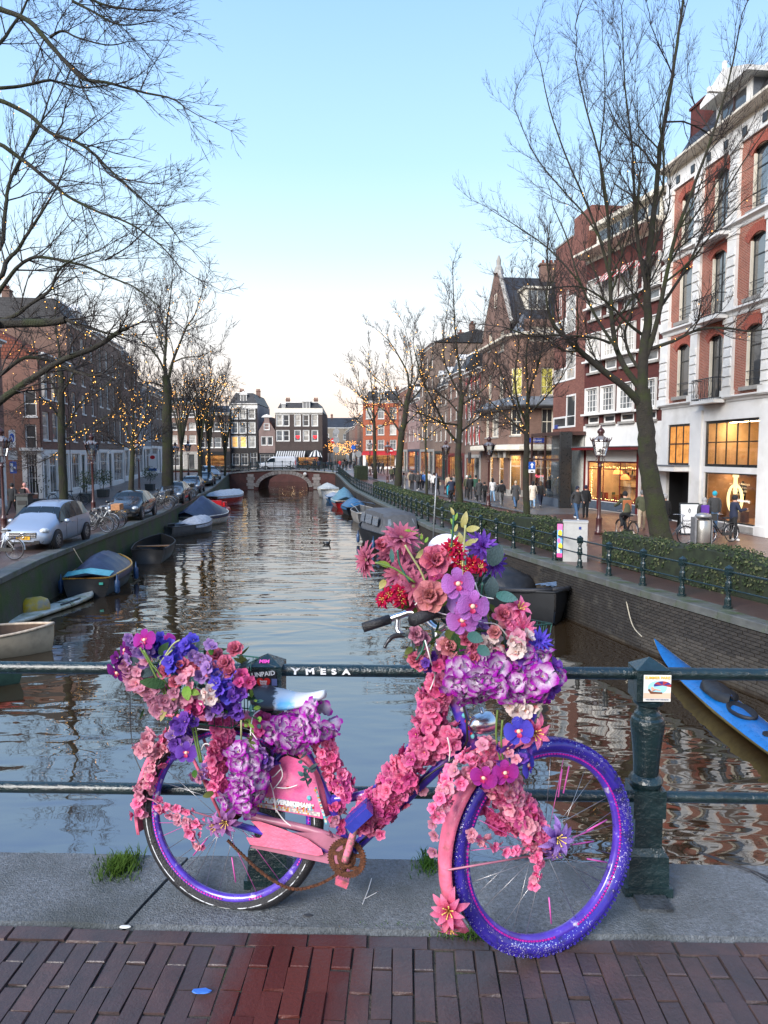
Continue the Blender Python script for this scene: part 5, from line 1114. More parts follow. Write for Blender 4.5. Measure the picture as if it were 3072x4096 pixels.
def wheel(hub, U, W_, N_, front):
 wl = None; n = 64; Mx = basis(U, -N_, W_, hub)     # local x forward, z up, y towards the camera
 def ringpts(prof, flat=False, tread=False):
  rings = []
  for i in range(n):
   a = 2*math.pi*i/n; ring = []
   for r, y in prof:
    x, z = r*math.cos(a), r*math.sin(a); w = y
    if flat and z < -.322:
     d = -.322-z; z = -.322-d*.12; w = y*(1+d*16)
    ring.append((x, w, z))
   rings.append(ring)
  return rings+[rings[0]]
 m = MB(); pr = [(.290, -.012), (.286, 0), (.290, .012), (.302, .0135), (.314, .014), (.314, -.014), (.302, -.0135), (.290, -.012)]; m.loft(ringpts(pr)); o = m.build('wheel', rim_m, bike, True, BI @ Mx)
 tw = .027 if front else .024; c = .327; tr = .0245
 prof = [(c+tr*math.cos(t), tw*math.sin(t)) for t in [math.radians(v) for v in (-150, -120, -90, -62, -40, -20, 0, 20, 40, 62, 90, 120, 150)]]
 t = MB(); t.loft(ringpts(prof, not front)); t.build('tyre', glit if front else rubber, o, True)
 if not front:
  st = MB(); st.loft(ringpts([(.3235, .0245), (.3265, .0248)])); st.build('reflective_stripe', M_('reflective_stripe', (.62, .64, .66), rough=.4, ns=16, na=.1, dirt=((.03, .03, .035), 22, .48, .56)), o)
 else:
  bl = MB()
  for i in range(150):
   a = 2*math.pi*i/150
   for s in (-1, 1): bl.box((0, s*(.0150+.004*(i % 2)), .3455), (.0085, .011, .008), 0, Matrix.Rotation(-a, 4, 'Y'))
  bl.build('tread', glit, o, kind='stuff')
 sp = MB(); rr = random.Random(4+front)
 for i in range(36):
  a = 2*math.pi*(i+.2)/36; s = 1 if i % 2 else -1; off = (.9 if (i//2) % 2 else -.9)
  if rr.random() < (.28 if front else .34): continue
  sp.tube([(.024*math.cos(a+off), s*.03, .024*math.sin(a+off)), (.289*math.cos(a), s*.002, .289*math.sin(a))], .0011, 4, 1 if rr.random() < .3 else 0)
 for i in range(9): a = rr.uniform(0, 6.28); r0 = rr.uniform(.1, .18); sp.tube([(r0*math.cos(a), .012, r0*math.sin(a)), ((r0+.09)*math.cos(a+.03), .008, (r0+.09)*math.sin(a+.03))], .0027, 5, 1)
 sp.build('spokes', [spoke_m, beads_m2], o, True)
 h = MB(); h.lathe([(.006, -.06), (.012, -.055), (.012, -.04), (.034, -.034), (.034, -.028), (.018, -.02), (.018, .02), (.034, .028), (.034, .034), (.014, .04), (.012, .055), (.006, .06)], 14, 0, Matrix.Rotation(math.pi/2, 4, 'X')); h.build('hub', rust, o, True)
 bd = MB()
 for i in range(170):
  a = 2*math.pi*i/170
  if noise.noise((math.cos(a)*2.4, math.sin(a)*2.4, front)) < -.22: continue
  bd.box((0, .0150, .3005), (.0066, .004, .005), 0, Matrix.Rotation(-a, 4, 'Y'))
 bd.build('bead_row', beads_m, o, kind='stuff'); return o
beads_m2 = M_('pink_spoke_cover', (.62, .10, .38), rough=.4)
w_rear = wheel(rh, BU, BW, BN, 0); w_front = wheel(fh, FU, FW, FN, 1)
def fender(name, hub, U, W_, N_, a0, a1, r, w, mat, n=36):
 mb = MB(); rows = []
 for i in range(n+1):
  a = math.radians(a0+(a1-a0)*i/n); d = U*math.cos(a)+W_*math.sin(a)
  rows.append([hub+d*(r+dr)+N_*y for y, dr in ((-w, -.016), (-w*.85, -.002), (-w*.4, .006), (0, .008), (w*.4, .006), (w*.85, -.002), (w, -.016))])
 mb.loft(rows); o = bpart(name, mb, mat); so = o.modifiers.new('thick', 'SOLIDIFY'); so.thickness = .0025; return o
fender('rear_fender', rh, BU, BW, BN, 6, 196, .372, .034, pinkp); fender('front_fender', fh, FU, FW, FN, 96, 211, .382, .036, pinkp)
BB = bp(1402, 3407, 0)
fr = MB()
def ft(pts, r, k=4, n=12, m=0): fr.tube(smooth_path(pts, k), r, n, m)
ft([bp(1175, 2900), bp(1290, 3145), bp(1400, 3395)], .0165); ft([bp(1330, 3196), bp(1420, 3186), bp(1500, 3160), bp(1570, 3085), bp(1650, 2980), bp(1725, 2850), bp(1795, 2745)], .0155)
ft([BB, bp(1510, 3305), bp(1650, 3170), bp(1780, 3045), bp(1872, 2965)], .0185); ft([bp(1793, 2735), bp(1840, 2850), bp(1895, 2990)], .0255, 2)
for s in (-1, 1): ft([BB+BN*s*.035, rh+BN*s*.062], .011, 2); ft([bp(1190, 2940)+BN*s*.02, rh+BN*s*.062], .009, 2)
fr.tube([BB-BN*.045, BB+BN*.045], .023, 12)
frame = bpart('frame', fr, violet)
btube('brake_cable', [bp(1795, 2620, .06), bp(1870, 2960, .05), bp(1700, 3110, .04), bp(1560, 3260, .03), bp(1440, 3370, .03)], .004, wire_k, 6)
fk = MB()
crown = bp(1900, 3000)
for s in (-1, 1): fk.tube(smooth_path([crown+FN*s*.042+V((0, 0, .0)), fp(1960, 3080)+FN*s*.05, fp(2080, 3260)+FN*s*.05, fh+FN*s*.055]), .011, 8)
fk.tube([crown-FN*.05, crown+FN*.05], .016, 8); fk.tube([bp(1895, 2985), crown], .02, 10); bpart('fork', fk, pinkp)
st_top = P(1748, 2580, 2.33); stem_pts = [bp(1795, 2740), st_top, P(1752, 2520, 2.33)]
btube('stem', stem_pts, .0125, silver)
barR, barL = P(1770, 2436, 2.19), P(1560, 2476, 2.42)
btube('handlebar', [barR+V((-.02, 0, 0)), P(1830, 2440, 2.22), P(1800, 2490, 2.29), P(1752, 2516, 2.33), P(1705, 2480, 2.37), P(1650, 2450, 2.40), P(1600, 2462, 2.415), barL], .0115, chrome, 12)
btube('grip', [P(1790, 2428, 2.205), P(1652, 2482, 2.06)], .0185, rubber, 14); btube('grip', [P(1560, 2476, 2.42), P(1452, 2511, 2.40)], .0165, rubber, 14)
btube('shifter', [P(1788, 2428, 2.215), P(1758, 2440, 2.175)], .026, M_('grey_plastic', (.10, .105, .115), rough=.35), 14)
lev = MB(); lev.tube(smooth_path([P(1800, 2500, 2.2), P(1805, 2530, 2.19), P(1770, 2555, 2.16), P(1745, 2590, 2.14)]), [.017]*4+[.015]*4+[.011]*4+[.007], 8); bpart('brake_lever', lev, silver)
lev = MB(); lev.tube(smooth_path([P(1592, 2478, 2.42), P(1590, 2520, 2.40), P(1610, 2540, 2.39)]), .010, 8); bpart('brake_bracket', lev, silver); lev = MB(); lev.tube(smooth_path([P(1618, 2540, 2.38), P(1575, 2545, 2.37), P(1550, 2568, 2.36), P(1537, 2592, 2.35)]), [.009]*4+[.008]*4+[.006]*4+[.004], 8); bpart('brake_lever', lev, M_('dark_alloy', (.06, .06, .065), rough=.35, metal=.6))
bl = MB().ball((0, 0, 0), .019, 0, 12, 8); bl.build('bell', M_('copper', (.62, .30, .20), rough=.3, metal=.8), bike, True, BI @ Matrix.Translation(P(1672, 2462, 2.36)))
bdm0 = M_('white_bead', (.7, .68, .64), rough=.15, coat=1)
cr = MB(); cm = basis(BU, -BN, BW, BB-BN*.05)
tooth = [((.064+(.006 if k % 2 else 0), 2*math.pi*k/88)) for k in range(88)]; cr.loft([[(r*math.cos(a), y, r*math.sin(a)) for r, a in q] for q, y in (([(.047, a) for r, a in tooth], -.0025), (tooth, -.0025), (tooth, .0025), ([(.047, a) for r, a in tooth], .0025), ([(.047, a) for r, a in tooth], -.0025))], closed=True)
for k in range(5): cr.box((.038*math.cos(1.257*k+.3), 0, .038*math.sin(1.257*k+.3)), (.032, .004, .013), 0, Matrix.Rotation(0, 4, 'Y'), None)
cr.lathe([(.030, -.003), (.034, .005), (.026, .012), (.018, .013), (.012, .022)], 20, 0, Matrix.Rotation(-math.pi/2, 4, 'X'))
for k in range(14): cr.ball((.040*math.cos(1.9+k*.13), -.005, .040*math.sin(1.9+k*.13)), .0032, 1, 5, 4)
cro = cr.build('chainring', [rust, bdm0], bike, M=BI @ cm)
cr2 = MB(); cr2.tube(smooth_path([BB-BN*.075, bp(1415, 3330, .085), bp(1430, 3268, .10)]), [.013]*4+[.0115]*4+[.009], 8); bpart('crank', cr2, M_('flaking_pink', (.30, .17, .16), rough=.6, ns=40, dirt=((.75, .18, .28), 30, .48, .55)))
cr3 = MB(); cr3.tube([BB+BN*.03, bp(1385, 3440, -.05), bp(1370, 3500, -.06)], .010, 8); bpart('crank', cr3, rust); pd = MB(); pd.box((0, 0, 0), (.045, .085, .024)); pd.build('pedal', pinkp, bike, M=BI @ Matrix.Translation(bp(1370, 3508, -.10)) @ Matrix.Rotation(.4, 4, 'Y'))
pd = MB(); pd.box((0, 0, 0), (.095, .075, .032)); pd.box((0, 0, .018), (.09, .02, .01)); pd.build('pedal', M_('blue_pedal', (.03, .04, .30), rough=.25, coat=.5), bike, M=BI @ Matrix.Translation(bp(1438, 3262, .12)) @ Matrix.Rotation(-.75, 4, 'Y'))
ch = MB(); path = smooth_path([bp(910, 3360, .04), bp(960, 3410, .04), bp(1060, 3500, .045), bp(1170, 3555, .05), bp(1280, 3535, .05), bp(1370, 3482, .05)], 14); prev = None
for i in range(len(path)-1):
 a, b = path[i], path[i+1]; d = (b-a).normalized(); Mx = basis(d, BN, d.cross(BN), a); ch.box(((b-a).length*.5, 0, 0), ((b-a).length*1.1, .004 if i % 2 else .009, .0085), 0, Mx)
ch.build('chain', rust, bike, M=BI)
cc = MB(); pl = [(1003, 3284), (1040, 3286), (1120, 3312), (1230, 3356), (1285, 3396), (1293, 3418), (1270, 3424), (1150, 3402), (1000, 3378), (985, 3350), (1040, 3352), (1052, 3335), (1030, 3310)]
def plate(pl, off, th, mat, name): 
 mb = MB(); f = [bp(x, y, off+th) for x, y in pl]; k = [bp(x, y, off) for x, y in pl]; n = len(pl); mb.add(f+k, [tuple(range(n))[::-1], tuple(range(n, 2*n))]+[(j, (j+1) % n, (j+1) % n+n, j+n) for j in range(n)]); return bpart(name, mb, mat, False)
plate(pl, .052, .012, pinkp, 'chain_guard'); plate([(1000, 3390), (1060, 3330), (1290, 3330), (1380, 3370), (1380, 3470), (1290, 3450)], .0455, .003, mauvep, 'chain_guard_back')
btube('chain_tube', [bp(985, 3262, .03), bp(1240, 3318, .035), bp(1380, 3370, .035)], .013, mauvep, 10)
plate([(1129, 3029), (1150, 3022), (1205, 3040), (1256, 3089), (1276, 3170), (1292, 3276), (1130, 3245), (1003, 3222), (1050, 3120)], .045, .004, M_('skirt_pink', (.60, .085, .24), rough=.45, ns=6, na=.35, bump=.2, bs=80, dirt=((.78, .28, .38), 5, .5, .75)), 'skirt_guard')
bdm = [M_('bead_%d' % i, c, rough=.12, coat=1) for i, c in enumerate(((.7, .62, .55), (.62, .28, .05), (.5, .03, .06), (.12, .45, .50), (.45, .40, .42)))]
sk = MB()
def bead_row(p0, p1, n, rows=3, step=9, cols=(0, 1, 4, 0, 2, 3)):
 for r in range(rows):
  for i in range(n):
   t = (i+.5)/n; x = p0[0]+(p1[0]-p0[0])*t; y = p0[1]+(p1[1]-p0[1])*t+r*step; q = bp(x, y, .0505); sk.box(q, (.0062, .004, .0062), R.choice(cols), None)
bead_row((1012, 3182), (1255, 3222), 40, 3, 9); bead_row((1006, 3210), (1280, 3254), 44, 2, 8, (0, 1, 4)); bead_row((1262, 3150), (1305, 3290), 26, 2, 5)
sk.build('bead_mosaic', bdm, bike, M=BI, kind='stuff')
tm = text_mesh('FLOWERBIKEMAN', .021, paint_w, bold=.0012); link('lettering', tm, bike, BI @ basis(BU, BW, -BN, bp(1150, 3213, .053)) @ Matrix.Rotation(-.02, 4, 'Z'))
bead2 = MB(); bead_row_ = None
gm_ = MB()
for x, y, s, c in ((1838, 2815, .007, 0), (1849, 2838, .008, 4), (1857, 2862, .009, 3), (1866, 2885, .007, 2), (1872, 2893, .006, 0), (1880, 2912, .009, 2), (1890, 2945, .009, 3), (1885, 2935, .006, 2), (1237, 3192, .010, 3), (1262, 3160, .006, 1), (1150, 3150, .006, 2)): gm_.ball(bp(x, y, .032 if x > 1500 else .05), s, c, 6, 4)
for i in range(26): x, y = 1745+i*.9, 2900-i*5; gm_.ball(bp(x, y, .02), .003, i % 5, 4, 3)
gm_.build('rhinestone', bdm, bike, M=BI, kind='stuff')
rk_ = MB()
for s in (-.06, .06): rk_.tube(smooth_path([bp(690, 2842)+BN*s, bp(860, 2862)+BN*s, bp(1025, 2885)+BN*s]), .0075, 8); rk_.tube([bp(735, 2850)+BN*s, bp(800, 3010)+BN*s, rh+BN*s*1.05], .006, 6)
rk_.tube([bp(690, 2842)-BN*.06, bp(690, 2842)+BN*.06], .007, 6); rk_.tube([bp(1025, 2885)-BN*.06, bp(1025, 2885)+BN*.06], .007, 6); bpart('luggage_rack', rk_, pinkp)
def wire_basket(c8, name, mat, nu=9, nv=5):
 mb = MB(); b, t = c8[:4], c8[4:]
 for f in (0, .5, 1):
  ring = [b[i].lerp(t[i], f) for i in range(4)]; mb.tube(ring, .0028, 5, closed=True)
 for i in range(4):
  for k in range(nu): f = k/nu; mb.tube([b[i].lerp(b[(i+1) % 4], f), t[i].lerp(t[(i+1) % 4], f)], .0017, 4)
 return bpart(name, mb, mat)
q0 = [bp(700, 2838)-BN*.13, bp(985, 2875)-BN*.13, bp(985, 2875)+BN*.13, bp(700, 2838)+BN*.13]; wire_basket(q0+[p+V((0, 0, .20))+(BN*s*.02) for p, s in zip(q0, (-1, -1, 1, 1))], 'rear_basket', wire_g)
btube('basket_rim', [bp(962, 2622, .12), bp(985, 2700, .12), bp(1010, 2790, .11)], .008, rubber, 8)
c_ = P(1985, 2690, 2.27); ux_, uy_ = FU, FN; q1 = [c_-ux_*.11-uy_*.10, c_+ux_*.11-uy_*.10, c_+ux_*.11+uy_*.10, c_-ux_*.11+uy_*.10]; wire_basket(q1+[p+V((0, 0, .16))+(p-c_)*.15 for p in q1], 'front_basket', wire_g)
def saddle_():
 mb = MB(); p0, p1 = bp(1030, 2806), bp(1302, 2782); d = (p1-p0); L = d.length; d.normalize(); up = V((0, 0, 1)); s_ = d.cross(up).normalized(); up = s_.cross(d); rings = []
 for i in range(15):
  t = i/14; w = (.088*(1-t)**.9+.028)*min(1, .55+t*4)*(1 if t < .93 else .7); hgt = .034*(1-.5*t); zz = .012*math.cos(t*5)+(.006 if t < .2 else 0)
  rings.append([p0+d*(L*t)+s_*(w*math.cos(a))+up*(zz+(hgt*math.sin(a) if a <= math.pi else hgt*(1.0-.35*t)*math.sin(a))+ (.0 if a <= math.pi else 0)) for a in [2*math.pi*k/16 for k in range(16)]])
 mb.loft(rings, 0, None, True, True); m, N, L_, b = nodes('cracked_saddle'); tc = N.new('ShaderNodeTexCoord'); se = N.new('ShaderNodeSeparateXYZ'); L_.new(tc.outputs['Object'], se.inputs[0])
 n1 = ntex(N, L_, tc.outputs['Object'], 14, 5, .7)
 xx = math_(N, L_, 'ADD', se.outputs[0], math_(N, L_, 'MULTIPLY', math_(N, L_, 'SUBTRACT', n1, .5), .10))
 c = mixc(N, L_, math_(N, L_, 'MAXIMUM', ramp(N, L_, xx, -.392, -.380), ramp(N, L_, math_(N, L_, 'ADD', se.outputs[2], math_(N, L_, 'MULTIPLY', xx, .5)), .600, .606)), (.045, .045, .05), (.70, .70, .70)); 
 blue = math_(N, L_, 'MULTIPLY', ramp(N, L_, xx, -.385, -.365), ramp(N, L_, xx, -.315, -.335)); c = mixc(N, L_, math_(N, L_, 'MULTIPLY', blue, ramp(N, L_, se.outputs[2], .785, .770)), c, (.18, .52, .80))
 top = ramp(N, L_, math_(N, L_, 'ADD', se.outputs[2], math_(N, L_, 'MULTIPLY', n1, .02)), .806, .812); c = mixc(N, L_, math_(N, L_, 'MULTIPLY', top, ramp(N, L_, xx, -.32, -.34)), c, mixc(N, L_, ramp(N, L_, ntex(N, L_, tc.outputs['Object'], 40, 2), .45, .5), (.62, .20, .25), (.6, .64, .72)))
 L_.new(c, b.inputs['Base Color']); b.inputs['Roughness'].default_value = .45
 mb.build('saddle', m, bike, True, BI); return
saddle_()
hl = MB(); hl.lathe([(.0, -.055), (.018, -.05), (.032, -.03), (.038, 0), (.039, .02), (.036, .03), (.0, .034)], 18, 0, basis(FN, FW, FU, bp(1936, 2892, .03))); hl.tube([bp(1925, 2830, .03), bp(1948, 2930, .03)], .008, 6); bpart('headlamp', hl, chrome)
btube('light_cable', [bp(1040, 2840, .1), bp(1010, 2870, .13), bp(1000, 2960, .14), bp(985, 3030, .13)], .0022, wire_w, 5); btube('light_cable', [bp(1000, 2920, .1), bp(1045, 2990, .12), bp(1060, 3080, .11), bp(1090, 3160, .07), bp(1105, 3250, .07)], .0022, wire_w, 5)
for pts in ([(1090, 3160), (1130, 3105), (1115, 3050)], [(1105, 3150), (1150, 3152), (1190, 3140)], [(1105, 3240), (1135, 3280), (1165, 3305)], [(1060, 3080), (1085, 3110), (1125, 3075)], [(840, 2910), (850, 2920), (790, 2915)], [(860, 2985), (820, 2975), (805, 3000)]): btube('light_cable', [bp(x, y, .075) for x, y in pts], .0022, wire_w, 5)
for pts in ([(1700, 2560), (1722, 2640), (1740, 2700), (1720, 2760)], [(1660, 2420), (1690, 2400), (1730, 2440), (1790, 2460)], [(1880, 2470), (1930, 2490), (1990, 2500), (2040, 2560)], [(1790, 2950), (1800, 3000), (1796, 3045)], [(1900, 2330), (1920, 2380), (1975, 2395)]): btube('light_cable', [P(x, y, 2.12 if y < 2700 else 2.28) for x, y in pts], .0022, wire_w, 5)
btube('loose_wire', [P(520, 2740, 2.6), P(522, 2900, 2.58), P(535, 3010, 2.55), P(565, 3085, 2.52)], .0018, wire_k, 5)
btube('mudguard_stay', [fh-FN*.06, fp(1790, 3480, .04)], .0032, mauvep, 6); btube('mudguard_stay', [rh-BN*.06, bp(575, 3190, .05)], .003, mauvep, 6)
# flowers
def axis_m(p, ax, size, spin=None):
 z = V(ax).normalized(); x = z.orthogonal().normalized(); y = z.cross(x); s = spin if spin is not None else R.uniform(0, 6.28)
 return basis(x, y, z, p) @ Matrix.Rotation(s, 4, 'Z') @ Matrix.Diagonal((size, size, size, 1))
CNT = {}
REST = {}
BNAME = dict(pink='pink_blossom', hot='hot_pink_blossom', pale='pale_blossom', pw='magenta_white_blossom', wpk='white_blossom', blue='blue_blossom', viol='violet_blossom', plum='plum_blossom', lav='lavender_blossom', red='red_blossom', mauve='mauve_blossom')
def put_blossom(key, p, ax, size):
 me = R.choice(blossoms(key)); M = axis_m(p, ax, size); CNT[key] = CNT.get(key, 0)+1
 if CNT[key] <= 295: link(BNAME[key], me, bike, BI @ M)
 else:
  r = REST.setdefault(key, MB()); r.add([M @ v.co for v in me.vertices], [tuple(f.vertices) for f in me.polygons], 0, None, [d.value for d in me.attributes['pt'].data])
def face(yawd=0., pitchd=0.):
 a, b = math.radians(yawd), math.radians(pitchd); return V((math.sin(a)*math.cos(b), -math.cos(a)*math.cos(b), math.sin(b)))
def big(kind, key, p, ax, size, spin=None, nm=None):
 rows, c = BIG[kind]; M = axis_m(p, ax, size, spin); o = link(nm or kind, centre_mesh(kind, c, FM[key]), bike, BI @ M)
 for ri, spc in enumerate(rows):
  n, Lp, Wp, lift, cup, tip, tilt, curl, z = spc; pm = petal_mesh(kind, ri, spc, FM[key])
  for k in range(n):
   if kind == 'orchid': a = (0.12, math.pi-.12)[k] if ri == 0 else (math.pi/2, math.pi*1.5-.62, math.pi*1.5+.62)[k]
   else: a = 2*math.pi*(k+.5*ri)/n+R.uniform(-.1, .1)
   link('petal', pm, o, Matrix.Translation((0, 0, z)) @ RZ(a, tilt+R.uniform(-.1, .1)))
 return o
ORI = None
def orient_up(p, ax, size):   # orchid upright: local +y is up
 z = V(ax).normalized(); y = (V((0, 0, 1))-z*z.z).normalized(); return basis(y.cross(z), y, z, p) @ Matrix.Diagonal((size, size, size, 1))
def orchid(key, px, py, Y, r, yaw=0., pitch=10., roll=0.):
 rows, c = BIG['orchid']; M = orient_up(P(px, py, Y), face(yaw, pitch), r*Y/2900) @ Matrix.Rotation(roll, 4, 'Z'); o = link('orchid', centre_mesh('orchid', c, FM[key]), bike, BI @ M)
 for ri, spc in enumerate(rows):
  pm = petal_mesh('orchid', ri, spc, FM[key])
  for k in range(spc[0]): link('petal', pm, o, Matrix.Translation((0, 0, spc[8])) @ RZ((0.12, math.pi-.12)[k] if ri == 0 else (math.pi/2, math.pi*1.5-.62, math.pi*1.5+.62)[k], spc[6]+R.uniform(-.08, .08)))
def garland(pts, rad, n, keys, size, back=.25, jit=.35):
 pts = smooth_path(pts, 6); tot = [0]
 for a, b in zip(pts, pts[1:]): tot.append(tot[-1]+(b-a).length)
 for k in range(n):
  s = (k+R.random())/n*tot[-1]; i = max(j for j in range(len(tot)) if tot[j] <= s); i = min(i, len(pts)-2); t = (pts[i+1]-pts[i]).normalized(); c = pts[i].lerp(pts[i+1], (s-tot[i])/max(1e-6, tot[i+1]-tot[i]))
  a1 = t.cross(V((0, 1, 0))).normalized(); a2 = V((0, -1, 0)); a2 = (a2-t*a2.dot(t)).normalized(); an = R.gauss(math.pi/2, .95) if R.random() > back else R.uniform(0, 6.28)
  d = a1*math.cos(an)+a2*math.sin(an); put_blossom(R.choice(keys), c+d*rad*R.uniform(.55, 1.1), (d+V((R.gauss(0, jit), R.gauss(0, jit)-.25, R.gauss(0, jit)))), size*R.uniform(.8, 1.2))
R.seed(5)
B = lambda l, off=0.: [bp(x, y, off) for x, y in l]
garland(B([(1762, 2700), (1735, 2800), (1712, 2900), (1690, 2985), (1640, 3050), (1575, 3130), (1510, 3215), (1440, 3290)], .03), .044, 200, ('pink', 'pink', 'pink', 'hot'), .026)
garland(B([(1680, 3010), (1760, 2950), (1830, 2960)], .04), .04, 44, ('pink',), .026); garland(B([(1640, 3080), (1560, 3180), (1500, 3260)], .03), .055, 60, ('pink', 'hot'), .025)
garland([fp(x, y, .04) for x, y in ((1910, 3010), (1960, 3060), (2010, 3130), (2060, 3220), (2115, 3300), (2160, 3345))], .044, 170, ('pink', 'pink', 'hot', 'pale'), .0255)
garland([fp(x, y, -.04) for x, y in ((1920, 3160), (1960, 3230), (2010, 3300))], .03, 26, ('hot',), .024)
garland([fp(x, y, .05) for x, y in ((1900, 3030), (1840, 3090), (1800, 3140), (1760, 3190), (1745, 3260))], .028, 46, ('pale', 'pink'), .021)
garland(B([(890, 2860), (885, 2950), (870, 3060), (880, 3160)], .09), .032, 70, ('hot', 'hot', 'pink'), .023)
garland(B([(965, 2985), (985, 3050), (1005, 3100), (985, 3160), (950, 3210)], .12), .045, 50, ('pw',), .037)
garland(B([(1110, 2900), (1180, 2930), (1250, 2900), (1295, 2860)], .05), .05, 54, ('pw',), .041)
garland(B([(1285, 2950), (1320, 3040), (1360, 3120), (1395, 3190)], .02), .032, 66, ('pink', 'pink', 'hot'), .022); garland(B([(1345, 3200), (1345, 3260), (1350, 3330)], .02), .025, 18, ('hot', 'mauve'), .018)
garland(B([(700, 2920), (655, 3000), (610, 3080), (575, 3160), (550, 3230), (560, 3270)], .03), .022, 44, ('pale', 'pink'), .021); garland(B([(570, 2950), (600, 2985), (590, 3010)], .06), .03, 14, ('pale',), .024)
garland(B([(700, 2920), (720, 2960), (740, 3010)], .09), .035, 20, ('lav', 'viol'), .026); garland(B([(790, 3080), (810, 3110)], .1), .02, 8, ('mauve', 'lav'), .022)
garland(B([(1075, 2990), (1050, 3040), (1095, 3020)], .1), .03, 16, ('lav', 'viol'), .022); garland(B([(1030, 2880), (1060, 2910)], .08), .03, 8, ('hot',), .022)
garland([P(x, y, 2.14) for x, y in ((1800, 2690), (1880, 2700), (1960, 2690), (2040, 2710), (2110, 2690), (2170, 2680))], .060, 78, ('pw',), .041); garland([P(x, y, 2.14) for x, y in ((2080, 2650), (2150, 2650), (2175, 2720), (2120, 2770))], .04, 22, ('pw', 'viol'), .034)
garland([P(x, y, 2.13) for x, y in ((2010, 2800), (2060, 2770), (2100, 2820), (2040, 2840), (2120, 2790))], .03, 18, ('wpk',), .026); garland([P(x, y, 2.1) for x, y in ((1985, 2530), (2040, 2560), (2090, 2570), (2070, 2610))], .03, 12, ('wpk', 'pale'), .024)
garland([P(x, y, 2.13) for x, y in ((2100, 3000), (2080, 3050), (1900, 2960))], .02, 8, ('pale', 'viol'), .022)
for k, (x, y) in enumerate(((1735, 3295), (1740, 3340), (1735, 3405))): put_blossom('mauve', fp(x, y, .06), face(-30), .02)
for pts, pl_, off in (([(1870, 3345), (1930, 3360), (2010, 3400), (2060, 3400), (2110, 3380)], fp, .06), ([(2130, 3400), (2150, 3440), (2140, 3530)], fp, .07), ([(640, 3230), (730, 3230), (800, 3290)], bp, .06), ([(610, 3200), (720, 3275), (820, 3300)], bp, .06), ([(740, 3280), (770, 3330), (810, 3400)], bp, .07)):
 pp = [pl_(x, y, off) for x, y in pts]; btube('sprig_stem', pp, .0022, mauvep, 5); garland(pp, .012, 5+2*len(pp), ('pale', 'pink'), .016, .2)
put_blossom('pink', bp(760, 3330, .08), face(), .024); put_blossom('pink', fp(2135, 3535, .07), face(), .024); put_blossom('pale', fp(1885, 3330, .06), face(), .022); put_blossom('pink', bp(1520, 3335, .06), face(), .022); put_blossom('pale', bp(1690, 3160, .0), face(), .022)
# ---- rear basket bouquet
def bb_(kind, key, x, y, r, Y=2.42, yaw=0., pitch=20., nm=None): return big(kind, key, P(x, y, Y), face(yaw+R.uniform(-12, 12), pitch+R.uniform(-10, 10)), r*Y/2900, None, nm)
orchid('mag', 578, 2560, 2.36, 52, -10, 25, .2); orchid('mag', 665, 2565, 2.45, 42, 25, 45, .5); orchid('plum', 500, 2600, 2.45, 50, -50, 10, .6); orchid('plum', 470, 2690, 2.40, 56, -30, -20, -.4); orchid('viol', 745, 3010, 2.34, 50, 0, 10)
for x, y, r, Y in ((725, 2665, 44, 2.36), (790, 2655, 48, 2.38), (860, 2625, 44, 2.42), (940, 2600, 42, 2.40), (905, 2655, 44, 2.36), (840, 2680, 40, 2.34), (665, 2690, 42, 2.36), (700, 2730, 34, 2.34), (920, 2690, 38, 2.34)): bb_('rose', 'rose', x, y, r, Y, pitch=30)
R.seed(8)
for x, y, n, key, sp, Y in ((640, 2600, 14, 'blue', 45, 2.40), (690, 2640, 16, 'blue', 40, 2.36), (755, 2590, 9, 'blue', 28, 2.40), (555, 2600, 12, 'lav', 40, 2.38), (520, 2640, 8, 'plum', 35, 2.40), (880, 2720, 16, 'blue', 50, 2.33), (850, 2690, 10, 'lav', 45, 2.33), (820, 2630, 6, 'lav', 40, 2.36), (910, 2770, 12, 'viol', 50, 2.33), (835, 2775, 6, 'wpk', 30, 2.32), (560, 2750, 10, 'pale', 40, 2.36), (630, 2790, 8, 'mauve', 40, 2.36), (625, 2840, 7, 'mauve', 25, 2.36), (740, 2880, 10, 'viol', 40, 2.34), (550, 2680, 10, 'mauve', 45, 2.38), (960, 2740, 8, 'hot', 30, 2.35), (700, 2780, 10, 'mauve', 40, 2.34), (770, 2820, 9, 'hot', 45, 2.36), (860, 2820, 9, 'lav', 45, 2.35), (760, 2720, 8, 'pale', 40, 2.34), (930, 2830, 8, 'viol', 40, 2.35)):
 for k in range(n): put_blossom(key, P(x+R.gauss(0, sp*.6), y+R.gauss(0, sp*.6), Y+R.uniform(-.03, .03)), face(R.uniform(-40, 40), R.uniform(-10, 60)), .023*R.uniform(.85, 1.2))
def leaf(x, y, Y, L, W, key, ang, bend=.3, name='leaf', pitch=20, yaw=0):
 k = ('leaf', key, round(W/L, 1), round(bend, 1))
 if k not in FP: mb = MB(); petal(mb, 1, W/L, .15, .25, .85, 6, 3, .06, None, .01, bend); FP[k] = mb.mesh('leaf', [G_[key]], True)
 z = face(yaw, pitch); up = (V((0, 0, 1))-z*z.z).normalized(); rt = up.cross(z); a = math.radians(ang); xa = rt*math.cos(a)+up*math.sin(a); s = L*Y/2900
 link(name, FP[k], bike, BI @ basis(xa, z.cross(xa), z, P(x, y, Y)) @ Matrix.Diagonal((s, s, s, 1)))
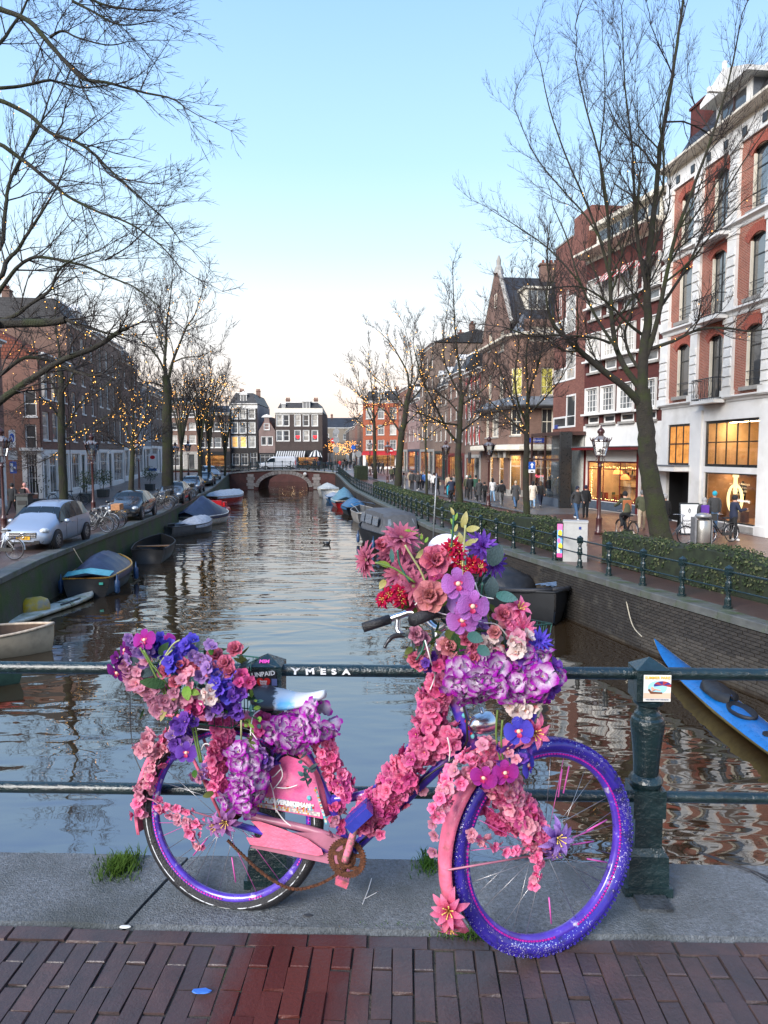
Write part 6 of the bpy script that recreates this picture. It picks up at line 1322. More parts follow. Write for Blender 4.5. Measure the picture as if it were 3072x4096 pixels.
for a in ((660, 2740, 2.32, 110, 44, 'dark', 172, .2), (745, 2745, 2.31, 60, 40, 'lime', -80, .3), (755, 2760, 2.31, 50, 30, 'lime', -20, .3), (775, 2745, 2.32, 55, 42, 'teal', 85, .2), (845, 2620, 2.38, 60, 26, 'green', 95, .1), (620, 2680, 2.36, 70, 40, 'grey', 200, .2), (640, 2620, 2.36, 60, 36, 'dark', 60, .2), (690, 2800, 2.33, 46, 30, 'yellow', 60, .2), (665, 2830, 2.33, 60, 24, 'yellow', -110, .2), (560, 2660, 2.36, 60, 34, 'grey', 150, .2), (855, 3170, 2.36, 50, 26, 'olive', -160, .3), (780, 3080, 2.36, 34, 24, 'green', -90, .3)): leaf(*a)
def filler(n, box, Ys, keys, name, L=(22, 46)):
 for i in range(n):
  x, y = R.uniform(box[0], box[1]), R.uniform(box[2], box[3]); leaf(x, y, R.uniform(*Ys), R.choice(L), R.choice((10, 14, 18)), R.choice(keys), R.uniform(0, 360), R.choice((0., .3)), name, R.uniform(-20, 60), R.uniform(-40, 40))
filler(60, (540, 980, 2600, 2840), (2.40, 2.52), ('dark', 'grey', 'olive'), 'filler_leaf', (44, 60)); filler(34, (780, 960, 2760, 2850), (2.34, 2.38), ('dark', 'green'), 'fern_leaf', (18, 30)); filler(16, (990, 1040, 2780, 2900), (2.34, 2.4), ('teal', 'dark', 'lime'), 'fern_leaf', (22, 34)); filler(14, (1200, 1250, 3000, 3120), (2.38, 2.42), ('teal', 'grey'), 'ivy_leaf', (30, 40)); filler(10, (985, 1010, 2880, 2990), (2.34, 2.4), ('lime', 'olive'), 'fern_leaf', (18, 30))
for pts in ([(560, 2590), (590, 2640), (640, 2740), (680, 2830)], [(575, 2600), (610, 2660), (640, 2700), (670, 2790)], [(690, 2600), (650, 2640), (640, 2660)], [(720, 2560), (690, 2580), (650, 2640)], [(690, 2830), (680, 2760), (640, 2700)], [(760, 2870), (780, 2960), (800, 3050)], [(775, 2870), (790, 2960), (808, 3050)], [(965, 2880), (965, 2960)]): btube('flower_stem', [P(x, y, 2.34) for x, y in pts], .0032, R.choice((stem_m, stem_p)), 6)
big('lily', 'lily', bp(906, 3284, .12), face(-5, 5), .056); big('lily', 'lily', bp(870, 3300, .09), face(-30, 0), .048)
# ---- front bouquet
R.seed(21)
for x, y, r, Y, yw, pt in ((1605, 2155, 96, 2.20, 10, 55), (1470, 2240, 82, 2.22, -60, 10), (1610, 2215, 72, 2.26, 10, 30), (1600, 2300, 84, 2.20, -25, 35), (1655, 2345, 84, 2.16, -10, 15), (1590, 2290, 70, 2.30, -30, 10), (2085, 2520, 82, 2.12, 30, 10)): big('gerbera', 'dusty' if x < 2000 else 'pink', P(x, y, Y), face(yw, pt), r*Y/2900)
for x, y, r, Y, key in ((1738, 2245, 78, 2.14, 'rose'), (1722, 2385, 80, 2.12, 'peach'), (1700, 2440, 54, 2.2, 'peach'), (1790, 2590, 56, 2.14, 'peach'), (1660, 2540, 44, 2.2, 'mauve'), (2010, 2460, 50, 2.12, 'rose'), (1860, 2560, 40, 2.1, 'rose'), (1890, 2590, 34, 2.1, 'rose'), (1890, 2630, 36, 2.1, 'rose'), (1660, 2640, 42, 2.2, 'rose'), (1690, 2660, 40, 2.2, 'rose'), (1520, 2180, 36, 2.25, 'rose'), (1975, 2530, 36, 2.08, 'peach')): big('rose', key, P(x, y, Y), face(R.uniform(-25, 25), R.uniform(5, 35)), r*Y/2900)
for x, y in ((1810, 2185), (1845, 2215), (1790, 2215), (1880, 2250), (1905, 2265), (1560, 2385), (1590, 2400), (1600, 2370), (1830, 2265), (1545, 2400), (1870, 2275)):
 for k in range(2): big('lily', 'red', P(x+R.uniform(-10, 10), y+R.uniform(-10, 10), 2.15), face(R.uniform(-40, 40), R.uniform(0, 40)), .030, None, 'red_flower')
orchid('orch', 1832, 2335, 2.06, 74, 5, 10, .1); orchid('orch', 1890, 2425, 2.04, 74, 10, 5, -.15); orchid('orch', 1850, 2480, 2.08, 72, -15, -5, .3); orchid('lav', 1840, 2410, 2.12, 60, -10, 0, .5)
big('mum', 'blue', P(2155, 2565, 2.12), face(15, 20), 70*2.12/2900); big('mum', 'viol', P(1925, 2190, 2.2), face(20, 30), 90*2.2/2900); big('mum', 'viol', P(1970, 2250, 2.2), face(40, 10), 80*2.2/2900); big('lily', 'pink', P(2130, 2925, 2.12), face(20, 0), .062); big('lily', 'pink', P(2070, 2440, 2.14), face(30, 40), .05)
orchid('blue', 2075, 2925, 2.08, 66, -10, 10, .2); orchid('blue', 2110, 2870, 2.1, 50, 30, 10, .5); orchid('blue', 2110, 3060, 2.14, 60, 55, 5, .2); orchid('mag', 2020, 3090, 2.10, 62, 5, 0, .1); orchid('mag', 1935, 3110, 2.10, 62, -20, -10, -.3); orchid('viol', 2030, 2990, 2.12, 42, 30, -30)
big('lily', 'blily', fp(2222, 3348, .10), face(20, 10), .066); big('lily', 'blily', fp(2215, 3390, .08), face(10, -30), .05); big('lily', 'plily', fp(1798, 3640, .08), face(-15, 20), .064); big('lily', 'plily', fp(1800, 3690, .06), face(-10, -40), .05)
for a in ((1960, 2260, 2.14, 100, 66, 'grey', 60, .2), (1985, 2260, 2.16, 90, 50, 'grey', 110, .2), (1960, 2390, 2.12, 90, 60, 'grey', 80, .2), (1985, 2380, 2.1, 90, 46, 'teal', -12, .2), (1930, 2380, 2.14, 70, 50, 'grey', -80, .2), (1870, 2540, 2.06, 70, 48, 'teal', -20, .2), (1910, 2590, 2.05, 60, 46, 'teal', -30, .2), (1850, 2110, 2.18, 70, 28, 'yellow', 75, .1), (1865, 2120, 2.18, 56, 28, 'yellow', 10, .1), (1845, 2175, 2.18, 50, 26, 'yellow', 100, .1), (1860, 2180, 2.18, 60, 26, 'yellow', 25, .1), (1710, 2200, 2.2, 60, 30, 'yellow', 215, .1), (1560, 2265, 2.2, 56, 24, 'lime', 160, .2), (1570, 2250, 2.18, 60, 20, 'teal', 95, .2), (1540, 2320, 2.2, 44, 28, 'yellow', 240, .1), (1770, 2260, 2.16, 60, 50, 'olive', -40, .2), (1790, 2280, 2.16, 50, 40, 'lime', 0, .2), (1740, 2330, 2.14, 60, 40, 'olive', -20, .2), (1755, 2420, 2.12, 44, 30, 'lime', 30, .2), (1640, 2410, 2.2, 60, 40, 'olive', 200, .2), (1660, 2430, 2.2, 60, 44, 'olive', -60, .2), (1780, 2530, 2.14, 66, 46, 'olive', -20, .2), (1650, 2590, 2.2, 44, 26, 'olive', 220, .2), (1830, 2620, 2.12, 110, 74, 'dark', 85, .1), (1895, 2400, 2.16, 60, 40, 'olive', 240, .2)): leaf(*a)
filler(80, (1640, 1960, 2240, 2640), (2.22, 2.36), ('dark', 'grey', 'olive', 'olive'), 'filler_leaf', (50, 70)); filler(34, (1880, 2140, 2480, 2720), (2.18, 2.3), ('dark', 'grey', 'teal'), 'filler_leaf', (46, 60)); filler(20, (1560, 1700, 2260, 2420), (2.28, 2.36), ('dark', 'olive'), 'filler_leaf', (40, 50))
for pts in ([(1620, 2180), (1650, 2230), (1690, 2300), (1730, 2420)], [(1500, 2250), (1580, 2275), (1660, 2330)], [(1590, 2200), (1600, 2260), (1640, 2330)], [(1862, 2100), (1855, 2200), (1850, 2300), (1870, 2420)], [(1815, 2060), (1810, 2140), (1800, 2230)], [(1860, 2240), (1868, 2330), (1880, 2400)], [(1930, 2330), (1925, 2400), (1930, 2480)], [(1950, 2340), (1945, 2420), (1960, 2500)], [(1990, 2840), (1985, 2950), (2005, 3060)], [(2010, 2880), (2005, 2970), (2015, 3060)], [(1700, 2560), (1690, 2600), (1665, 2640)], [(1900, 2640), (1960, 2640), (2000, 2600), (2010, 2560)], [(1940, 2560), (2000, 2590), (2060, 2640), (2080, 2700)]): btube('flower_stem', [P(x, y, 2.14) for x, y in pts], .0034, R.choice((stem_m, stem_p, wire_g)), 6)
for k in range(7):   # pale grass-like spray above the bouquet
 y = 2060+k*22; leaf(1815+(k % 2)*4, y, 2.18, 34, 12, 'lime' if k % 3 else 'yellow', 70 if k % 2 else 110, .1, 'spray_leaf')
for x0, y0, dx, dy in ((1700, 2170, -14, -12), (1960, 2330, 8, -10)):
 for k in range(5): leaf(x0+dx*k, y0+dy*k, 2.2, 26, 12, 'lime', 60+k*30, .1, 'spray_leaf')
R.seed(31)
for x, y, n, key, sp, Y in ((1680, 2560, 6, 'mauve', 34, 2.24), (1760, 2640, 7, 'hot', 40, 2.2), (1820, 2560, 5, 'pale', 30, 2.16), (1930, 2500, 6, 'lav', 34, 2.14), (2040, 2490, 8, 'pink', 40, 2.14), (1960, 2580, 6, 'wpk', 34, 2.12), (1850, 2640, 6, 'mauve', 34, 2.14), (1660, 2290, 7, 'mauve', 44, 2.24), (1790, 2330, 6, 'hot', 34, 2.2), (1700, 2650, 5, 'viol', 28, 2.2), (2110, 2610, 6, 'pw', 34, 2.12), (1640, 2400, 5, 'hot', 34, 2.22)):
 for k in range(n): put_blossom(key, P(x+R.gauss(0, sp*.6), y+R.gauss(0, sp*.6), Y+R.uniform(-.03, .03)), face(R.uniform(-40, 40), R.uniform(-20, 60)), .021*R.uniform(.8, 1.2))
for x, y, r in ((1560, 2220, 62), (1645, 2270, 70), (1620, 2390, 60)): big('gerbera', 'dusty', P(x, y, 2.28), face(R.uniform(-30, 20), R.uniform(0, 40)), r*2.28/2900)
filler(40, (1640, 1900, 2450, 2680), (2.18, 2.26), ('dark', 'grey', 'olive'), 'filler_leaf', (40, 56))
pl2 = MB(); pl2.lathe([(.0, 0), (.05, .002), (.066, .010), (.064, .012), (.0, .004)], 24, 0, axis_m(P(1790, 2215, 2.24), face(0, 35), 1.0)); bpart('painted_plate', pl2, M_('lilac_white_plate', (.72, .68, .76), rough=.3, ns=14, na=.2))
for ky, r in REST.items(): r.build('blossom_mass', [FM[ky], stamen], bike, True, BI, kind='stuff')
# TREES
bark = M_('mossy_bark', (.030, .026, .019), rough=.9, ns=5, na=.4, bump=1., bs=26, dirt=((.030, .038, .010), 1.6, .44, .62)); twig_m = M_('twig_bark', (.030, .023, .021), rough=.85, ns=3)
[setattr(n.inputs['Distance'], 'default_value', .07) for n in bark.node_tree.nodes if n.type == 'BUMP']
bulb_m = glow('warm_bulb', (1, .48, .10), 2.7)
OCT = [(1, 0, 0), (-1, 0, 0), (0, 1, 0), (0, -1, 0), (0, 0, 1), (0, 0, -1)]; OCF = [(0, 2, 4), (2, 1, 4), (1, 3, 4), (3, 0, 4), (2, 0, 5), (1, 2, 5), (3, 1, 5), (0, 3, 5)]
class Tree:
 def __init__(s, seed, trop=.10, minr=.0045, dens=1.0, wig=.16, bias=(0, 0, 0), maxl=4):
  s.r = random.Random(seed); s.wood = MB(); s.tw = MB(); s.sp = []; s.trop = trop; s.minr = minr; s.dens = dens; s.wig = wig; s.bias = V(bias); s.maxl = maxl
 def tube(s, pts, rad):
  r0 = max(rad)
  if r0 > .028: s.wood.tube(pts, rad, 12 if r0 > .15 else 6, cap=False)
  else: s.tw.tube(pts, rad, 3, cap=False)
 def limb(s, pts, r0, r1, kids=8, kl=2.6, lvl=1, t0=.25):
  pts = smooth_path(pts, 5); n = len(pts); pts = [p+V((s.r.gauss(0, 1), s.r.gauss(0, 1), s.r.gauss(0, 1)))*.035*r0 for p in pts]; rad = [r0+(r1-r0)*(i/(n-1))**.8 for i in range(n)]
  s.tube(pts, rad); s.sp += [(p, q) for p, q in zip(pts[1:], rad[1:])]
  for k in range(int(kids*s.dens+.5)):
   t = t0+(1-t0)*(k+s.r.random())/max(1, kids*s.dens); i = min(n-2, int(t*(n-1))); d = (pts[i+1]-pts[i]).normalized()
   s.branch(pts[i], s.turn(d, s.r.uniform(.45, 1.0)), kl*s.r.uniform(.6, 1.15)*(1.1-.4*t), rad[i]*.5, lvl+1)
  s.branch(pts[-1], (pts[-1]-pts[-3]).normalized(), kl*.9, r1, lvl+1)
 def turn(s, d, a):
  o = d.orthogonal().normalized(); o.rotate(Matrix.Rotation(s.r.uniform(0, 6.28), 3, d)); v = d*math.cos(a)+o*math.sin(a)+V((0, 0, .12)); return v.normalized()
 def branch(s, p, d, L, r, lvl):
  r = min(r, .011*L+.004); r = max(r, s.minr); n = max(3, int(L/.32) if lvl < 4 else 3); st = L/n; pts = [p]; q = p.copy(); d = d.copy(); rad = [r]
  for i in range(n):
   d = (d+V((s.r.gauss(0, s.wig), s.r.gauss(0, s.wig), s.r.gauss(0, s.wig)))+V((0, 0, s.trop))+s.bias*.12).normalized(); q = q+d*st; pts.append(q); rad.append(max(s.minr*.6, r*(1-.75*(i+1)/n)))
  s.tube(pts, rad)
  if lvl <= 2: s.sp += [(a, b) for a, b in zip(pts[1:-1], rad[1:-1])]
  if lvl >= s.maxl or L < .35: return
  kids = int((4.2+L*2.0)*s.dens) if lvl < s.maxl-1 else int((3.4+L*2.2)*s.dens)
  for k in range(kids):
   t = .15+.85*(k+s.r.random())/kids; i = min(n-1, int(t*n)); dd = (pts[i+1]-pts[i]).normalized(); s.branch(pts[i], s.turn(dd, s.r.uniform(.35, .85)), L*s.r.uniform(.30, .55)*(1.15-.5*t), rad[i]*.6, lvl+1)
 def finish(s, base, label, nb, br, group, zmin=None, zmax=99, llabel=None, wmin=.012):
  T = Matrix.Translation(base); iv = T.inverted(); t = thing('tree', label, 'tree', T, group)
  s.wood.build('trunk', bark, t, True, iv); s.tw.build('crown', twig_m, t, True, iv)
  c = [q for q in s.sp if q[1] > wmin and q[0].z > (zmin if zmin is not None else base[2]+3.2) and q[0].z < zmax]
  if nb and c:
   lt = thing('string_lights', llabel or ('warm fairy lights wound round the '+label), 'string lights', T, 'string lights in the trees'); mb = MB(); wr = MB()
   for k in range(int(nb*.5)):
    p, r = s.r.choice(c); o = V((s.r.gauss(0, 1), s.r.gauss(0, 1), s.r.gauss(0, 1))).normalized()*(r+.02); p = p+o+V((s.r.uniform(-.15, .15), s.r.uniform(-.15, .15), s.r.uniform(-.2, .1))); z = br*.5*s.r.uniform(.7, 1.3)
    mb.add([p+V(v)*z for v in OCT], OCF)
   mb.build('bulb', bulb_m, lt, False, iv, kind='stuff')
   big_ = sorted(c, key=lambda q: q[0].z)[::7]
   for (p, r) in big_[:60]: wr.tube([p+V(((r+.01)*math.cos(a), (r+.01)*math.sin(a), .05*a)) for a in (0, 1, 2, 3, 4, 5)], .006, 3, cap=False)
   wr.build('wire', wire_k, lt, False, iv, kind='stuff')
  return t
def PL(px, Y, dy=0., jit=None):
 n = len(px); return [P(x, y, Y+dy*i/max(1, n-1)) for i, (x, y) in enumerate(px)]
# -- the big tree on the right quay
def right_big():
 Y = 25.; t = Tree(3, .085, .0045, 1.12, .15); b = P(2650, 2215, Y); b.z = ZQ
 t.limb([V((b.x+.05, Y, ZQ-.1))]+PL([(2644, 2140), (2622, 2030), (2600, 1900), (2588, 1780), (2578, 1660), (2570, 1560)], Y), .40, .26, 0, 1, t0=.99)
 t.limb(PL([(2580, 1640), (2510, 1560), (2410, 1480), (2320, 1405), (2262, 1350), (2215, 1300), (2190, 1230)], Y, -1.5), .15, .04, 10, 3.2)
 t.limb(PL([(2320, 1405), (2290, 1355), (2220, 1340), (2130, 1345), (2020, 1310)], Y-1, -1), .05, .02, 7, 2.4)
 t.limb(PL([(2440, 1372), (2380, 1352), (2280, 1345), (2200, 1380)], Y-.6, -1.4), .05, .02, 6, 2.2)
 t.limb(PL([(2565, 1560), (2500, 1470), (2462, 1380), (2448, 1270), (2440, 1120), (2436, 960), (2425, 800), (2395, 620), (2340, 420), (2300, 230)], Y, 1.5), .13, .02, 14, 4.0)
 t.limb(PL([(2440, 1110), (2400, 960), (2340, 800), (2270, 640), (2200, 440), (2160, 250)], Y+.8, 1.2), .06, .015, 9, 3.4)
 t.limb(PL([(2470, 1400), (2380, 1260), (2310, 1100), (2270, 960), (2210, 820)], Y, 2.2), .06, .015, 8, 3.0)
 t.limb(PL([(2570, 1570), (2575, 1400), (2592, 1290), (2588, 1150), (2600, 980), (2622, 800), (2640, 600), (2690, 300), (2730, 20), (2760, -200)], Y), .19, .025, 16, 4.2)
 t.limb(PL([(2590, 1180), (2560, 1010), (2540, 830), (2530, 600), (2500, 350), (2490, 80)], Y, -1.8), .08, .015, 11, 3.8)
 t.limb(PL([(2580, 1440), (2625, 1300), (2660, 1130), (2700, 950), (2770, 760), (2850, 540), (2920, 300), (2960, 100)], Y, -1.), .11, .02, 13, 3.8)
 t.limb(PL([(2640, 1230), (2740, 1080), (2830, 900), (2940, 700), (3060, 520)], Y, 1.8), .06, .015, 9, 3.2)
 t.limb(PL([(2590, 1400), (2690, 1365), (2790, 1320), (2900, 1312), (3000, 1325), (3100, 1310)], Y, -1.4), .075, .02, 9, 2.6)
 t.limb(PL([(2575, 1500), (2520, 1420), (2500, 1330), (2530, 1230), (2520, 1100), (2470, 960)], Y+.4, 1.6), .07, .02, 8, 3.0)
 t.limb(PL([(2585, 1350), (2520, 1300), (2430, 1210), (2330, 1150), (2220, 1150)], Y+.4, -1.8), .06, .018, 8, 2.8)
 t.limb(PL([(2415, 980), (2340, 860), (2250, 760), (2140, 620), (2060, 440)], Y+.6, 1.), .045, .012, 10, 2.8)
 t.limb(PL([(2320, 1130), (2200, 1000), (2090, 920), (1980, 850)], Y+.8, 1.), .040, .012, 10, 2.3)
 t.limb(PL([(2430, 860), (2400, 640), (2420, 400), (2410, 150)], Y+.5, -1.), .045, .012, 10, 3.0)
 t.finish((b.x, Y, ZQ), 'tall bare tree with a bent mossy trunk behind the right hedge', 190, .026, 'bare trees on the right quay', llabel='scattered warm fairy lights on the tall bent tree by the running shop', zmin=3.2, zmax=11)
right_big()
def quay_tree(Y, trunk, limbs, r, seed, label, nb, br, group, kids=9, kl=2.4, dens=1.15, minr=.008, zb=None, llabel=None, zmin=None, trop=.10, maxl=4, wmin=.012):
 t = Tree(seed, trop, minr, dens, .16, maxl=maxl); tr = PL(trunk, Y); z = zg(Y) if zb is None else zb; b = V((tr[0].x, Y, z)); tr[0] = V((tr[0].x, Y, z-.1)); t.limb(tr, r, r*.55, 0, 1, t0=.99)
 for k, l in enumerate(limbs): q, rr, *dy = l; t.limb(PL(q, Y, (dy[0] if dy else t.r.uniform(-2, 2))), rr, rr*.22, kids, kl)
 return t.finish(tuple(b), label, nb, br, group, llabel=llabel, zmin=zmin, wmin=wmin)
RG, LG = 'bare trees on the right quay', 'bare trees on the left quay'
quay_tree(31, [(2107, 2090), (2107, 2048), (2103, 1903), (2107, 1782), (2108, 1680), (2110, 1638)], [([(2108, 1745), (2075, 1660), (2035, 1560), (1990, 1450), (1975, 1340)], .055), ([(2110, 1640), (2122, 1550), (2150, 1470), (2172, 1370), (2190, 1240), (2200, 1120)], .07), ([(2104, 1690), (2070, 1600), (2060, 1500), (2075, 1370), (2060, 1230)], .06), ([(2104, 1740), (2010, 1650), (1945, 1595), (1880, 1570)], .05), ([(2110, 1660), (2180, 1590), (2240, 1520), (2290, 1430)], .05), ([(2108, 1640), (2110, 1540), (2105, 1420), (2125, 1280), (2120, 1130)], .06), ([(2106, 1720), (2060, 1700), (2000, 1690)], .04)], .17, 21, 'slender bare tree with a one way sign on its trunk before the sweet shop', 230, .032, RG, llabel='warm fairy lights on the slender tree before the sweet shop')
quay_tree(42, [(1841, 2010), (1838, 1980), (1832, 1843), (1835, 1770), (1841, 1662), (1847, 1571)], [([(1846, 1575), (1840, 1490), (1828, 1400), (1818, 1280), (1812, 1130)], .11, 0), ([(1834, 1775), (1790, 1720), (1750, 1640), (1715, 1570), (1680, 1490), (1655, 1390)], .09), ([(1838, 1700), (1770, 1690), (1700, 1662), (1630, 1640)], .07), ([(1840, 1730), (1885, 1695), (1940, 1655), (1990, 1630)], .07), ([(1845, 1600), (1872, 1540), (1895, 1450), (1915, 1340)], .08), ([(1845, 1590), (1808, 1520), (1780, 1450), (1772, 1350), (1792, 1230)], .08), ([(1840, 1660), (1790, 1600), (1730, 1560), (1680, 1540)], .06), ([(1844, 1620), (1890, 1590), (1950, 1540), (1990, 1450)], .06)], .24, 33, 'forked bare tree beside the red shopfront on the right quay', 330, .042, RG, llabel='warm fairy lights on the forked tree beside the red shopfront')
quay_tree(50, [(1708, 1985), (1706, 1900), (1703, 1800), (1704, 1700)], [([(1704, 1705), (1720, 1640), (1750, 1580)], .05), ([(1703, 1720), (1680, 1660), (1650, 1600)], .05), ([(1704, 1700), (1706, 1620), (1700, 1540)], .05), ([(1703, 1760), (1740, 1720), (1770, 1700)], .04), ([(1703, 1760), (1670, 1740), (1640, 1740)], .04)], .12, 41, 'thin young tree between the forked tree and the leaning tree', 90, .046, RG, 5, 1.5, .8, .010, llabel='warm fairy lights on the thin young tree')
quay_tree(66, [(1590, 1945), (1596, 1860), (1606, 1734), (1615, 1700), (1627, 1614), (1640, 1560)], [([(1638, 1565), (1628, 1490), (1595, 1425), (1560, 1370), (1515, 1325)], .12), ([(1606, 1740), (1575, 1690), (1540, 1645), (1495, 1620), (1450, 1640)], .10), ([(1628, 1620), (1680, 1560), (1720, 1480), (1730, 1400)], .10), ([(1640, 1560), (1650, 1480), (1640, 1400), (1620, 1310)], .10), ([(1612, 1710), (1660, 1660), (1710, 1620), (1760, 1600)], .09), ([(1625, 1640), (1590, 1590), (1540, 1540), (1490, 1500)], .09), ([(1640, 1570), (1670, 1510), (1690, 1420), (1670, 1330)], .08)], .36, 52, 'leaning forked tree near the green awning on the right quay', 380, .062, RG, 7, 2.8, 1.05, .013, llabel='warm fairy lights on the leaning forked tree')
quay_tree(84, [(1501, 1925), (1499, 1800), (1497, 1700), (1495, 1660)], [([(1496, 1700), (1470, 1640), (1440, 1560), (1420, 1480)], .09), ([(1496, 1680), (1520, 1620), (1540, 1540), (1545, 1450)], .09), ([(1496, 1660), (1490, 1580), (1480, 1490), (1475, 1410)], .10), ([(1497, 1730), (1440, 1690), (1400, 1640)], .08), ([(1497, 1720), (1550, 1690), (1580, 1640)], .08), ([(1496, 1665), (1460, 1600), (1410, 1560)], .08)], .25, 63, 'upright lit tree before the orange brick corner house', 330, .075, RG, 7, 2.8, 1.0, .016, llabel='dense warm fairy lights on the tree before the orange corner house')
# -- left quay trees
quay_tree(32, [(256, 2120), (255, 2010), (249, 1850), (245, 1700), (245, 1535), (238, 1470)], [([(266, 1755), (312, 1735), (370, 1705), (430, 1665), (520, 1640)], .05), ([(250, 1730), (285, 1672), (330, 1605), (400, 1560), (470, 1500)], .06), ([(236, 1670), (190, 1610), (120, 1600), (60, 1640)], .05), ([(240, 1480), (236, 1390), (220, 1290), (230, 1180)], .07), ([(244, 1580), (290, 1500), (330, 1420), (350, 1330)], .06), ([(242, 1600), (200, 1520), (150, 1440), (130, 1350)], .06), ([(246, 1800), (200, 1830), (150, 1850), (110, 1830)], .035)], .22, 71, 'mossy bare tree behind the silver car on the left quay', 300, .036, LG, 9, 2.4, 1.1, .008, llabel='warm fairy lights on the mossy tree behind the silver car')
quay_tree(41, [(523, 2050), (524, 1980), (528, 1880), (530, 1790), (528, 1760)], [([(528, 1780), (500, 1700), (480, 1600), (470, 1480)], .06), ([(529, 1770), (535, 1680), (530, 1570), (525, 1450)], .07), ([(529, 1780), (570, 1700), (590, 1600), (585, 1500)], .06), ([(529, 1800), (590, 1760), (640, 1740)], .045), ([(529, 1800), (470, 1770), (410, 1760)], .045), ([(528, 1770), (560, 1650), (555, 1540)], .05)], .19, 82, 'compact lit tree above the row of bikes on the left quay', 330, .042, LG, 9, 2.2, 1.1, .010, llabel='dense warm fairy lights on the compact tree above the bikes')
quay_tree(50, [(670, 2010), (671, 1930), (670, 1800), (669, 1653), (669, 1553), (662, 1502)], [([(662, 1500), (640, 1445), (602, 1395), (552, 1351), (515, 1318)], .11, 0), ([(663, 1504), (659, 1439), (665, 1376), (667, 1288), (678, 1218), (690, 1110)], .13, 1), ([(676, 1510), (691, 1445), (716, 1382), (747, 1307), (779, 1260), (800, 1190)], .12, -1), ([(656, 1548), (621, 1533), (577, 1527), (540, 1500)], .08), ([(664, 1440), (640, 1370), (600, 1280), (580, 1190)], .08, 2), ([(690, 1450), (740, 1430), (800, 1425), (850, 1400)], .06, -2), ([(667, 1330), (640, 1240), (650, 1150)], .07), ([(668, 1640), (710, 1600), (760, 1580)], .05)], .46, 93, 'tallest bare tree of the left quay with three rising limbs', 260, .046, LG, 9, 3.0, 1.1, .010, llabel='fairy lights along the rising limbs of the tallest left tree')
for Y, x, yt, yc, r, sd, lb, nb in ((60, 725, 1480, 1790, .17, 101, 'dim bare tree half hidden behind the tallest left tree', 150), (67, 800, 1440, 1800, .24, 102, 'brightly lit round headed tree on the left quay', 420), (75, 836, 1430, 1810, .24, 103, 'broad pale crowned tree near the far bridge on the left', 330), (90, 900, 1560, 1830, .18, 104, 'small bare tree closest to the far bridge on the left', 110)):
 rr_ = random.Random(sd); k = 800./Y
 lim = [([(x, yc+10), (x+dx*.45*k*5, yc-(yc-yt)*.45), (x+dx*k*9*.8, yc-(yc-yt)*.75), (x+dx*k*9, yt+40+abs(dx)*90)], .09) for dx in (-1, -.6, -.25, .1, .45, .8, 1.05)]
 quay_tree(Y, [(x, 1960), (x, 1900), (x+1, yc+20), (x, yc)], lim, r, sd, lb, nb, .05*Y/60, LG, 6, 2.9, .95, .014, llabel='warm fairy lights on the '+lb)
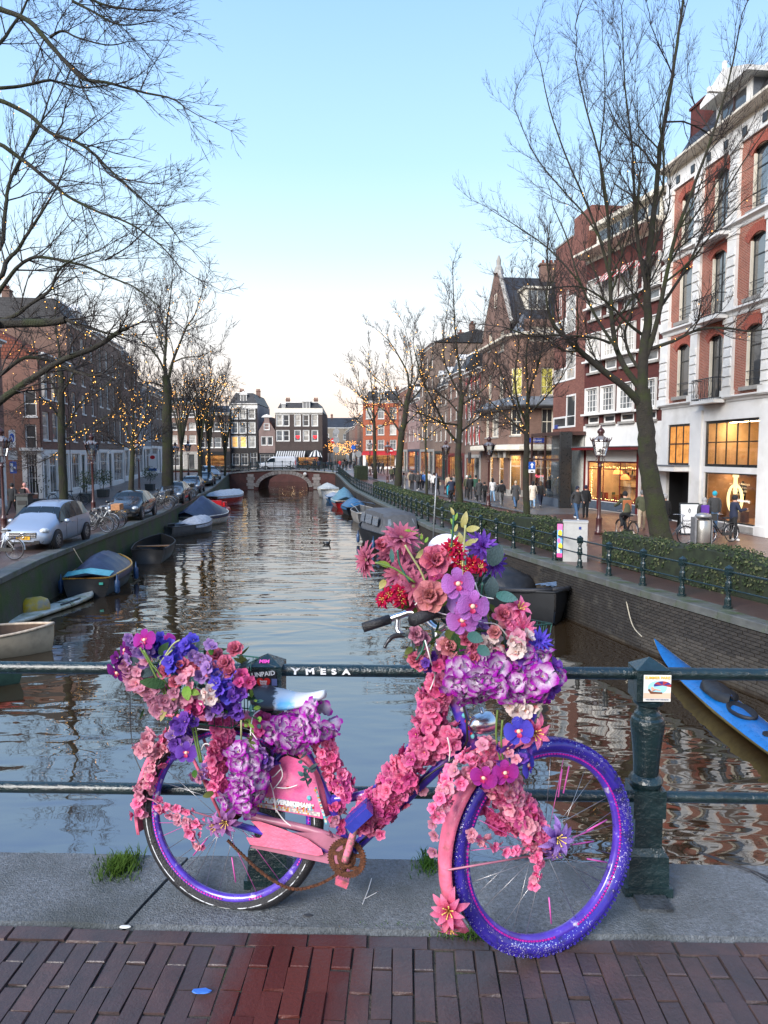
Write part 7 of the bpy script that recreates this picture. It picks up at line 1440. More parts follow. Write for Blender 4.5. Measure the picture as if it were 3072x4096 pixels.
# -- the near tree reaching in from the left
def left_near():
 t = Tree(17, .03, .0045, 1.05, .15, (.40, 0, -.14)); S = 1.0
 b = V((-12.4, 18.5, ZQ)); t.limb([b, V((-12.3, 18.4, 1.2)), V((-12.1, 18.2, 3.2)), V((-11.9, 18, 5.5)), V((-11.7, 17.8, 8)), V((-11.2, 17.5, 11))], .55, .16, 0, 1, t0=.99)
 def L(px, Y, dy, r0, r1, kids, kl, lead=None):
  q = PL(px, Y, dy)
  if lead is not None: q = [V((-12.0+.1*lead, 18, lead))]+q
  t.limb(q, r0*.78, r1*.8, kids, kl, t0=.30 if lead is not None else .1)
 L([(-120, -20), (0, 36), (115, 85), (220, 200), (330, 312), (430, 330), (560, 366), (690, 396), (740, 430)], 16, -1, .105, .014, 18, 1.6, 12.5)
 L([(200, 148), (250, 124), (310, 150), (430, 180), (520, 165)], 15.6, -.6, .04, .010, 9, 1.6)
 L([(-60, 350), (80, 345), (190, 322), (240, 330), (330, 350), (430, 340), (500, 330)], 16.5, .8, .06, .012, 12, 1.5, 10.5)
 L([(-60, 390), (100, 450), (200, 530), (310, 570), (380, 620), (430, 670), (560, 790), (650, 870), (720, 960)], 16, -1, .08, .012, 19, 1.7, 10.0)
 L([(-60, 560), (90, 640), (190, 720), (280, 790), (400, 850), (520, 895), (640, 980), (720, 1070)], 15.5, -1, .07, .012, 18, 1.7, 9.0)
 L([(380, 620), (440, 700), (520, 720), (620, 735), (680, 715)], 15.5, -.8, .035, .009, 9, 1.2)
 L([(-60, 1230), (0, 1160), (60, 1080), (110, 1040), (160, 1028), (250, 1042), (350, 1068), (430, 1105), (540, 1150), (640, 1230)], 15, -1, .075, .012, 14, 1.7, 5.4)
 L([(-40, 1130), (30, 1040), (70, 1000), (110, 935), (160, 860), (196, 802)], 16, 0, .085, .03, 8, 1.8, 5.8)
 L([(-30, 1020), (20, 850), (35, 740), (90, 620), (160, 500), (200, 380)], 17, 1, .08, .02, 12, 2.0, 6.4)
 L([(60, 700), (120, 560), (170, 480), (230, 400), (300, 240)], 17.5, 1, .04, .012, 9, 1.8)
 L([(-80, 1320), (0, 1296), (100, 1292), (200, 1288), (262, 1278)], 14, -.4, .135, .085, 4, 1.6, 3.6)
 L([(262, 1278), (320, 1300), (420, 1330), (500, 1340)], 13.6, -.4, .045, .015, 8, 1.5)
 L([(-20, 1290), (60, 1262), (110, 1225), (200, 1160), (225, 1100), (270, 1050), (400, 1000)], 14.5, -.5, .06, .014, 10, 1.7)
 L([(-120, 1690), (0, 1605), (60, 1560), (120, 1520), (250, 1440), (380, 1390), (470, 1330), (510, 1312)], 14, -.8, .125, .045, 9, 1.6, 2.6)
 L([(-80, 1560), (0, 1500), (80, 1440), (130, 1430), (235, 1448)], 14.5, 0, .075, .035, 6, 1.5, 3.0)
 L([(250, 1468), (310, 1490), (360, 1502), (405, 1498)], 13.6, 0, .045, .03, 4, 1.1)
 L([(-60, 200), (60, 90), (110, 0), (160, -100)], 18, 1, .07, .02, 10, 2.2, 12)
 L([(290, 5), (360, 40), (450, 90), (520, 100), (600, 85)], 15, -.5, .04, .010, 12, 1.5)
 L([(250, -120), (330, -30), (420, 20), (560, 40), (660, 40)], 15.5, -.5, .05, .010, 12, 1.6)
 L([(420, 1040), (520, 980), (600, 900)], 15, 0, .03, .010, 6, 1.5)
 t.finish(tuple(b), 'large mossy bare tree leaning in over the left quay from outside the frame', 210, .017, LG, zmin=2.6, zmax=9.5, llabel='sparse fairy lights on the large near tree leaning in from the left', wmin=.02)
left_near()
# RIGHT QUAY: railing, hedges, street furniture
def right_railing():
 root = thing('quay_railing', 'long dark green iron railing with turned posts along the right quay', 'railing', Matrix.Translation((7.2, 13, ZQ))); iv = root.matrix_world.inverted()
 line = offset([q for q in resample(RQ, .5) if q[1] > 9], .36); line = [p for p in line if p[1] > 9.5]
 me = MB().lathe([(.10, 0), (.10, .05), (.075, .06), (.07, .2), (.05, .24), (.046, .3), (.066, .5), (.068, .56), (.05, .6), (.045, .66), (.048, .68)], 10).box((0, 0, .42), (.11, .11, .10)).box((0, 0, .80), (.13, .13, .16)).add([(-.065, -.065, .88), (.065, -.065, .88), (.065, .065, .88), (-.065, .065, .88), (0, 0, .95)], [(0, 1, 4), (1, 2, 4), (2, 3, 4), (3, 0, 4)]).lathe([(.05, .66), (.062, .70), (.055, .73)], 10).mesh('railing_post', rail_green)
 d = 0; prev = None
 for i, p in enumerate(line):
  if i % 3 == 0:
   a = math.atan2(line[min(i+1, len(line)-1)][1]-line[max(0, i-1)][1], line[min(i+1, len(line)-1)][0]-line[max(0, i-1)][0]); link('railing_post', me, root, iv @ rotz(a, (p[0], p[1], zg(p[1])+.012)))
 for z, r in ((.80, .026), (.42, .022)): MB().tube([(p[0], p[1], zg(p[1])+z+.01) for p in line], r, 6).build('rail', rail_green, root, True, iv)
right_railing()
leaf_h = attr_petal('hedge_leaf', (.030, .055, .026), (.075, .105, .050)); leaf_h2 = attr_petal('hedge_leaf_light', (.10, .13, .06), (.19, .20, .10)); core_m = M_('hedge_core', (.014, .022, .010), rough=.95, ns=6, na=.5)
def hedge(label, Ya, Yb, off, hgt=.95, half=.46, dens=230, side=1):
 pl = [q for q in resample(RQ, .4) if Ya <= q[1] <= Yb]; c = offset(pl, off); rr = random.Random(int(Ya*7)); root = thing('hedge', label, 'hedge', Matrix.Translation((c[0][0], c[0][1], zg(Ya))), 'clipped hedges along the right quay'); iv = root.matrix_world.inverted()
 def sec(i, k): # closed section profile
  n0 = V(offset(pl, off-half+.05)[i]); n1 = V(offset(pl, off+half-.05)[i]); return n0, n1
 n0l, n1l = offset(pl, off-half+.06), offset(pl, off+half-.06); mb = MB()
 hz = [hgt*(1+.16*noise.noise((p[1]*.55, 0, Ya)))-.05 for p in c]
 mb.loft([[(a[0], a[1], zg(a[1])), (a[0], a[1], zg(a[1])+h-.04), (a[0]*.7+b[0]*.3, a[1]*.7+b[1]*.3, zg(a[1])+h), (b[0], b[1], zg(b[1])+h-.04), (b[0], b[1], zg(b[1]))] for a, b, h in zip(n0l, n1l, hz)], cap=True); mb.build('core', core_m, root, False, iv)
 lf = MB(); n = int((Yb-Ya)*(2*hgt+2*half)*dens*.8)
 for k in range(n):
  i = min(len(c)-2, int(rr.random()**1.25*(len(c)-1))); f = rr.random(); a, b = V(n0l[i]).lerp(V(n0l[i+1]), f), V(n1l[i]).lerp(V(n1l[i+1]), f); h = hz[i]*(1-f)+hz[i+1]*f; z0 = zg(a.y); s = rr.random()*(2*hgt*.8+2*half)
  if s < hgt*1.05: q = V((a.x, a.y, z0+h*rr.uniform(.02, 1))); nr = V((-1, -.3, .3))
  elif s < hgt*1.05+2*half*.9: q = a.lerp(b, rr.random()); q = V((q.x, q.y, z0+h)); nr = V((0, -.2, 1))
  else: q = V((b.x, b.y, z0+h*rr.uniform(.3, 1))); nr = V((1, 0, .3))
  if noise.noise((q.x*1.1, q.y*1.1, q.z*2.2)) < -.22: continue
  if i in (0, len(c)-2) and rr.random() < .5: q = a.lerp(b, rr.random()); q = V((q.x, q.y-.05, z0+h*rr.random())); nr = V((0, -1, .2))
  nr = (nr+V((rr.gauss(0, .6), rr.gauss(0, .6), rr.gauss(0, .6)))).normalized(); q += nr*rr.uniform(-.03, .09); x = nr.orthogonal().normalized(); x.rotate(Matrix.Rotation(rr.uniform(0, 6.3), 3, nr)); y = nr.cross(x); L = rr.uniform(.055, .095)*(1 if q.y < 30 else 1.5)
  lf.add([q-x*L*.5, q+y*L*.34+nr*.008, q+x*L*.6, q-y*L*.34+nr*.008], [(0, 1, 2, 3)], 1 if rr.random() < .25 else 0, None, [0, .5, 1, .5])
 lf.build('foliage', [leaf_h, leaf_h2], root, False, iv, kind='stuff')
hedge('dense clipped hedge nearest the camera, below the tall bent tree', 12.5, 22.0, 1.95, .98, .50, 300); hedge('long clipped hedge from the utility cabinet to the young tree', 23.6, 37.0, 1.65, .98, .46, 230); hedge('farther clipped hedge running on towards the crossing', 38.0, 62.0, 1.40, .95, .45, 120); hedge('short round hedge at the end of the right walkway', 82, 86, 2.2, 1.5, .7, 60)
lane('walkway', [(along(RQ, y)+.98, y) for y in [8, 12, 16, 20, 24, 28, 33, 38, 44, 50, 58, 66, 74, 82, 90, 96]], 1.15, clinker, .010)
lane('hedge_kerb', [(along(RQ, y)+1.62-(y-16)*.012, y) for y in (9, 12, 15, 18, 21, 24, 28, 32)], .10, granite_dark, .05)
maroon = M_('lamp_post_maroon', (.055, .016, .016), rough=.35, coat=.3); lampglass = glass_clear('lamp_glass', (.85, .87, .88), .22)
def make_lamp():
 t = thing('street_lamp', 'x', 'street lamp')
 mb = MB(); mb.lathe([(.17, 0), (.17, .12), (.13, .16), (.12, .62), (.14, .66), (.10, .72), (.075, .80), (.06, 1.5), (.052, 2.75), (.075, 2.78), (.075, 2.86), (.05, 2.9), (.045, 2.98)], 14); mb.tube([(-.36, 0, 2.82), (.36, 0, 2.82)], .018, 6); mb.build('post', maroon, t, True)
 br = MB()
 for k in range(4):
  a = k*math.pi/2+.78; f = lambda r, z: (r*math.cos(a), r*math.sin(a), z); br.tube([f(.05, 2.92), f(.17, 2.98), f(.20, 3.08), f(.14, 3.16), f(.20, 3.24)], .016, 5)
 br.build('bracket', maroon, t, True)
 n = 6; pr = lambda r, z: [(r*math.cos(2*math.pi*(k+.5)/n), r*math.sin(2*math.pi*(k+.5)/n), z) for k in range(n)]
 fr_ = MB(); b, tp = pr(.21, 3.24), pr(.36, 3.84)
 for i in range(n): fr_.tube([b[i], tp[i]], .014, 4); fr_.tube([b[i], b[(i+1) % n]], .016, 4); fr_.tube([tp[i], tp[(i+1) % n]], .022, 4)
 fr_.build('lantern_frame', maroon, t)
 for i in range(n): MB().quad(b[i], b[(i+1) % n], tp[(i+1) % n], tp[i]).build('pane', lampglass, t)
 bb2 = MB(); bb2.lathe([(.04, 3.26), (.03, 3.4), (.07, 3.46), (.055, 3.6), (.0, 3.63)], 8); bb2.build('lamp_burner', M_('opal_glass', (.75, .72, .66)), t)
 cp = MB(); cp.lathe([(.38, 3.85), (.36, 3.9), (.16, 4.05), (.10, 4.08)], 6); cp.build('cap', lampglass2, t)
 cr = MB(); cr.lathe([(.07, 4.05), (.12, 4.10), (.09, 4.14), (.15, 4.2), (.15, 4.28), (.09, 4.36), (.03, 4.4), (.045, 4.45), (.015, 4.5), (.0, 4.56)], 8)
 for k in range(6): a = 2*math.pi*(k+.5)/6; cr.tube([(.36*math.cos(a), .36*math.sin(a), 3.86), (.42*math.cos(a), .42*math.sin(a), 3.93), (.44*math.cos(a+.1), .44*math.sin(a+.1), 4.02)], [.03, .022, .008], 4); cr.tube([(.33*math.cos(a+.5), .33*math.sin(a+.5), 3.86), (.35*math.cos(a+.5), .35*math.sin(a+.5), 3.99)], [.05, .01], 4)
 cr.build('crown', maroon, t, True); return t
lampglass2 = M_('lantern_roof', (.20, .19, .20), rough=.25, coat=.5)
lp = make_lamp()
def place(proto, first, M, label, group):
 if first: proto.matrix_world = M; proto['label'] = label; proto['group'] = group; return proto
 return copy_thing(proto, M, label, group)
for i, (x, Y, lb) in enumerate(((2400, 30, 'maroon crowned lantern post before the lamp shop'), (1955, 46, 'maroon crowned lantern post before the sweet shop bay'), (1783, 60, 'maroon crowned lantern post before the red shopfront'), (1550, 78, 'maroon lantern post beside the leaning tree on the right'), (1480, 92, 'small far lantern post beside the upright lit tree'), (1428, 112, 'farthest lantern post on the right by the traffic signs'), (8, 30, 'maroon lantern post cut by the left edge of the photo'), (370, 40, 'maroon lantern post between the silver car and black sedan'), (556, 55, 'maroon lantern post behind the second row of bikes'), (703, 70, 'lantern post just right of the tallest left tree'), (754, 84, 'farthest lantern post on the left quay'))):
 p = P(x, 1900, Y); place(lp, i == 0, rotz(.3*i, (p.x, Y, zg(Y))), lb, 'crowned lantern posts')
# --- cabinet, signs, bins
def cabinet():
 p = P(2300, 2200, 22.4); t = thing('utility_cabinet', 'light grey utility cabinet with a colourful poster between two hedges', 'cabinet', rotz(-.25, (p.x, 22.4, ZQ)))
 mb = MB(); mb.bb(-.36, .36, -.2, .3, 0, 1.22); mb.bb(-.38, .38, -.22, .32, 1.22, 1.27); mb.build('cabinet_body', M_('cabinet_grey', (.40, .40, .385), rough=.5, na=.08, dirt=((.3, .29, .27), 3, .55, .8)), t); MB().bb(.1, .17, -.215, -.201, 1.02, 1.1).build('label_plate', stk('deepblue', (.02, .05, .25)), t); MB().bb(.34, .355, -.205, -.201, .5, .6).build('lock', black, t)
 f = MB().bb(-.52, -.385, -.22, -.18, .1, 1.22).bb(-.55, -.38, -.2, .0, .08, 1.24).build('poster_frame', black, t); cols = ((.75, .20, .45), (.80, .62, .05), (.20, .45, .75), (.85, .85, .80), (.75, .08, .30))
 x0, x1 = -.545, -.385; y = -.222; z0, z1 = .14, 1.18
 for k, (a, b, c, d, ci) in enumerate(((0, 1, .82, 1, 0), (0, 1, .12, .82, 2), (0, 1, 0, .12, 4))): MB().quad((x0+(x1-x0)*a, y-.001*k, z0+(z1-z0)*c), (x0+(x1-x0)*b, y-.001*k, z0+(z1-z0)*c), (x0+(x1-x0)*b, y-.001*k, z0+(z1-z0)*d), (x0+(x1-x0)*a, y-.001*k, z0+(z1-z0)*d)).build('poster_print', stk('pp%d' % k, cols[ci]), f)
 for k, (u, v, r, ci) in enumerate(((.55, .72, .4, 1), (.35, .5, .3, 0), (.6, .33, .42, 1), (.3, .2, .3, 3))): cx, cz = x0+(x1-x0)*u, z0+(z1-z0)*v; MB().add([(cx+r*.16*math.cos(j*.5236), y-.004-.001*k, cz+r*.26*math.sin(j*.5236)) for j in range(12)], [tuple(range(12))]).build('poster_print', stk('pc%d' % k, cols[ci]), f)
cabinet()
def disc(r, n=20, z=0): return [(r*math.cos(2*math.pi*k/n), r*math.sin(2*math.pi*k/n)) for k in range(n)]
blue_s = stk('trafficblue', (.01, .09, .42)); red_s = stk('trafficred', (.50, .01, .02)); white_s = stk('trafficwhite', (.78, .78, .77)); galv = M_('galvanised_steel', (.32, .33, .34), rough=.4, metal=.6)
q = P(2128, 1865, 30.6); t = thing('one_way_sign', 'blue one way sign with white arrow on the slender tree before the sweet shop', 'traffic sign', rotz(.1, q) @ Matrix.Scale(.62, 4)); MB().bb(-.23, .23, 0, .02, -.2, .3).build('sign_plate', blue_s, t); MB().prism([(-.05, -.13), (.05, -.13), (.05, .07), (.14, .07), (0, .25), (-.14, .07), (-.05, .07)], -.006, -.001).build('arrow', white_s, t); MB().bb(-.23, .23, 0, .02, -.44, -.22).build('sub_plate', white_s, t); MB().bb(-.08, .1, -.004, -.001, -.38, -.30).build('print', black, t)
MB().bb(-.24, .24, .021, .06, -.05, .02).build('strap', galv, t)
def post_sign(px, Y, h, label, discs, zb=None):
 p = P(px, 1900, Y); z = zg(Y) if zb is None else zb; t = thing('sign_post', label, 'traffic sign', Matrix.Translation((p.x, Y, z))); MB().tube([(0, 0, 0), (0, 0, h)], .035, 7).build('pole', galv, t, True)
 for zz, kind in discs:
  if kind == 'noentry': o = MB().prism([(x, zz+y) for x, y in disc(.36)], -.05, -.04).build('sign_disc', red_s, t); MB().bb(-.25, .25, -.056, -.051, zz-.07, zz+.07).build('bar', white_s, o)
  elif kind == 'back': MB().prism([(x, zz+y) for x, y in disc(.42)], -.05, -.04).build('sign_disc', galv, t)
  elif kind == 'bluedisc': MB().prism([(x, zz+y) for x, y in disc(.36)], -.05, -.04).build('sign_disc', blue_s, t)
  elif kind == 'rect': MB().bb(-.3, .3, -.05, -.04, zz-.4, zz+.4).build('sign_plate', galv, t)
  elif kind == 'zone': o = MB().bb(-.34, .34, -.05, -.04, zz-.5, zz+.5).build('sign_plate', white_s, t); MB().prism([(x, zz+.05+y) for x, y in disc(.26)], -.056, -.051).build('sign_disc', blue_s, o); MB().bb(-.11, -.03, -.06, -.057, zz-.1, zz+.15).bb(.04, .09, -.06, -.057, zz-.1, zz+.08).build('pictogram', white_s, o)
  elif kind == 'grey': MB().bb(-.5, .5, -.05, -.04, zz-.26, zz+.26).build('sign_plate', M_('pale_sign', (.5, .51, .5)), t)
  elif kind == 'bluebox': o = MB().bb(-.36, .36, -.05, -.04, zz-.34, zz+.34).build('sign_plate', blue_s, t); MB().bb(-.28, -.02, -.056, -.051, zz-.25, zz+.25).bb(.04, .25, -.056, -.051, zz-.1, zz+.05).build('pictogram', white_s, o)
 return t
post_sign(1562, 86, 3.5, 'no entry sign on a pole by the red awning of the orange house', [(3.2, 'noentry')]); post_sign(1334, 99, 5.6, 'no entry sign on a pole at the far bridge corner', [(4.4, 'noentry')]); post_sign(1346, 98.6, 6.2, 'pole of round grey sign backs at the far bridge corner', [(5.6, 'back'), (4.5, 'back'), (3.2, 'back')], zb=-1.0); post_sign(1414, 112, 3.9, 'blue round sign on a pole above the far street crowd', [(3.6, 'bluedisc')]); post_sign(1434, 96, 3.2, 'round grey sign back beside a lantern post on the right', [(2.6, 'back')])
post_sign(55, 42, 4.8, 'white zone sign and blue parking board by the left street corner', [(4.2, 'zone'), (3.25, 'grey'), (2.55, 'bluebox')]).scale = (.55, .55, 1)
p = P(1733, 2030, 27.5); MBp = MB().tube([(0, 0, 0), (.12, 0, 2.6)], .03, 6); tag(MBp.build('marker_pole', galv, None, True, Matrix.Translation((p.x, 27.5, ZQ))), 'thin leaning grey steel pole at the gap between two hedges', 'pole')
p = P(612, 1900, 80); t = thing('banner_sign', 'white vertical banner board with a red and black oval on the left row', 'sign', Matrix.Translation((p.x, 80, .2)) @ Matrix.Scale(.5, 4)); MB().bb(-.9, .9, -.05, .05, -.3, 2.9).build('sign_plate', white_s, t); MB().prism([(.55*math.cos(k*.35), 2.1+.42*math.sin(k*.35)) for k in range(18)], -.07, -.055).build('emblem', red_s, t); MB().bb(-.85, .85, -.06, -.052, -.9, -.35).build('blue_board', blue_s, t)
def bin_():
 p = P(2812, 2080, 26.2); t = thing('litter_bin', 'silver perforated steel litter bin beside the tall bent tree', 'litter bin', Matrix.Translation((p.x, 26.2, ZQ))); MB().lathe([(.25, .12), (.27, .14), (.27, .92), (.25, .94)], 20).build('drum', M_('perforated_steel', (.42, .41, .38), rough=.35, metal=.7, ns=60, na=.4), t, True); MB().bb(-.36, -.30, -.2, .2, 0, 1.05).bb(.28, .32, -.1, .1, 0, .95).build('stand', galv, t); MB().lathe([(.30, 1.06), (.27, 1.14), (.12, 1.2), (.0, 1.21)], 16).bb(-.34, .3, -.02, .02, 1.0, 1.07).build('lid', galv, t, True)
 p = P(100, 2040, 36.5); t = thing('litter_bin', 'dark grey street bin near the left edge behind the silver car', 'litter bin', Matrix.Translation((p.x, 36.5, ZQ))); MB().box((0, 0, .62), (.62, .6, 1.24), 0, None, (.92, .92)).build('bin_body', M_('dark_plastic', (.035, .045, .048), rough=.5), t); MB().box((0, 0, 1.29), (.7, .68, .09)).build('lid', black, t); MB().bb(-.22, .22, -.31, -.285, .8, 1.0).build('slot', void, t)
bin_()
p = P(2755, 2060, 30); t = thing('advertising_board', 'white A board with a circle emblem outside the running shop', 'A board', rotz(-.12, (p.x, 30, ZQ+.01))); o = MB().add([(-.40, -.25, 0), (.40, -.25, 0), (.40, .0, 1.3), (-.40, 0, 1.3), (-.40, -.29, 0), (.40, -.29, 0), (.40, -.04, 1.3), (-.40, -.04, 1.3)], [(4, 5, 6, 7), (0, 3, 2, 1), (0, 4, 7, 3), (1, 2, 6, 5), (3, 7, 6, 2)]).build('panel', black, t); MB().add([(-.35, -.285, .06), (.35, -.285, .06), (.35, -.055, 1.24), (-.35, -.055, 1.24)], [(0, 1, 2, 3)]).build('print', white_s, o); MB().add([(-.40, .3, 0), (.40, .3, 0), (.40, 0, 1.3), (-.40, 0, 1.3)], [(0, 1, 2, 3)]).build('rear_panel', black, t)
tm = text_mesh("WOMEN'S\nRUNNING\nAPPAREL", .14, black); link('lettering', tm, o, Matrix.Translation((0, -.222, .42)) @ Matrix.Rotation(math.radians(79), 4, 'X')); link('emblem', text_mesh('\u0278', .26, black), o, Matrix.Translation((0, -.118, .98)) @ Matrix.Rotation(math.radians(79), 4, 'X'))
for k, (x, Y, lb) in enumerate(((345, 50, 'leafy potted bush against the white house on the left'), (412, 56, 'round potted shrub in a dark planter on the left'), (150, 44, 'scraggly leafless climber by the left corner shopfront'), (600, 66, 'low dark shrubs beside the white stoop on the left'))):
 p = P(x, 1950, Y); t = thing('potted_shrub', lb, 'potted plant', Matrix.Translation((p.x, Y, ZQ))); rr = random.Random(k); MB().box((0, 0, .3), (.7, .6, .6), 0, None, (1.1, 1.1)).build('planter', M_('dark_plastic', (.035, .045, .048)), t); MB().tube([(0, 0, .5), (.05, 0, 1.0), (0, .02, 1.5)], .03, 5).build('stem', bark, t); lf = MB()
 for j in range(420 if k != 2 else 90):
  a, b, r = rr.uniform(0, 6.28), rr.uniform(-1, 1), rr.random()**.4*(.75 if k != 2 else 1.0); q = V((r*math.cos(a)*math.sqrt(1-b*b), r*math.sin(a)*math.sqrt(1-b*b), 1.55+b*r*.9)); n = V((rr.gauss(0, 1), rr.gauss(0, 1), rr.gauss(0, 1))).normalized(); x_ = n.orthogonal().normalized(); y_ = n.cross(x_); lf.add([q-x_*.06, q+y_*.035, q+x_*.07, q-y_*.035], [(0, 1, 2, 3)], 0, None, [0, .5, 1, .5])
 lf.build('foliage', leaf_h2 if k == 0 else leaf_h, t, kind='stuff')
# PARKED BIKES
def make_city_bike(key, mat, crate=None):
 t = thing('parked_bicycle', 'x', 'bicycle')
 for x in (-.53, .53):
  w = MB(); w.tube([(x+.335*math.cos(a), 0, .345+.335*math.sin(a)) for a in [2*math.pi*k/20 for k in range(20)]], .018, 5, closed=True); o = w.build('wheel', rubber, t, True); sp = MB()
  for k in range(12): a = 2*math.pi*k/12; sp.tube([(x, 0, .345), (x+.32*math.cos(a), 0, .345+.32*math.sin(a))], .003, 3, cap=False)
  sp.tube([(x+.31*math.cos(a), 0, .345+.31*math.sin(a)) for a in [2*math.pi*k/20 for k in range(20)]], .010, 4, closed=True); sp.build('spokes', spoke_m, o); fd = MB(); fd.loft([[(x+.375*math.cos(a), y, .345+.375*math.sin(a)) for y in (-.025, .025)] for a in [math.radians(v) for v in range(20 if x > 0 else -5, 190, 17)]]); fd.build('fender', mat, t)
 f = MB()
 for pts, r in (([(-.53, 0, .345), (-.05, 0, .30), (.36, 0, .80)], .018), ([(-.20, 0, .78), (-.05, 0, .30)], .017), ([(-.16, 0, .62), (.10, 0, .52), (.37, 0, .86)], .014), ([(-.53, 0, .345), (-.18, 0, .74)], .01), ([(.36, 0, .98), (.40, 0, .75), (.53, 0, .345)], .016)): f.tube(pts, r, 6)
 f.build('frame', mat, t, True); h = MB(); h.tube([(.36, 0, .98), (.36, 0, 1.08)], .013, 6); h.tube([(.16, -.29, 1.07), (.26, -.24, 1.09), (.38, -.1, 1.09), (.38, .1, 1.09), (.26, .24, 1.09), (.16, .29, 1.07)], .012, 6); h.build('handlebar', silver, t, True)
 s = MB(); s.box((-.24, 0, .92), (.26, .17, .06), 0, None, (.9, .7)); s.tube([(-.20, 0, .78), (-.23, 0, .90)], .013, 6); s.build('saddle', rubber, t); r_ = MB(); r_.bb(-.72, -.34, -.07, .07, .72, .745); r_.tube([(-.53, .06, .345), (-.62, .06, .72)], .007, 4); r_.tube([(-.05, -.06, .30), (.02, -.07, .18)], .012, 4); r_.build('rack', iron_b, t)
 MB().bb(-.5, -.04, .03, .05, .26, .38).build('chain_case', black, t)
 if crate: MB().bb(.34, .74, -.2, .2, .84, 1.1).build('crate', crate, t)
 return t
protos = {}
bcol = dict(black=black, white=M_('bike_white', (.68, .70, .70), rough=.35), pale=M_('bike_pale_blue', (.35, .50, .58), rough=.35), red=M_('bike_red', (.20, .02, .02), rough=.35), grey=M_('bike_grey', (.14, .15, .16), rough=.35))
wood_c = M_('crate_wood', (.42, .20, .09), rough=.7, ns=12)
def put_bike(key, crate, x, y, z, ang, label, group='parked bicycles on the quay', tilt=.06):
 M = Matrix.Translation((x, y, z)) @ Matrix.Rotation(ang, 4, 'Z') @ Matrix.Rotation(tilt, 4, 'X'); k = (key, crate)
 if k not in protos: protos[k] = make_city_bike(key, bcol[key], {None: None, 'wood': wood_c, 'black': black, 'wire': iron_b}[crate]); return place(protos[k], True, M, label, group)
 return place(protos[k], False, M, label, group)
row = [('grey', None), ('black', None), ('white', None), ('black', 'wood'), ('black', None), ('grey', None)]
ordn = ['nearest', 'second', 'third', 'fourth', 'fifth', 'sixth']
for r_i, (x0, y0, nm) in enumerate(((-11.9, 30.6, 'rack between the silver car and black sedan'), (-13.1, 43.0, 'rack between the black sedan and grey estate car'), (-14.5, 53.5, 'rack behind the grey estate car'))):
 for k, (c, cr_) in enumerate(row if r_i == 0 else row[::-1]):
  if r_i and cr_: cr_ = 'black'
  put_bike(c, cr_, x0-.10*k-.3+R.uniform(-.1, .1), y0+.62*k, ZQ+.01, math.radians(-8+R.uniform(-12, 12)), '%s %s bicycle in the %s%s' % (ordn[k], {'black': 'black', 'grey': 'dark grey', 'white': 'white'}[c], nm, {'wood': ' with wooden crate', 'black': ' with crate', None: ''}[cr_]), tilt=R.uniform(.03, .12))
put_bike('white', None, -12.15, 22.7, ZQ+.01, math.radians(170), 'white bicycle with a pale saddle cut by the left edge of the photo')
p = P(300, 1985, 47); put_bike('black', None, p.x, 47, ZQ, math.radians(5), 'black bicycle leaning against the white house wall on the left'); put_bike('pale', None, p.x-1.2, 47.6, ZQ, math.radians(-6), 'pale blue bicycle behind a black one at the white house')
p = P(2690, 2100, 26.6); put_bike('grey', None, p.x, 26.6, ZQ, math.radians(12), 'grey bicycle standing just right of the tall bent tree', 'bicycles before the running shop'); p = P(2885, 2110, 27.2); put_bike('black', 'black', p.x, 27.2, ZQ, math.radians(200), 'black delivery bicycle with a large crate before the running shop', 'bicycles before the running shop')
for x, z_, lb in ((1165, 0, 'black bicycle behind the white van on the far bridge'), (1030, 0, 'dark bicycle left on the far bridge near its left end'), (1180, 0, 'second black bicycle by the van on the far bridge'), (960, 0, 'leftmost bicycle parked on the far bridge'), (1240, 0, 'rightmost bicycle parked by the far bridge railing')):
 p = P(x, 1870, 97.7); put_bike('black', None, p.x, 97.7+.3*(lb[0] == 's'), -.62-.5*((p.x+13.6)/8)**2, R.uniform(-.15, .15), lb, 'bicycles on the far bridge')
for k, (x, Y) in enumerate(((830, 88), (870, 91), (905, 94), (850, 95))): p = P(x, 1880, Y); put_bike(['black', 'grey', 'black', 'white'][k], None, p.x, Y, zg(Y), R.uniform(-.4, .4), '%s dark parked bicycle of the cluster left of the far bridge' % ordn[k], 'bicycles left of the far bridge')
# CARS
glass_car = M_('car_glass', (.014, .022, .03), rough=.1, spec=.25, coat=.12, na=.1); chrome_c = chrome; lens = M_('headlight_lens', (.55, .58, .60), rough=.08, coat=1, ns=14, na=.5); plate_y = stk('plateyellow', (.72, .38, .02)); hub_m = M_('alloy_wheel', (.40, .41, .42), rough=.3, metal=.8)
TALL = [(0, .34, .50, .58, .60, .50), (.025, .22, .58, .74, .80, .66), (.10, .19, .70, .90, .875, .74), (.25, .19, .84, 1.04, .89, .80), (.38, .19, .94, 1.42, .89, .66), (.47, .19, .97, 1.55, .89, .62), (.60, .19, .99, 1.60, .89, .62), (.75, .19, 1.01, 1.58, .89, .62), (.88, .22, 1.03, 1.48, .87, .62), (.965, .26, 1.02, 1.12, .83, .70), (1, .34, .80, .90, .74, .62)]
LOW = [(0, .30, .46, .54, .60, .50), (.025, .20, .54, .68, .80, .66), (.10, .17, .66, .84, .88, .74), (.29, .17, .80, .96, .91, .80), (.43, .17, .90, 1.34, .91, .64), (.52, .17, .92, 1.44, .91, .60), (.64, .17, .94, 1.43, .91, .60), (.80, .19, .97, 1.30, .90, .62), (.91, .22, .98, 1.08, .87, .70), (.97, .26, .94, 1.02, .84, .70), (1, .34, .76, .86, .76, .62)]
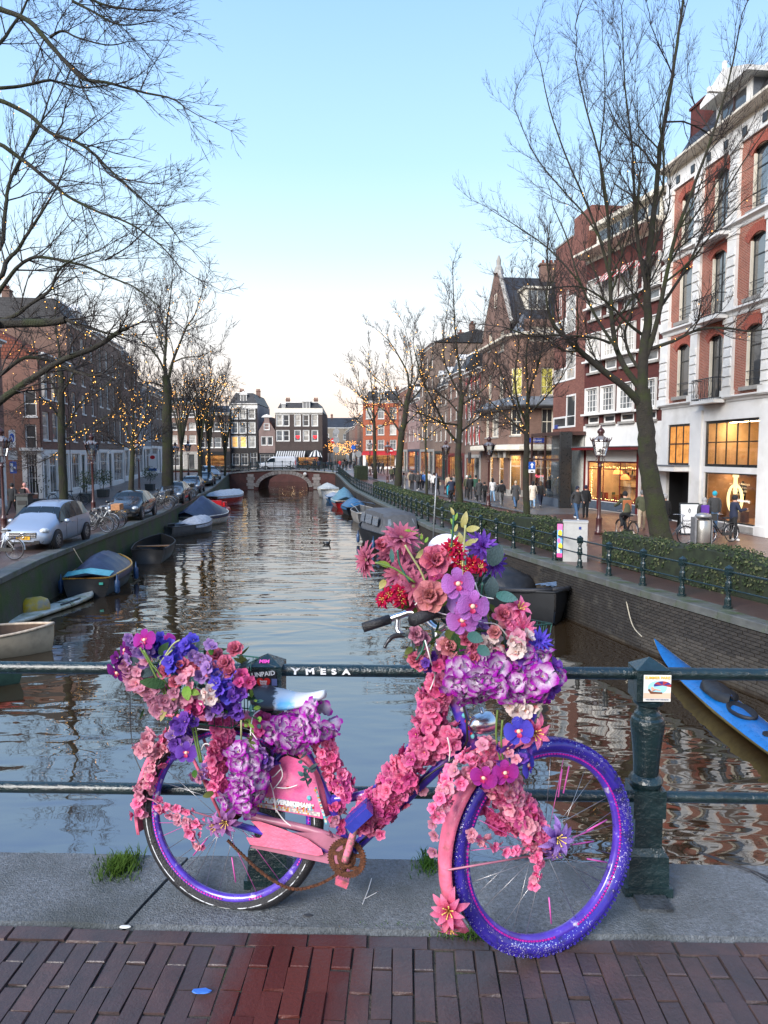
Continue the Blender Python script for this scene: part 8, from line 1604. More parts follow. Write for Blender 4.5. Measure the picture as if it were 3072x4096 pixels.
def car(label, paint, M, L=4.3, st=TALL, plate=None, group=None, sc_=1.0, emblem=True):
 t = thing('parked_car', label, 'car', M, group); bd, gl, ws_ = MB(), MB(), MB(); rings = []
 for a, zb, zs, zt, w, wt in st: x = a*L; rings.append([V(q) for q in ((x, -w*.8, zb), (x, -w*.96, zb+.1), (x, -w, zb+(zs-zb)*.6), (x, -w*.965, zs), (x, -wt, zt-.03), (x, -wt*.72, zt), (x, 0, zt+.015), (x, wt*.72, zt), (x, wt, zt-.03), (x, w*.965, zs), (x, w, zb+(zs-zb)*.6), (x, w*.96, zb+.1), (x, w*.8, zb))])
 k0 = 3; k1 = 9
 for i in range(len(rings)-1):
  for j in range(12):
   a, b, c, d = rings[i][j], rings[i][j+1], rings[i+1][j+1], rings[i+1][j]; tall0, tall1 = st[i][3]-st[i][2], st[i+1][3]-st[i+1][2]
   side = j in (3, 8) and k0 <= i < 8 and tall1 > .12; wsn = 4 <= j <= 7 and i == 3; rear = 4 <= j <= 7 and st[i][0] > .72 and st[i+1][3] < st[i][3]-.15 and i < len(rings)-2
   if side or wsn or rear:
    cc_ = (a+b+c+d)/4; q = [p.lerp(cc_, .06 if side else .03) for p in (a, b, c, d)]; n = (b-a).cross(d-a).normalized(); n = n if n.dot(cc_-V((L/2, 0, .8))) > 0 else -n; (ws_ if wsn or rear else gl).add([p+n*.004 for p in q], [(0, 3, 2, 1)])
   bd.add([a, b, c, d], [(0, 3, 2, 1)])
 bd.add(rings[0], [tuple(range(13))]); bd.add(rings[-1], [tuple(range(13))[::-1]])
 o = bd.build('body', paint, t); bm = bmesh.new(); bm.from_mesh(o.data); bmesh.ops.remove_doubles(bm, verts=bm.verts, dist=.0005); bmesh.ops.recalc_face_normals(bm, faces=bm.faces); bm.to_mesh(o.data); bm.free(); sd = o.modifiers.new('sub', 'SUBSURF'); sd.levels = 1; sd.render_levels = 1; o.data.polygons.foreach_set('use_smooth', [True]*len(o.data.polygons))
 gl.build('side_window', glass_car, t); ws_.build('windscreen', glass_car, t)
 for ax in (.185*L, .815*L):
  for s in (-1, 1):
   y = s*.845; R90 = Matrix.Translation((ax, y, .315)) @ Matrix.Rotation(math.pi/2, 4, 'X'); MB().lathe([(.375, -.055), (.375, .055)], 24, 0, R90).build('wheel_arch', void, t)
   w = MB().lathe([(.2, -.062), (.29, -.08), (.318, -.06), (.318, .06), (.29, .08), (.2, .062)], 24, 0, R90).build('wheel', rubber, t, True); rm = MB(); rm.lathe([(.0, -.075), (.19, -.066), (.205, -.05), (.205, .05), (.19, .066), (.0, .075)], 20, 0, R90); ro = rm.build('rim', hub_m, w)
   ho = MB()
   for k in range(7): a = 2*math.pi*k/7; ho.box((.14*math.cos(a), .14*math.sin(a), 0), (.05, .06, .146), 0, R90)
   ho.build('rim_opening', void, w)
 f = rings[1]
 for s in (-1, 1):
  hl_ = MB(); hl_.ball((0, 0, 0), .19, 0, 12, 8, None, (.95, .8, .55)); hl_.build('headlight', lens, t, True, Matrix.Translation((.055*L, s*.66, (st[1][2]+st[1][3])/2+.02)) @ Matrix.Rotation(s*.5, 4, 'Z')); MB().lathe([(.07, -.02), (.07, .02)], 12, 0, Matrix.Translation((.028*L, s*.60, .34)) @ Matrix.Rotation(math.pi/2, 4, 'Y')).build('fog_lamp', void, t)
  mi = MB(); mi.ball((0, 0, 0), .12, 0, 8, 6, None, (.6, 1, .65)); mi.build('mirror', paint, t, True, Matrix.Translation((.315*L, s*.99, st[3][2]+.09)))
  for u in (.52, .72): MB().box((u*L, s*(.885), st[5][2]-.14), (.20, .03, .03)).build('door_handle', paint, t)
  MB().bb(.36*L, .362*L+.004, s*.893-.003, s*.893+.003, .3, st[5][2]-.03).bb(.60*L, .602*L+.004, s*.893-.003, s*.893+.003, .3, st[5][2]-.03).build('door_gap', void, t)
 gr = MB(); gz = st[1][2]-.02
 gr.bb(.006, .10, -.46, .46, gz-.11, gz+.08); go = gr.build('grille', black, t); sl = MB()
 for k in range(3): sl.bb(-.004, .02, -.45, .45, gz-.08+.055*k, gz-.06+.055*k)
 sl.build('grille_bar', chrome_c, go)
 if emblem:
  em = MB(); em.tube([(0, .085*math.cos(a), .085*math.sin(a)) for a in [k*math.pi/8 for k in range(16)]], .010, 5, closed=True)
  for k in range(3): a = math.pi/2+k*2.0944; em.tube([(0, 0, 0), (0, .083*math.cos(a), .083*math.sin(a))], [.014, .004], 4)
  em.build('emblem', chrome_c, t, True, Matrix.Translation((-.02, 0, gz-.01)))
 MB().bb(.02, .1, -.55, .55, .25, .36).build('air_intake', void, t); pl_ = MB().bb(-.02, .03, -.26, .26, .395, .505).build('number_plate', plate_y, t); MB().bb(-.024, -.0205, .22, .258, .397, .503).build('plate_band', blue_s, pl_)
 if plate: link('lettering', text_mesh(plate, .10, black, bold=.002), pl_, Matrix.Translation((-.0225, -.01, .45)) @ Matrix.Rotation(-math.pi/2, 4, 'Z') @ Matrix.Rotation(math.pi/2, 4, 'X'))
 wp = MB(); wp.tube([(.285*L, -.5, st[3][3]+.06), (.30*L, .05, st[3][3]+.12)], .010, 4); wp.tube([(.285*L, .1, st[3][3]+.06), (.30*L, .6, st[3][3]+.11)], .010, 4); wp.build('wiper', black, t)
 return t
def cM(x, y, ang): return rotz(math.pi/2+ang, (x, y, zg(y)+.012))
car('silver blue metallic hatchback parked nearest on the left quay', M_('silver_blue_metallic', (.34, .40, .50), rough=.38, metal=.5, coat=.5, na=.02, ns=1), cM(-12.35, 24.6, .035), 4.27, TALL, '22-PJR-3')
car('black saloon with a star grille behind the first bike rack', M_('car_black', (.012, .013, .016), rough=.2, coat=.6, na=.05, ns=1), cM(-13.0, 35.6, .09), 4.45, LOW, '90-TS')
car('dark grey estate car beside the tallest left tree', M_('car_graphite', (.07, .072, .078), rough=.25, metal=.5, coat=.6, na=.04, ns=1), cM(-14.35, 48.1, .11), 4.6, LOW, None, emblem=False)
car('slate blue saloon parked beyond the tallest left tree', M_('car_slate', (.05, .07, .10), rough=.25, metal=.4, coat=.6, na=.04, ns=1), cM(-16.3, 60.5, .14), 4.5, LOW, None, emblem=False)
car('dark green saloon parked under the brightly lit tree', M_('car_dark_green', (.03, .045, .05), rough=.25, metal=.4, coat=.6, na=.04, ns=1), cM(-18.1, 72.5, .14), 4.5, LOW, None, emblem=False)
car('grey car with a white roof farthest along the left quay', M_('car_pale', (.30, .31, .31), rough=.3, metal=.3, coat=.6, na=.04, ns=1), cM(-19.3, 82.5, .5), 4.2, TALL, None, emblem=False)
def van():
 p = P(1115, 1880, 101.2); t = thing('delivery_van', 'white panel van crossing the far arch bridge', 'van', Matrix.Translation((P(1110, 1880, 101.2).x-2.4, 101.2, -.68))); wv = M_('van_white', (.78, .79, .80), rough=.3, coat=.6, na=.03)
 prof = [(0, .35), (.0, .75), (.18, 1.0), (.85, 1.12), (1.55, 1.75), (1.95, 1.92), (4.9, 1.95), (5.05, 1.6), (5.05, .35)]; mb = MB(); mb.prism(prof, -.95, .95); o = mb.build('body', wv, t); bv = o.modifiers.new('bevel', 'BEVEL'); bv.width = .10; bv.segments = 2
 MB().prism([(1.0, 1.16), (1.58, 1.70), (2.2, 1.72), (2.2, 1.16)], -.956, -.951).build('side_window', glass_car, t); MB().add([(.90, -.8, 1.17), (.90, .8, 1.17), (1.5, .78, 1.745), (1.5, -.78, 1.745)], [(0, 1, 2, 3)], 0, Matrix.Translation((-.012, 0, .012))).build('windscreen', glass_car, t)
 for x in (.95, 4.1):
  for s in (-1, 1): w = MB().lathe([(.22, -.12), (.34, -.1), (.34, .1), (.22, .12)], 18, 0, Matrix.Translation((x, s*.88, .34)) @ Matrix.Rotation(math.pi/2, 4, 'X')).build('wheel', rubber, t, True); MB().lathe([(0, -.13), (.2, -.12), (.2, .12), (0, .13)], 14, 0, Matrix.Translation((x, s*.88, .34)) @ Matrix.Rotation(math.pi/2, 4, 'X')).build('rim', hub_m, w)
 MB().bb(.0, .25, -.957, -.75, .8, .98).build('headlight', lens, t); MB().bb(4.95, 5.06, -.957, -.85, .8, 1.4).build('tail_light', red_s, t); MB().bb(2.28, 2.30, -.957, -.95, .45, 1.75).bb(3.6, 3.62, -.957, -.95, .45, 1.75).build('door_gap', void, t); MB().bb(1.05, 1.2, -1.15, -.96, 1.15, 1.4).build('mirror', black, t); MB().bb(.3, 4.8, -.97, -.95, .38, .5).build('side_strip', void, t)
van()
# BOATS
hull_k = M_('hull_black', (.012, .013, .015), rough=.55, spec=.3, ns=3); hull_g = M_('hull_grey', (.10, .105, .11), rough=.5, ns=4); alu = M_('hull_aluminium', (.38, .36, .33), rough=.45, metal=.4, ns=3); creamh = M_('hull_cream', (.36, .30, .22), rough=.55, ns=4, dirt=((.30, .24, .17), 4, .5, .75)); redh = M_('hull_red', (.40, .012, .015), rough=.3, coat=.4); whiteh = M_('hull_white', (.62, .61, .56), rough=.4)
tarp = lambda n, c: M_('tarpaulin_'+n, c, rough=.42, ns=5, na=.3, bump=.6, bs=5); wood_o = M_('oiled_wood', (.24, .12, .05), rough=.5, ns=6); tar_k = tarp('black', (.016, .017, .02))
def boat(label, M, L, B, H, hull, inside=None, tr=.75, cover=None, ridge=.55, trim=None, lines=0, seats=2, c0=.0, c1=1., peak=None, bl=2.4):
 t = thing('moored_boat', label, 'boat', M, 'boats moored along the canal'); n = 18
 def half(u): return B/2*(tr+(1-tr)*min(1, u/.4)**.7)*(1 if u < .5 else max(.02, 1-((u-.5)/.5)**bl))
 def sheer(u): return H*(1+.30*max(0, u-.45)**2*3.3+.05*(1-u))
 def ring(u, o=0., zb=None): w, h = max(.01, half(u)-o), sheer(u)-o*.2; k = zb if zb is not None else -.25+.2*max(0, u-.7)/.3; x = L*(u-.5)-(o*.8 if u > .9 else 0); return [V((x, -w, h)), V((x-.0, -w*.97, h*.55)), V((x-.06*u, -w*.82, .02)), V((x-.12*u, -w*.4, k)), V((x-.12*u, w*.4, k)), V((x-.06*u, w*.82, .02)), V((x, w*.97, h*.55)), V((x, w, h))]
 us = [i/n for i in range(n+1)]; mb = MB(); mb.loft([ring(u) for u in us]); mb.f.append(tuple(range(8))); mb.m.append(0); mb.build('hull', hull, t, True)
 inn = MB(); inn.loft([ring(u, .05, .08) for u in [.015]+us[1:-1]+[.985]]); inn.f.append(tuple(range(8))[::-1]); inn.m.append(0); inn.build('interior', inside or hull, t, True)
 gw = MB(); gw.tube([ring(u)[0] for u in us]+[ring(u)[7] for u in us[::-1]], .035, 6, closed=True); gw.build('gunwale', trim or hull, t, True)
 if lines:
  ln = MB()
  for k in range(1, lines+1): f = k/(lines+1); [ln.tube([ring(u)[a].lerp(ring(u)[b], f) for u in us], .010, 4) for a, b in ((0, 2), (7, 5))]
  ln.build('strake', trim or hull, t, True)
 if not cover or c1 < .9:
  for k in range(seats): u = .22+.3*k; w = half(u)-.04; MB().bb(L*(u-.5)-.13, L*(u-.5)+.13, -w, w, sheer(u)-.17, sheer(u)-.13).build('thwart', trim or wood_o, t)
 if cover:
  cv = MB(); rings = []; k = 9; cu = [c0+(c1-c0)*i/16 for i in range(17)]; rr = random.Random(int(L*100))
  for i, u in enumerate(cu):
   w, h = half(u)+.03, sheer(u); f = math.sin(math.pi*min(1, max(0, i/16)))**.5 if peak is None else max(.12, 1-abs(u-peak)/.55); rz = ridge*f*(1+.05*math.sin(i*2.2)); rings.append([V((L*(u-.5), w*math.cos(a), h-.06+(rz+.06)*max(0, 1-abs(math.cos(a))**1.5)+.02*math.sin(i*3+j*2)*(0 < j < k-1))) for j, a in enumerate([math.pi*q/(k-1) for q in range(k)])])
   rings[-1] = [rings[-1][0]-V((0, 0, .14))]+rings[-1]+[rings[-1][-1]-V((0, 0, .14))]
  cv.loft(rings); cv.f += [tuple(range(k+2)), tuple(range(16*(k+2), 17*(k+2)))[::-1]]; cv.m += [0, 0]; cv.build('cover', cover, t, True)
 return t
def bM(x, Y, ang): return rotz(ang, (x, Y, ZW))
def fenders(t, pts, mat):
 for x, y in pts: MB().tube([(x, y, .08), (x, y, .14), (x, y, .5), (x, y, .56), (x, y, .75)], [.03, .09, .09, .03, .01], 8).build('boat_fender', mat, t, True)
navy_f = M_('fender_blue', (.02, .06, .15), rough=.4)
teal = M_('boat_teal', (.07, .33, .40), rough=.35, coat=.3); ochre = M_('boat_ochre_trim', (.50, .27, .05), rough=.4)
t = boat('black hulled boat with teal deck and navy canvas hood by the left quay', bM(-10.25, 26.3, 1.70), 4.8, 1.75, .62, hull_k, teal, .84, tarp('navy', (.018, .028, .065)), .62, ochre, 1, c0=.12, c1=.80)
MB().add([(-2.36, -.74, .70), (-2.36, .74, .70), (-1.75, .76, .78), (-1.75, -.76, .78), (-2.36, 0, .82), (-1.75, 0, .90)], [(0, 4, 5, 3), (4, 1, 2, 5)]).build('stern_hatch', teal, t); fenders(t, [(-2.2, -.95), (.6, -1.0), (-2.0, .92)], navy_f); MB().bb(-2.43, -2.415, -.55, -.42, .42, .5).build('sticker', M_('boat_sticker', (.05, .35, .28)), t)
boat('open black rowing boat behind the teal decked boat', bM(-10.75, 33.8, 1.75), 5.0, 1.75, .60, hull_k, hull_k, .75)
boat('small grey boat half covered with a silver grey sheet', bM(-11.75, 43.4, 1.1), 4.2, 1.7, .58, hull_g, hull_k, .8, tarp('silver', (.34, .36, .40)), .42, c0=.42, c1=.98)
boat('white boat under a tall peaked navy cover on the left', bM(-12.25, 49.8, 1.3), 5.6, 2.3, .62, whiteh, None, .85, bpy.data.materials['tarpaulin_navy'], 1.35, peak=.42)
t = thing('pedal_boat', 'bright red plastic pedal boat on the left side of the canal', 'pedal boat', bM(-13.7, 59.5, 1.45)); pm = M_('pedalo_red', (.62, .02, .03), rough=.35); fl = MB(); [fl.tube([(-1.3, s*.5, .12), (-1.1, s*.5, .15), (1.1, s*.5, .15), (1.4, s*.5, .22)], [.16, .25, .25, .1], 8) for s in (-1, 1)]; fl.build('float', pm, t, True); MB().bb(-1.0, 1.0, -.6, .6, .25, .42).bb(-.7, -.45, -.6, .6, .42, 1.0).build('seat', pm, t); MB().bb(.35, .95, -.5, .5, .42, .8).build('console', pm, t)
boat('deep red sloop with a silver winter cover on the left', bM(-14.8, 67.5, 1.25), 6.0, 2.5, .95, redh, None, .8, bpy.data.materials['tarpaulin_silver'], .50, whiteh)
boat('small open white boat just before the far bridge on the left', bM(-16.4, 76.5, 1.4), 4.6, 1.9, .60, whiteh, hull_g, .8)
boat('cream clinker rowing boat near the left edge of the photo', bM(-9.75, 17.0, .22), 3.5, 1.45, .52, creamh, M_('boat_wood_inside', (.10, .06, .04), rough=.7), .85, None, 0, M_('bleached_wood', (.50, .40, .30), rough=.6), 3, 2)
boat('dark green kayak with red stripes cut by the left edge', bM(-9.1, 14.4, .3), 3.2, .7, .30, M_('kayak_dark', (.02, .05, .035), rough=.4), hull_k, .3, None, 0, M_('stripe_red', (.45, .06, .04)), 1, 1)
p0, p1 = V((-10.55, 19.6, ZW)), V((-9.75, 24.0, ZW)); t = thing('paddle_board', 'weathered white paddle board floating along the left quay wall', 'paddle board', rotz(math.atan2(4.4, .8), p0.lerp(p1, .5))); mb = MB(); mb.loft([[V((2.2*u, .36*(1-abs(u)**3)**.5*q+.001*q, .12+.03*(1-q*q)+.08*max(0, u)**3)) for q in (-1, -.6, 0, .6, 1)]+[V((2.2*u, .30*(1-abs(u)**3)**.5*q, .02+.05*max(0, u)**3)) for q in (1, 0, -1)] for u in [i/10 for i in range(-10, 11)]], 0, None, True); mb.build('deck', M_('weathered_white', (.55, .54, .47), rough=.4, ns=3, dirt=((.22, .24, .12), 2.2, .5, .7)), t, True); st_ = MB(); st_.tube([(.5, -.38, .08), (.5, -.3, .17), (.5, .3, .17), (.5, .38, .08)], .012, 5); st_.tube([(.2, -.2, .17), (1.2, -.2, .18)], .03, 5); st_.build('strap', black, t)
b = MB(); b.tube([(-.42, 0, 0), (-.36, 0, 0), (-.2, 0, 0), (.2, 0, 0), (.36, 0, 0), (.42, 0, 0)], [.10, .24, .32, .32, .24, .10], 14); tag(b.build('buoy', M_('buoy_yellow', (.50, .33, .02), rough=.5, ns=3, dirt=((.28, .25, .19), 2.5, .45, .62)), None, True, rotz(.75, (-10.45, 21.4, ZW+.2))), 'weathered yellow mooring buoy against the mossy left wall', 'buoy')
t = boat('long black barge with a covered engine heap moored at the right quay', bM(3.75, 24.4, -1.36), 9.4, 2.75, .74, hull_k, M_('barge_inside', (.018, .02, .023), rough=.5, spec=.3), .85, None, 0, hull_k, 2, 0, bl=4.5)
MB().bb(-4.3, -.8, -1.1, 1.1, .50, .56).build('wet_deck', M_('wet_boat_deck', (.07, .05, .045), rough=.15, spec=.7), t); MB().bb(-.9, -.82, -1.16, 1.16, .1, .74).build('bulkhead', hull_k, t); hp = MB(); hp.loft([[V((x, w*math.cos(a), .35+h*max(0, math.sin(a))**.7+.04*math.sin(x*9+a*5))) for a in [math.pi*q/10 for q in range(11)]] for x, w, h in ((.2, .3, .02), (.35, .85, .62), (.8, .92, .72), (1.3, .9, .70), (1.75, .8, .55), (1.95, .3, .02))]); hp.build('tarpaulin_heap', tar_k, t, True)
sr = MB(); sr.tube([(-.3, -.3, .6), (-.3, -.3, 1.15), (-.3, .3, 1.15), (-.3, .3, .6)], .022, 6); sr.build('grab_rail', whiteh, t); sr = MB(); [sr.tube([(2.6+.12*k, .35+.12*k, .80), (3.2+.12*k, .95+.1*k, .98)], .016, 5) for k in range(4)]; sr.build('folding_ladder', chrome, t); MB().bb(3.05, 3.2, -1.07, -1.055, .55, .66).build('red_plate', M_('orange_plate', (.60, .10, .04)), t)
fd = MB(); fd.tube([(4.5, 0, 1.0), (4.2, -.6, .95), (3.6, -1.05, .88), (2.2, -1.36, .79), (.5, -1.38, .76)], .07, 7); fd.tube([(4.5, 0, 1.0), (4.2, .6, .95), (3.6, 1.05, .88), (2.2, 1.36, .79)], .07, 7); fd.build('rubbing_strake', rubber, t, True)
t = boat('black cabin boat under a grey canvas hood with plastic windows', bM(.05, 38.2, 1.86), 6.4, 2.45, .85, hull_k, None, .88, None, 0, hull_k, 0, 0); hood = M_('canvas_grey', (.075, .08, .09), rough=.7, ns=5, bump=.3, bs=30); hd = MB(); rings = []
for u, w, h in ((-2.9, 1.05, .35), (-2.6, 1.1, .95), (-2.3, 1.05, 1.10), (-.6, 1.05, 1.14), (1.2, 1.0, 1.05), (1.9, .85, .35)): rings.append([V((u, q*w*(1 if z < .4 else .82+.0*z), .82+h*z)) for q, z in ((-1, 0), (-1, .45), (-.92, .9), (-.4, 1), (.4, 1), (.92, .9), (1, .45), (1, 0))])
hd.loft(rings); hd.f.append(tuple(range(8))); hd.m.append(0); hd.build('canvas_hood', hood, t); vw = M_('vinyl_window', (.20, .23, .27), rough=.1, coat=1)
for y0, y1 in ((-.72, -.28), (-.22, .22), (.28, .72)): MB().quad((-2.86, y0, 1.22), (-2.86, y1, 1.22), (-2.68, y1*.9, 1.58), (-2.68, y0*.9, 1.58)).build('hood_window', vw, t)
for x0, x1 in ((-2.2, -1.2), (-1.0, .2), (.4, 1.1)): MB().quad((x0, 1.06, 1.2), (x1, 1.06, 1.2), (x1, .98, 1.65), (x0, .98, 1.65)).quad((x0, -1.06, 1.2), (x1, -1.06, 1.2), (x1, -.98, 1.65), (x0, -.98, 1.65)).build('hood_window', vw, t)
fenders(t, [(-3.0, .95), (-2.9, 1.2), (-2.4, 1.32), (.5, 1.34)], navy_f)
t = boat('open aluminium boat with a rail moored behind the cabin boat', bM(-1.35, 51.5, 1.75), 5.2, 1.95, .75, alu, hull_g, .9, None, 0, alu, 0, 2); rl_ = MB(); rl_.tube([(-2.5, -.8, .8), (-1.5, -.85, 1.05), (1.2, -.85, 1.15), (2.4, 0, 1.25), (1.2, .85, 1.15), (-1.5, .85, 1.05), (-2.5, .8, .8)], .022, 5); rl_.tube([(0, 0, .3), (0, 0, 1.7)], .025, 5); rl_.build('boat_rail', chrome, t)
boat('small boat under a blue tarpaulin in the right hand line', bM(-2.45, 58.5, 1.75), 4.6, 2.0, .60, hull_k, None, .85, tarp('blue', (.02, .10, .22)), .62); boat('red hulled boat under a peaked teal cover on the right', bM(-3.75, 66.5, 1.72), 5.6, 2.2, .62, redh, None, .85, tarp('teal', (.10, .22, .28)), 1.15, whiteh, 1, peak=.4)
boat('little blue boat with a pale cover beside the red hulled boat', bM(-5.05, 73, 1.72), 4.0, 1.7, .55, M_('hull_blue', (.03, .12, .25)), None, .85, bpy.data.materials['tarpaulin_silver'], .35); boat('white motor boat with a white cover nearest the far bridge', bM(-6.25, 81, 1.72), 5.6, 2.3, .95, whiteh, None, .8, tarp('white', (.60, .58, .50)), .55)
t = thing('kayak', 'long bright blue and yellow sea kayak by the right quay wall', 'kayak', rotz(math.atan2(7.6, .30), (6.25, 12.9, ZW+.02))); kb = M_('kayak_blue', (.01, .14, .42), rough=.3, coat=.4, ns=9, na=.15, dirt=((.02, .05, .10), 16, .66, .8)); ky = M_('kayak_cream', (.62, .52, .20), rough=.4, ns=5)
kw = lambda u: .34*max(.02, 1-abs(u)**2.2)**.9; zz = lambda u: .20+.30*max(0, abs(u)-.45)**2*2.2; us = [i/14 for i in range(-14, 15)]
MB().loft([[V((4.0*u, kw(u)*q, zz(u)+.10*(1-q*q)*(1-abs(u)**2))) for q in (-1, -.6, 0, .6, 1)] for u in us]).build('deck', kb, t, True); MB().loft([[V((4.0*u, kw(u)*1.01*q, zz(u)-.22*(1-abs(q)**3)*(1-.6*abs(u)))) for q in (-1, -.7, -.3, .3, .7, 1)] for u in us]).build('hull', ky, t, True)
MB().lathe([(.27, .26), (.29, .33), (.27, .35), (.2, .28)], 16, 0, Matrix.Translation((-.6, 0, 0)) @ Matrix.Diagonal((1.45, .72, 1, 1))).build('cockpit', rubber, t, True); sk_ = MB(); sk_.loft([[V((x, w*math.cos(a), .30+.16*max(0, math.sin(a))+.03*math.sin(7*x+3*a))) for a in [math.pi*q/8 for q in range(9)]] for x, w in ((-.2, .05), (0, .22), (.4, .26), (.75, .2), (.95, .04))]); sk_.build('spray_deck', tar_k, t, True); MB().lathe([(.11, .27), (.11, .30)], 12, 0, Matrix.Translation((-1.6, 0, 0))).build('hatch', rubber, t)
ct = MB(); ct.ball((0, 0, .06), .13, 0, 10, 6, None, (1.4, .8, .8)); ct.tube([(.12, 0, .1), (.17, 0, .2), (.2, 0, .27)], [.05, .035, .045], 7); ct.tube([(.2, 0, .27), (.27, 0, .26)], [.04, .008], 6, 1); ct.tube([(-.15, 0, .1), (-.24, 0, .16)], [.06, .01], 5); p = G(1307, 2178, ZW); tag(ct.build('water_bird', [black, whiteh], None, True, Matrix.Translation(p)), 'small black coot swimming alone in the middle of the canal', 'bird')
for x, y, z0, x1, y1, z1, lb in ((6.2, 18.6, -1.72, 6.0, 16.6, -2.6, 'pale rope hanging down the right quay wall to the kayak'), (-11.0, 25.5, -1.7, -10.4, 26.0, -2.5, 'thin mooring rope from the left quay to the teal decked boat'), (2.9, 31.5, -1.7, 2.4, 28.4, -2.3, 'dark mooring rope from the right quay to the black barge')): tag(MB().tube(smooth_path([(x, y, z0), ((x+x1)/2, (y+y1)/2, min(z0, z1)+.1), (x1, y1, z1)], 6), .013, 5).build('mooring_rope', M_('rope', (.45, .40, .30), rough=.9), None), lb, 'rope')
# PEOPLE
skin_m = M_('skin', (.50, .28, .20), rough=.6)
def body_variant(name, J, R_):
 me = bpy.data.meshes.new(name); E = [('pel', 'sp1'), ('sp1', 'ch'), ('ch', 'nk'), ('nk', 'hd'), ('hd', 'top')]
 for s in 'lr': E += [('ch', 'sh'+s), ('sh'+s, 'el'+s), ('el'+s, 'wr'+s), ('wr'+s, 'ha'+s), ('pel', 'hp'+s), ('hp'+s, 'kn'+s), ('kn'+s, 'an'+s), ('an'+s, 'to'+s)]
 ks = list(J); ix = {k: i for i, k in enumerate(ks)}; me.from_pydata([J[k] for k in ks], [(ix[a], ix[b]) for a, b in E], [])
 o = bpy.data.objects.new(name, me); COL.objects.link(o); m = o.modifiers.new('skin', 'SKIN'); m.use_smooth_shade = True
 for k, d in zip(ks, me.skin_vertices[0].data): r = R_[k.rstrip('lr') if k not in ('hd', 'pel') else k]; d.radius = r if isinstance(r, tuple) else (r, r); d.use_root = k == 'pel'
 o.modifiers.new('sub', 'SUBSURF').levels = 1; dg = bpy.context.evaluated_depsgraph_get(); ev = bpy.data.meshes.new_from_object(o.evaluated_get(dg)); bpy.data.objects.remove(o)
 def seg(p):
  best = None
  for a, b in E:
   A, Bv = V(J[a]), V(J[b]); ab = Bv-A; t_ = max(0, min(1, (p-A).dot(ab)/ab.length_squared)); d = (A+ab*t_-p).length-.6*max(R_[a.rstrip('lr') if a not in ('hd', 'pel') else a] if not isinstance(R_[a.rstrip('lr') if a not in ('hd', 'pel') else a], tuple) else .1, .05)
   if best is None or d < best[0]: best = (d, a, b)
  return best[1], best[2]
 parts = {'jacket': [], 'trousers': [], 'shoe': [], 'shoe2': []}; nrm = [v.normal.copy() for v in ev.vertices]
 for f in ev.polygons:
  a, b = seg(f.center)
  if b[:2] in ('sp', 'ch', 'sh', 'el', 'wr') or (b[:2] in ('nk',) and f.center.z < J['nk'][2]-.02) or (b[:2] == 'hp' and f.center.z > J['pel'][2]-.02): parts['jacket'].append(f)
  elif b[:2] in ('hp', 'kn', 'an'): parts['trousers'].append(f)
  elif b[:2] == 'to': parts['shoe' if b[2] == 'l' else 'shoe2'].append(f)
 out = {'body': ev}; ev.materials.clear(); ev.materials.append(skin_m)
 for k, fs in parts.items():
  mp = {}; vs = []; ff = []; g = {'jacket': .022, 'trousers': .012}.get(k, .014)
  for f in fs:
   q = []
   for vi in f.vertices:
    if vi not in mp: mp[vi] = len(vs); vs.append(ev.vertices[vi].co+nrm[vi]*g)
    q.append(mp[vi])
   ff.append(tuple(q))
  mm = bpy.data.meshes.new(k.rstrip('2')); mm.from_pydata(vs, [], ff); mm.polygons.foreach_set('use_smooth', [True]*len(ff)); mm.materials.append(black); out[k] = mm
 h = V(J['hd']); hr = MB(); hr.ball((h.x, h.y+.012, h.z+.045), .108, 0, 12, 8, None, (.92, 1.05, 1.08)); out['hair'] = hr.mesh('hair', black, True); out['h'] = h; out['ch'] = V(J['ch'])
 fc = MB(); fc.ball((h.x, h.y-.105, h.z+.02), .02, 0, 6, 4); [fc.ball((h.x+s*.035, h.y-.092, h.z+.05), .011, 0, 6, 4) for s in (-1, 1)]; out['face'] = fc.mesh('face', skin_m, True); return out
RAD = dict(pel=(.145, .11), sp1=(.14, .105), ch=(.155, .11), nk=(.055, .055), hd=(.088, .095), top=(.06, .065), sh=(.062, .062), e=(.045, .045), wr=(.035, .035), ha=(.032, .02), hp=(.095, .095), kn=(.062, .062), an=(.045, .045), to=(.04, .03)); RAD['el'] = RAD['e']; RAD['w'] = RAD['wr']; RAD['pe'] = RAD['pel']; RAD['h'] = RAD['hd']
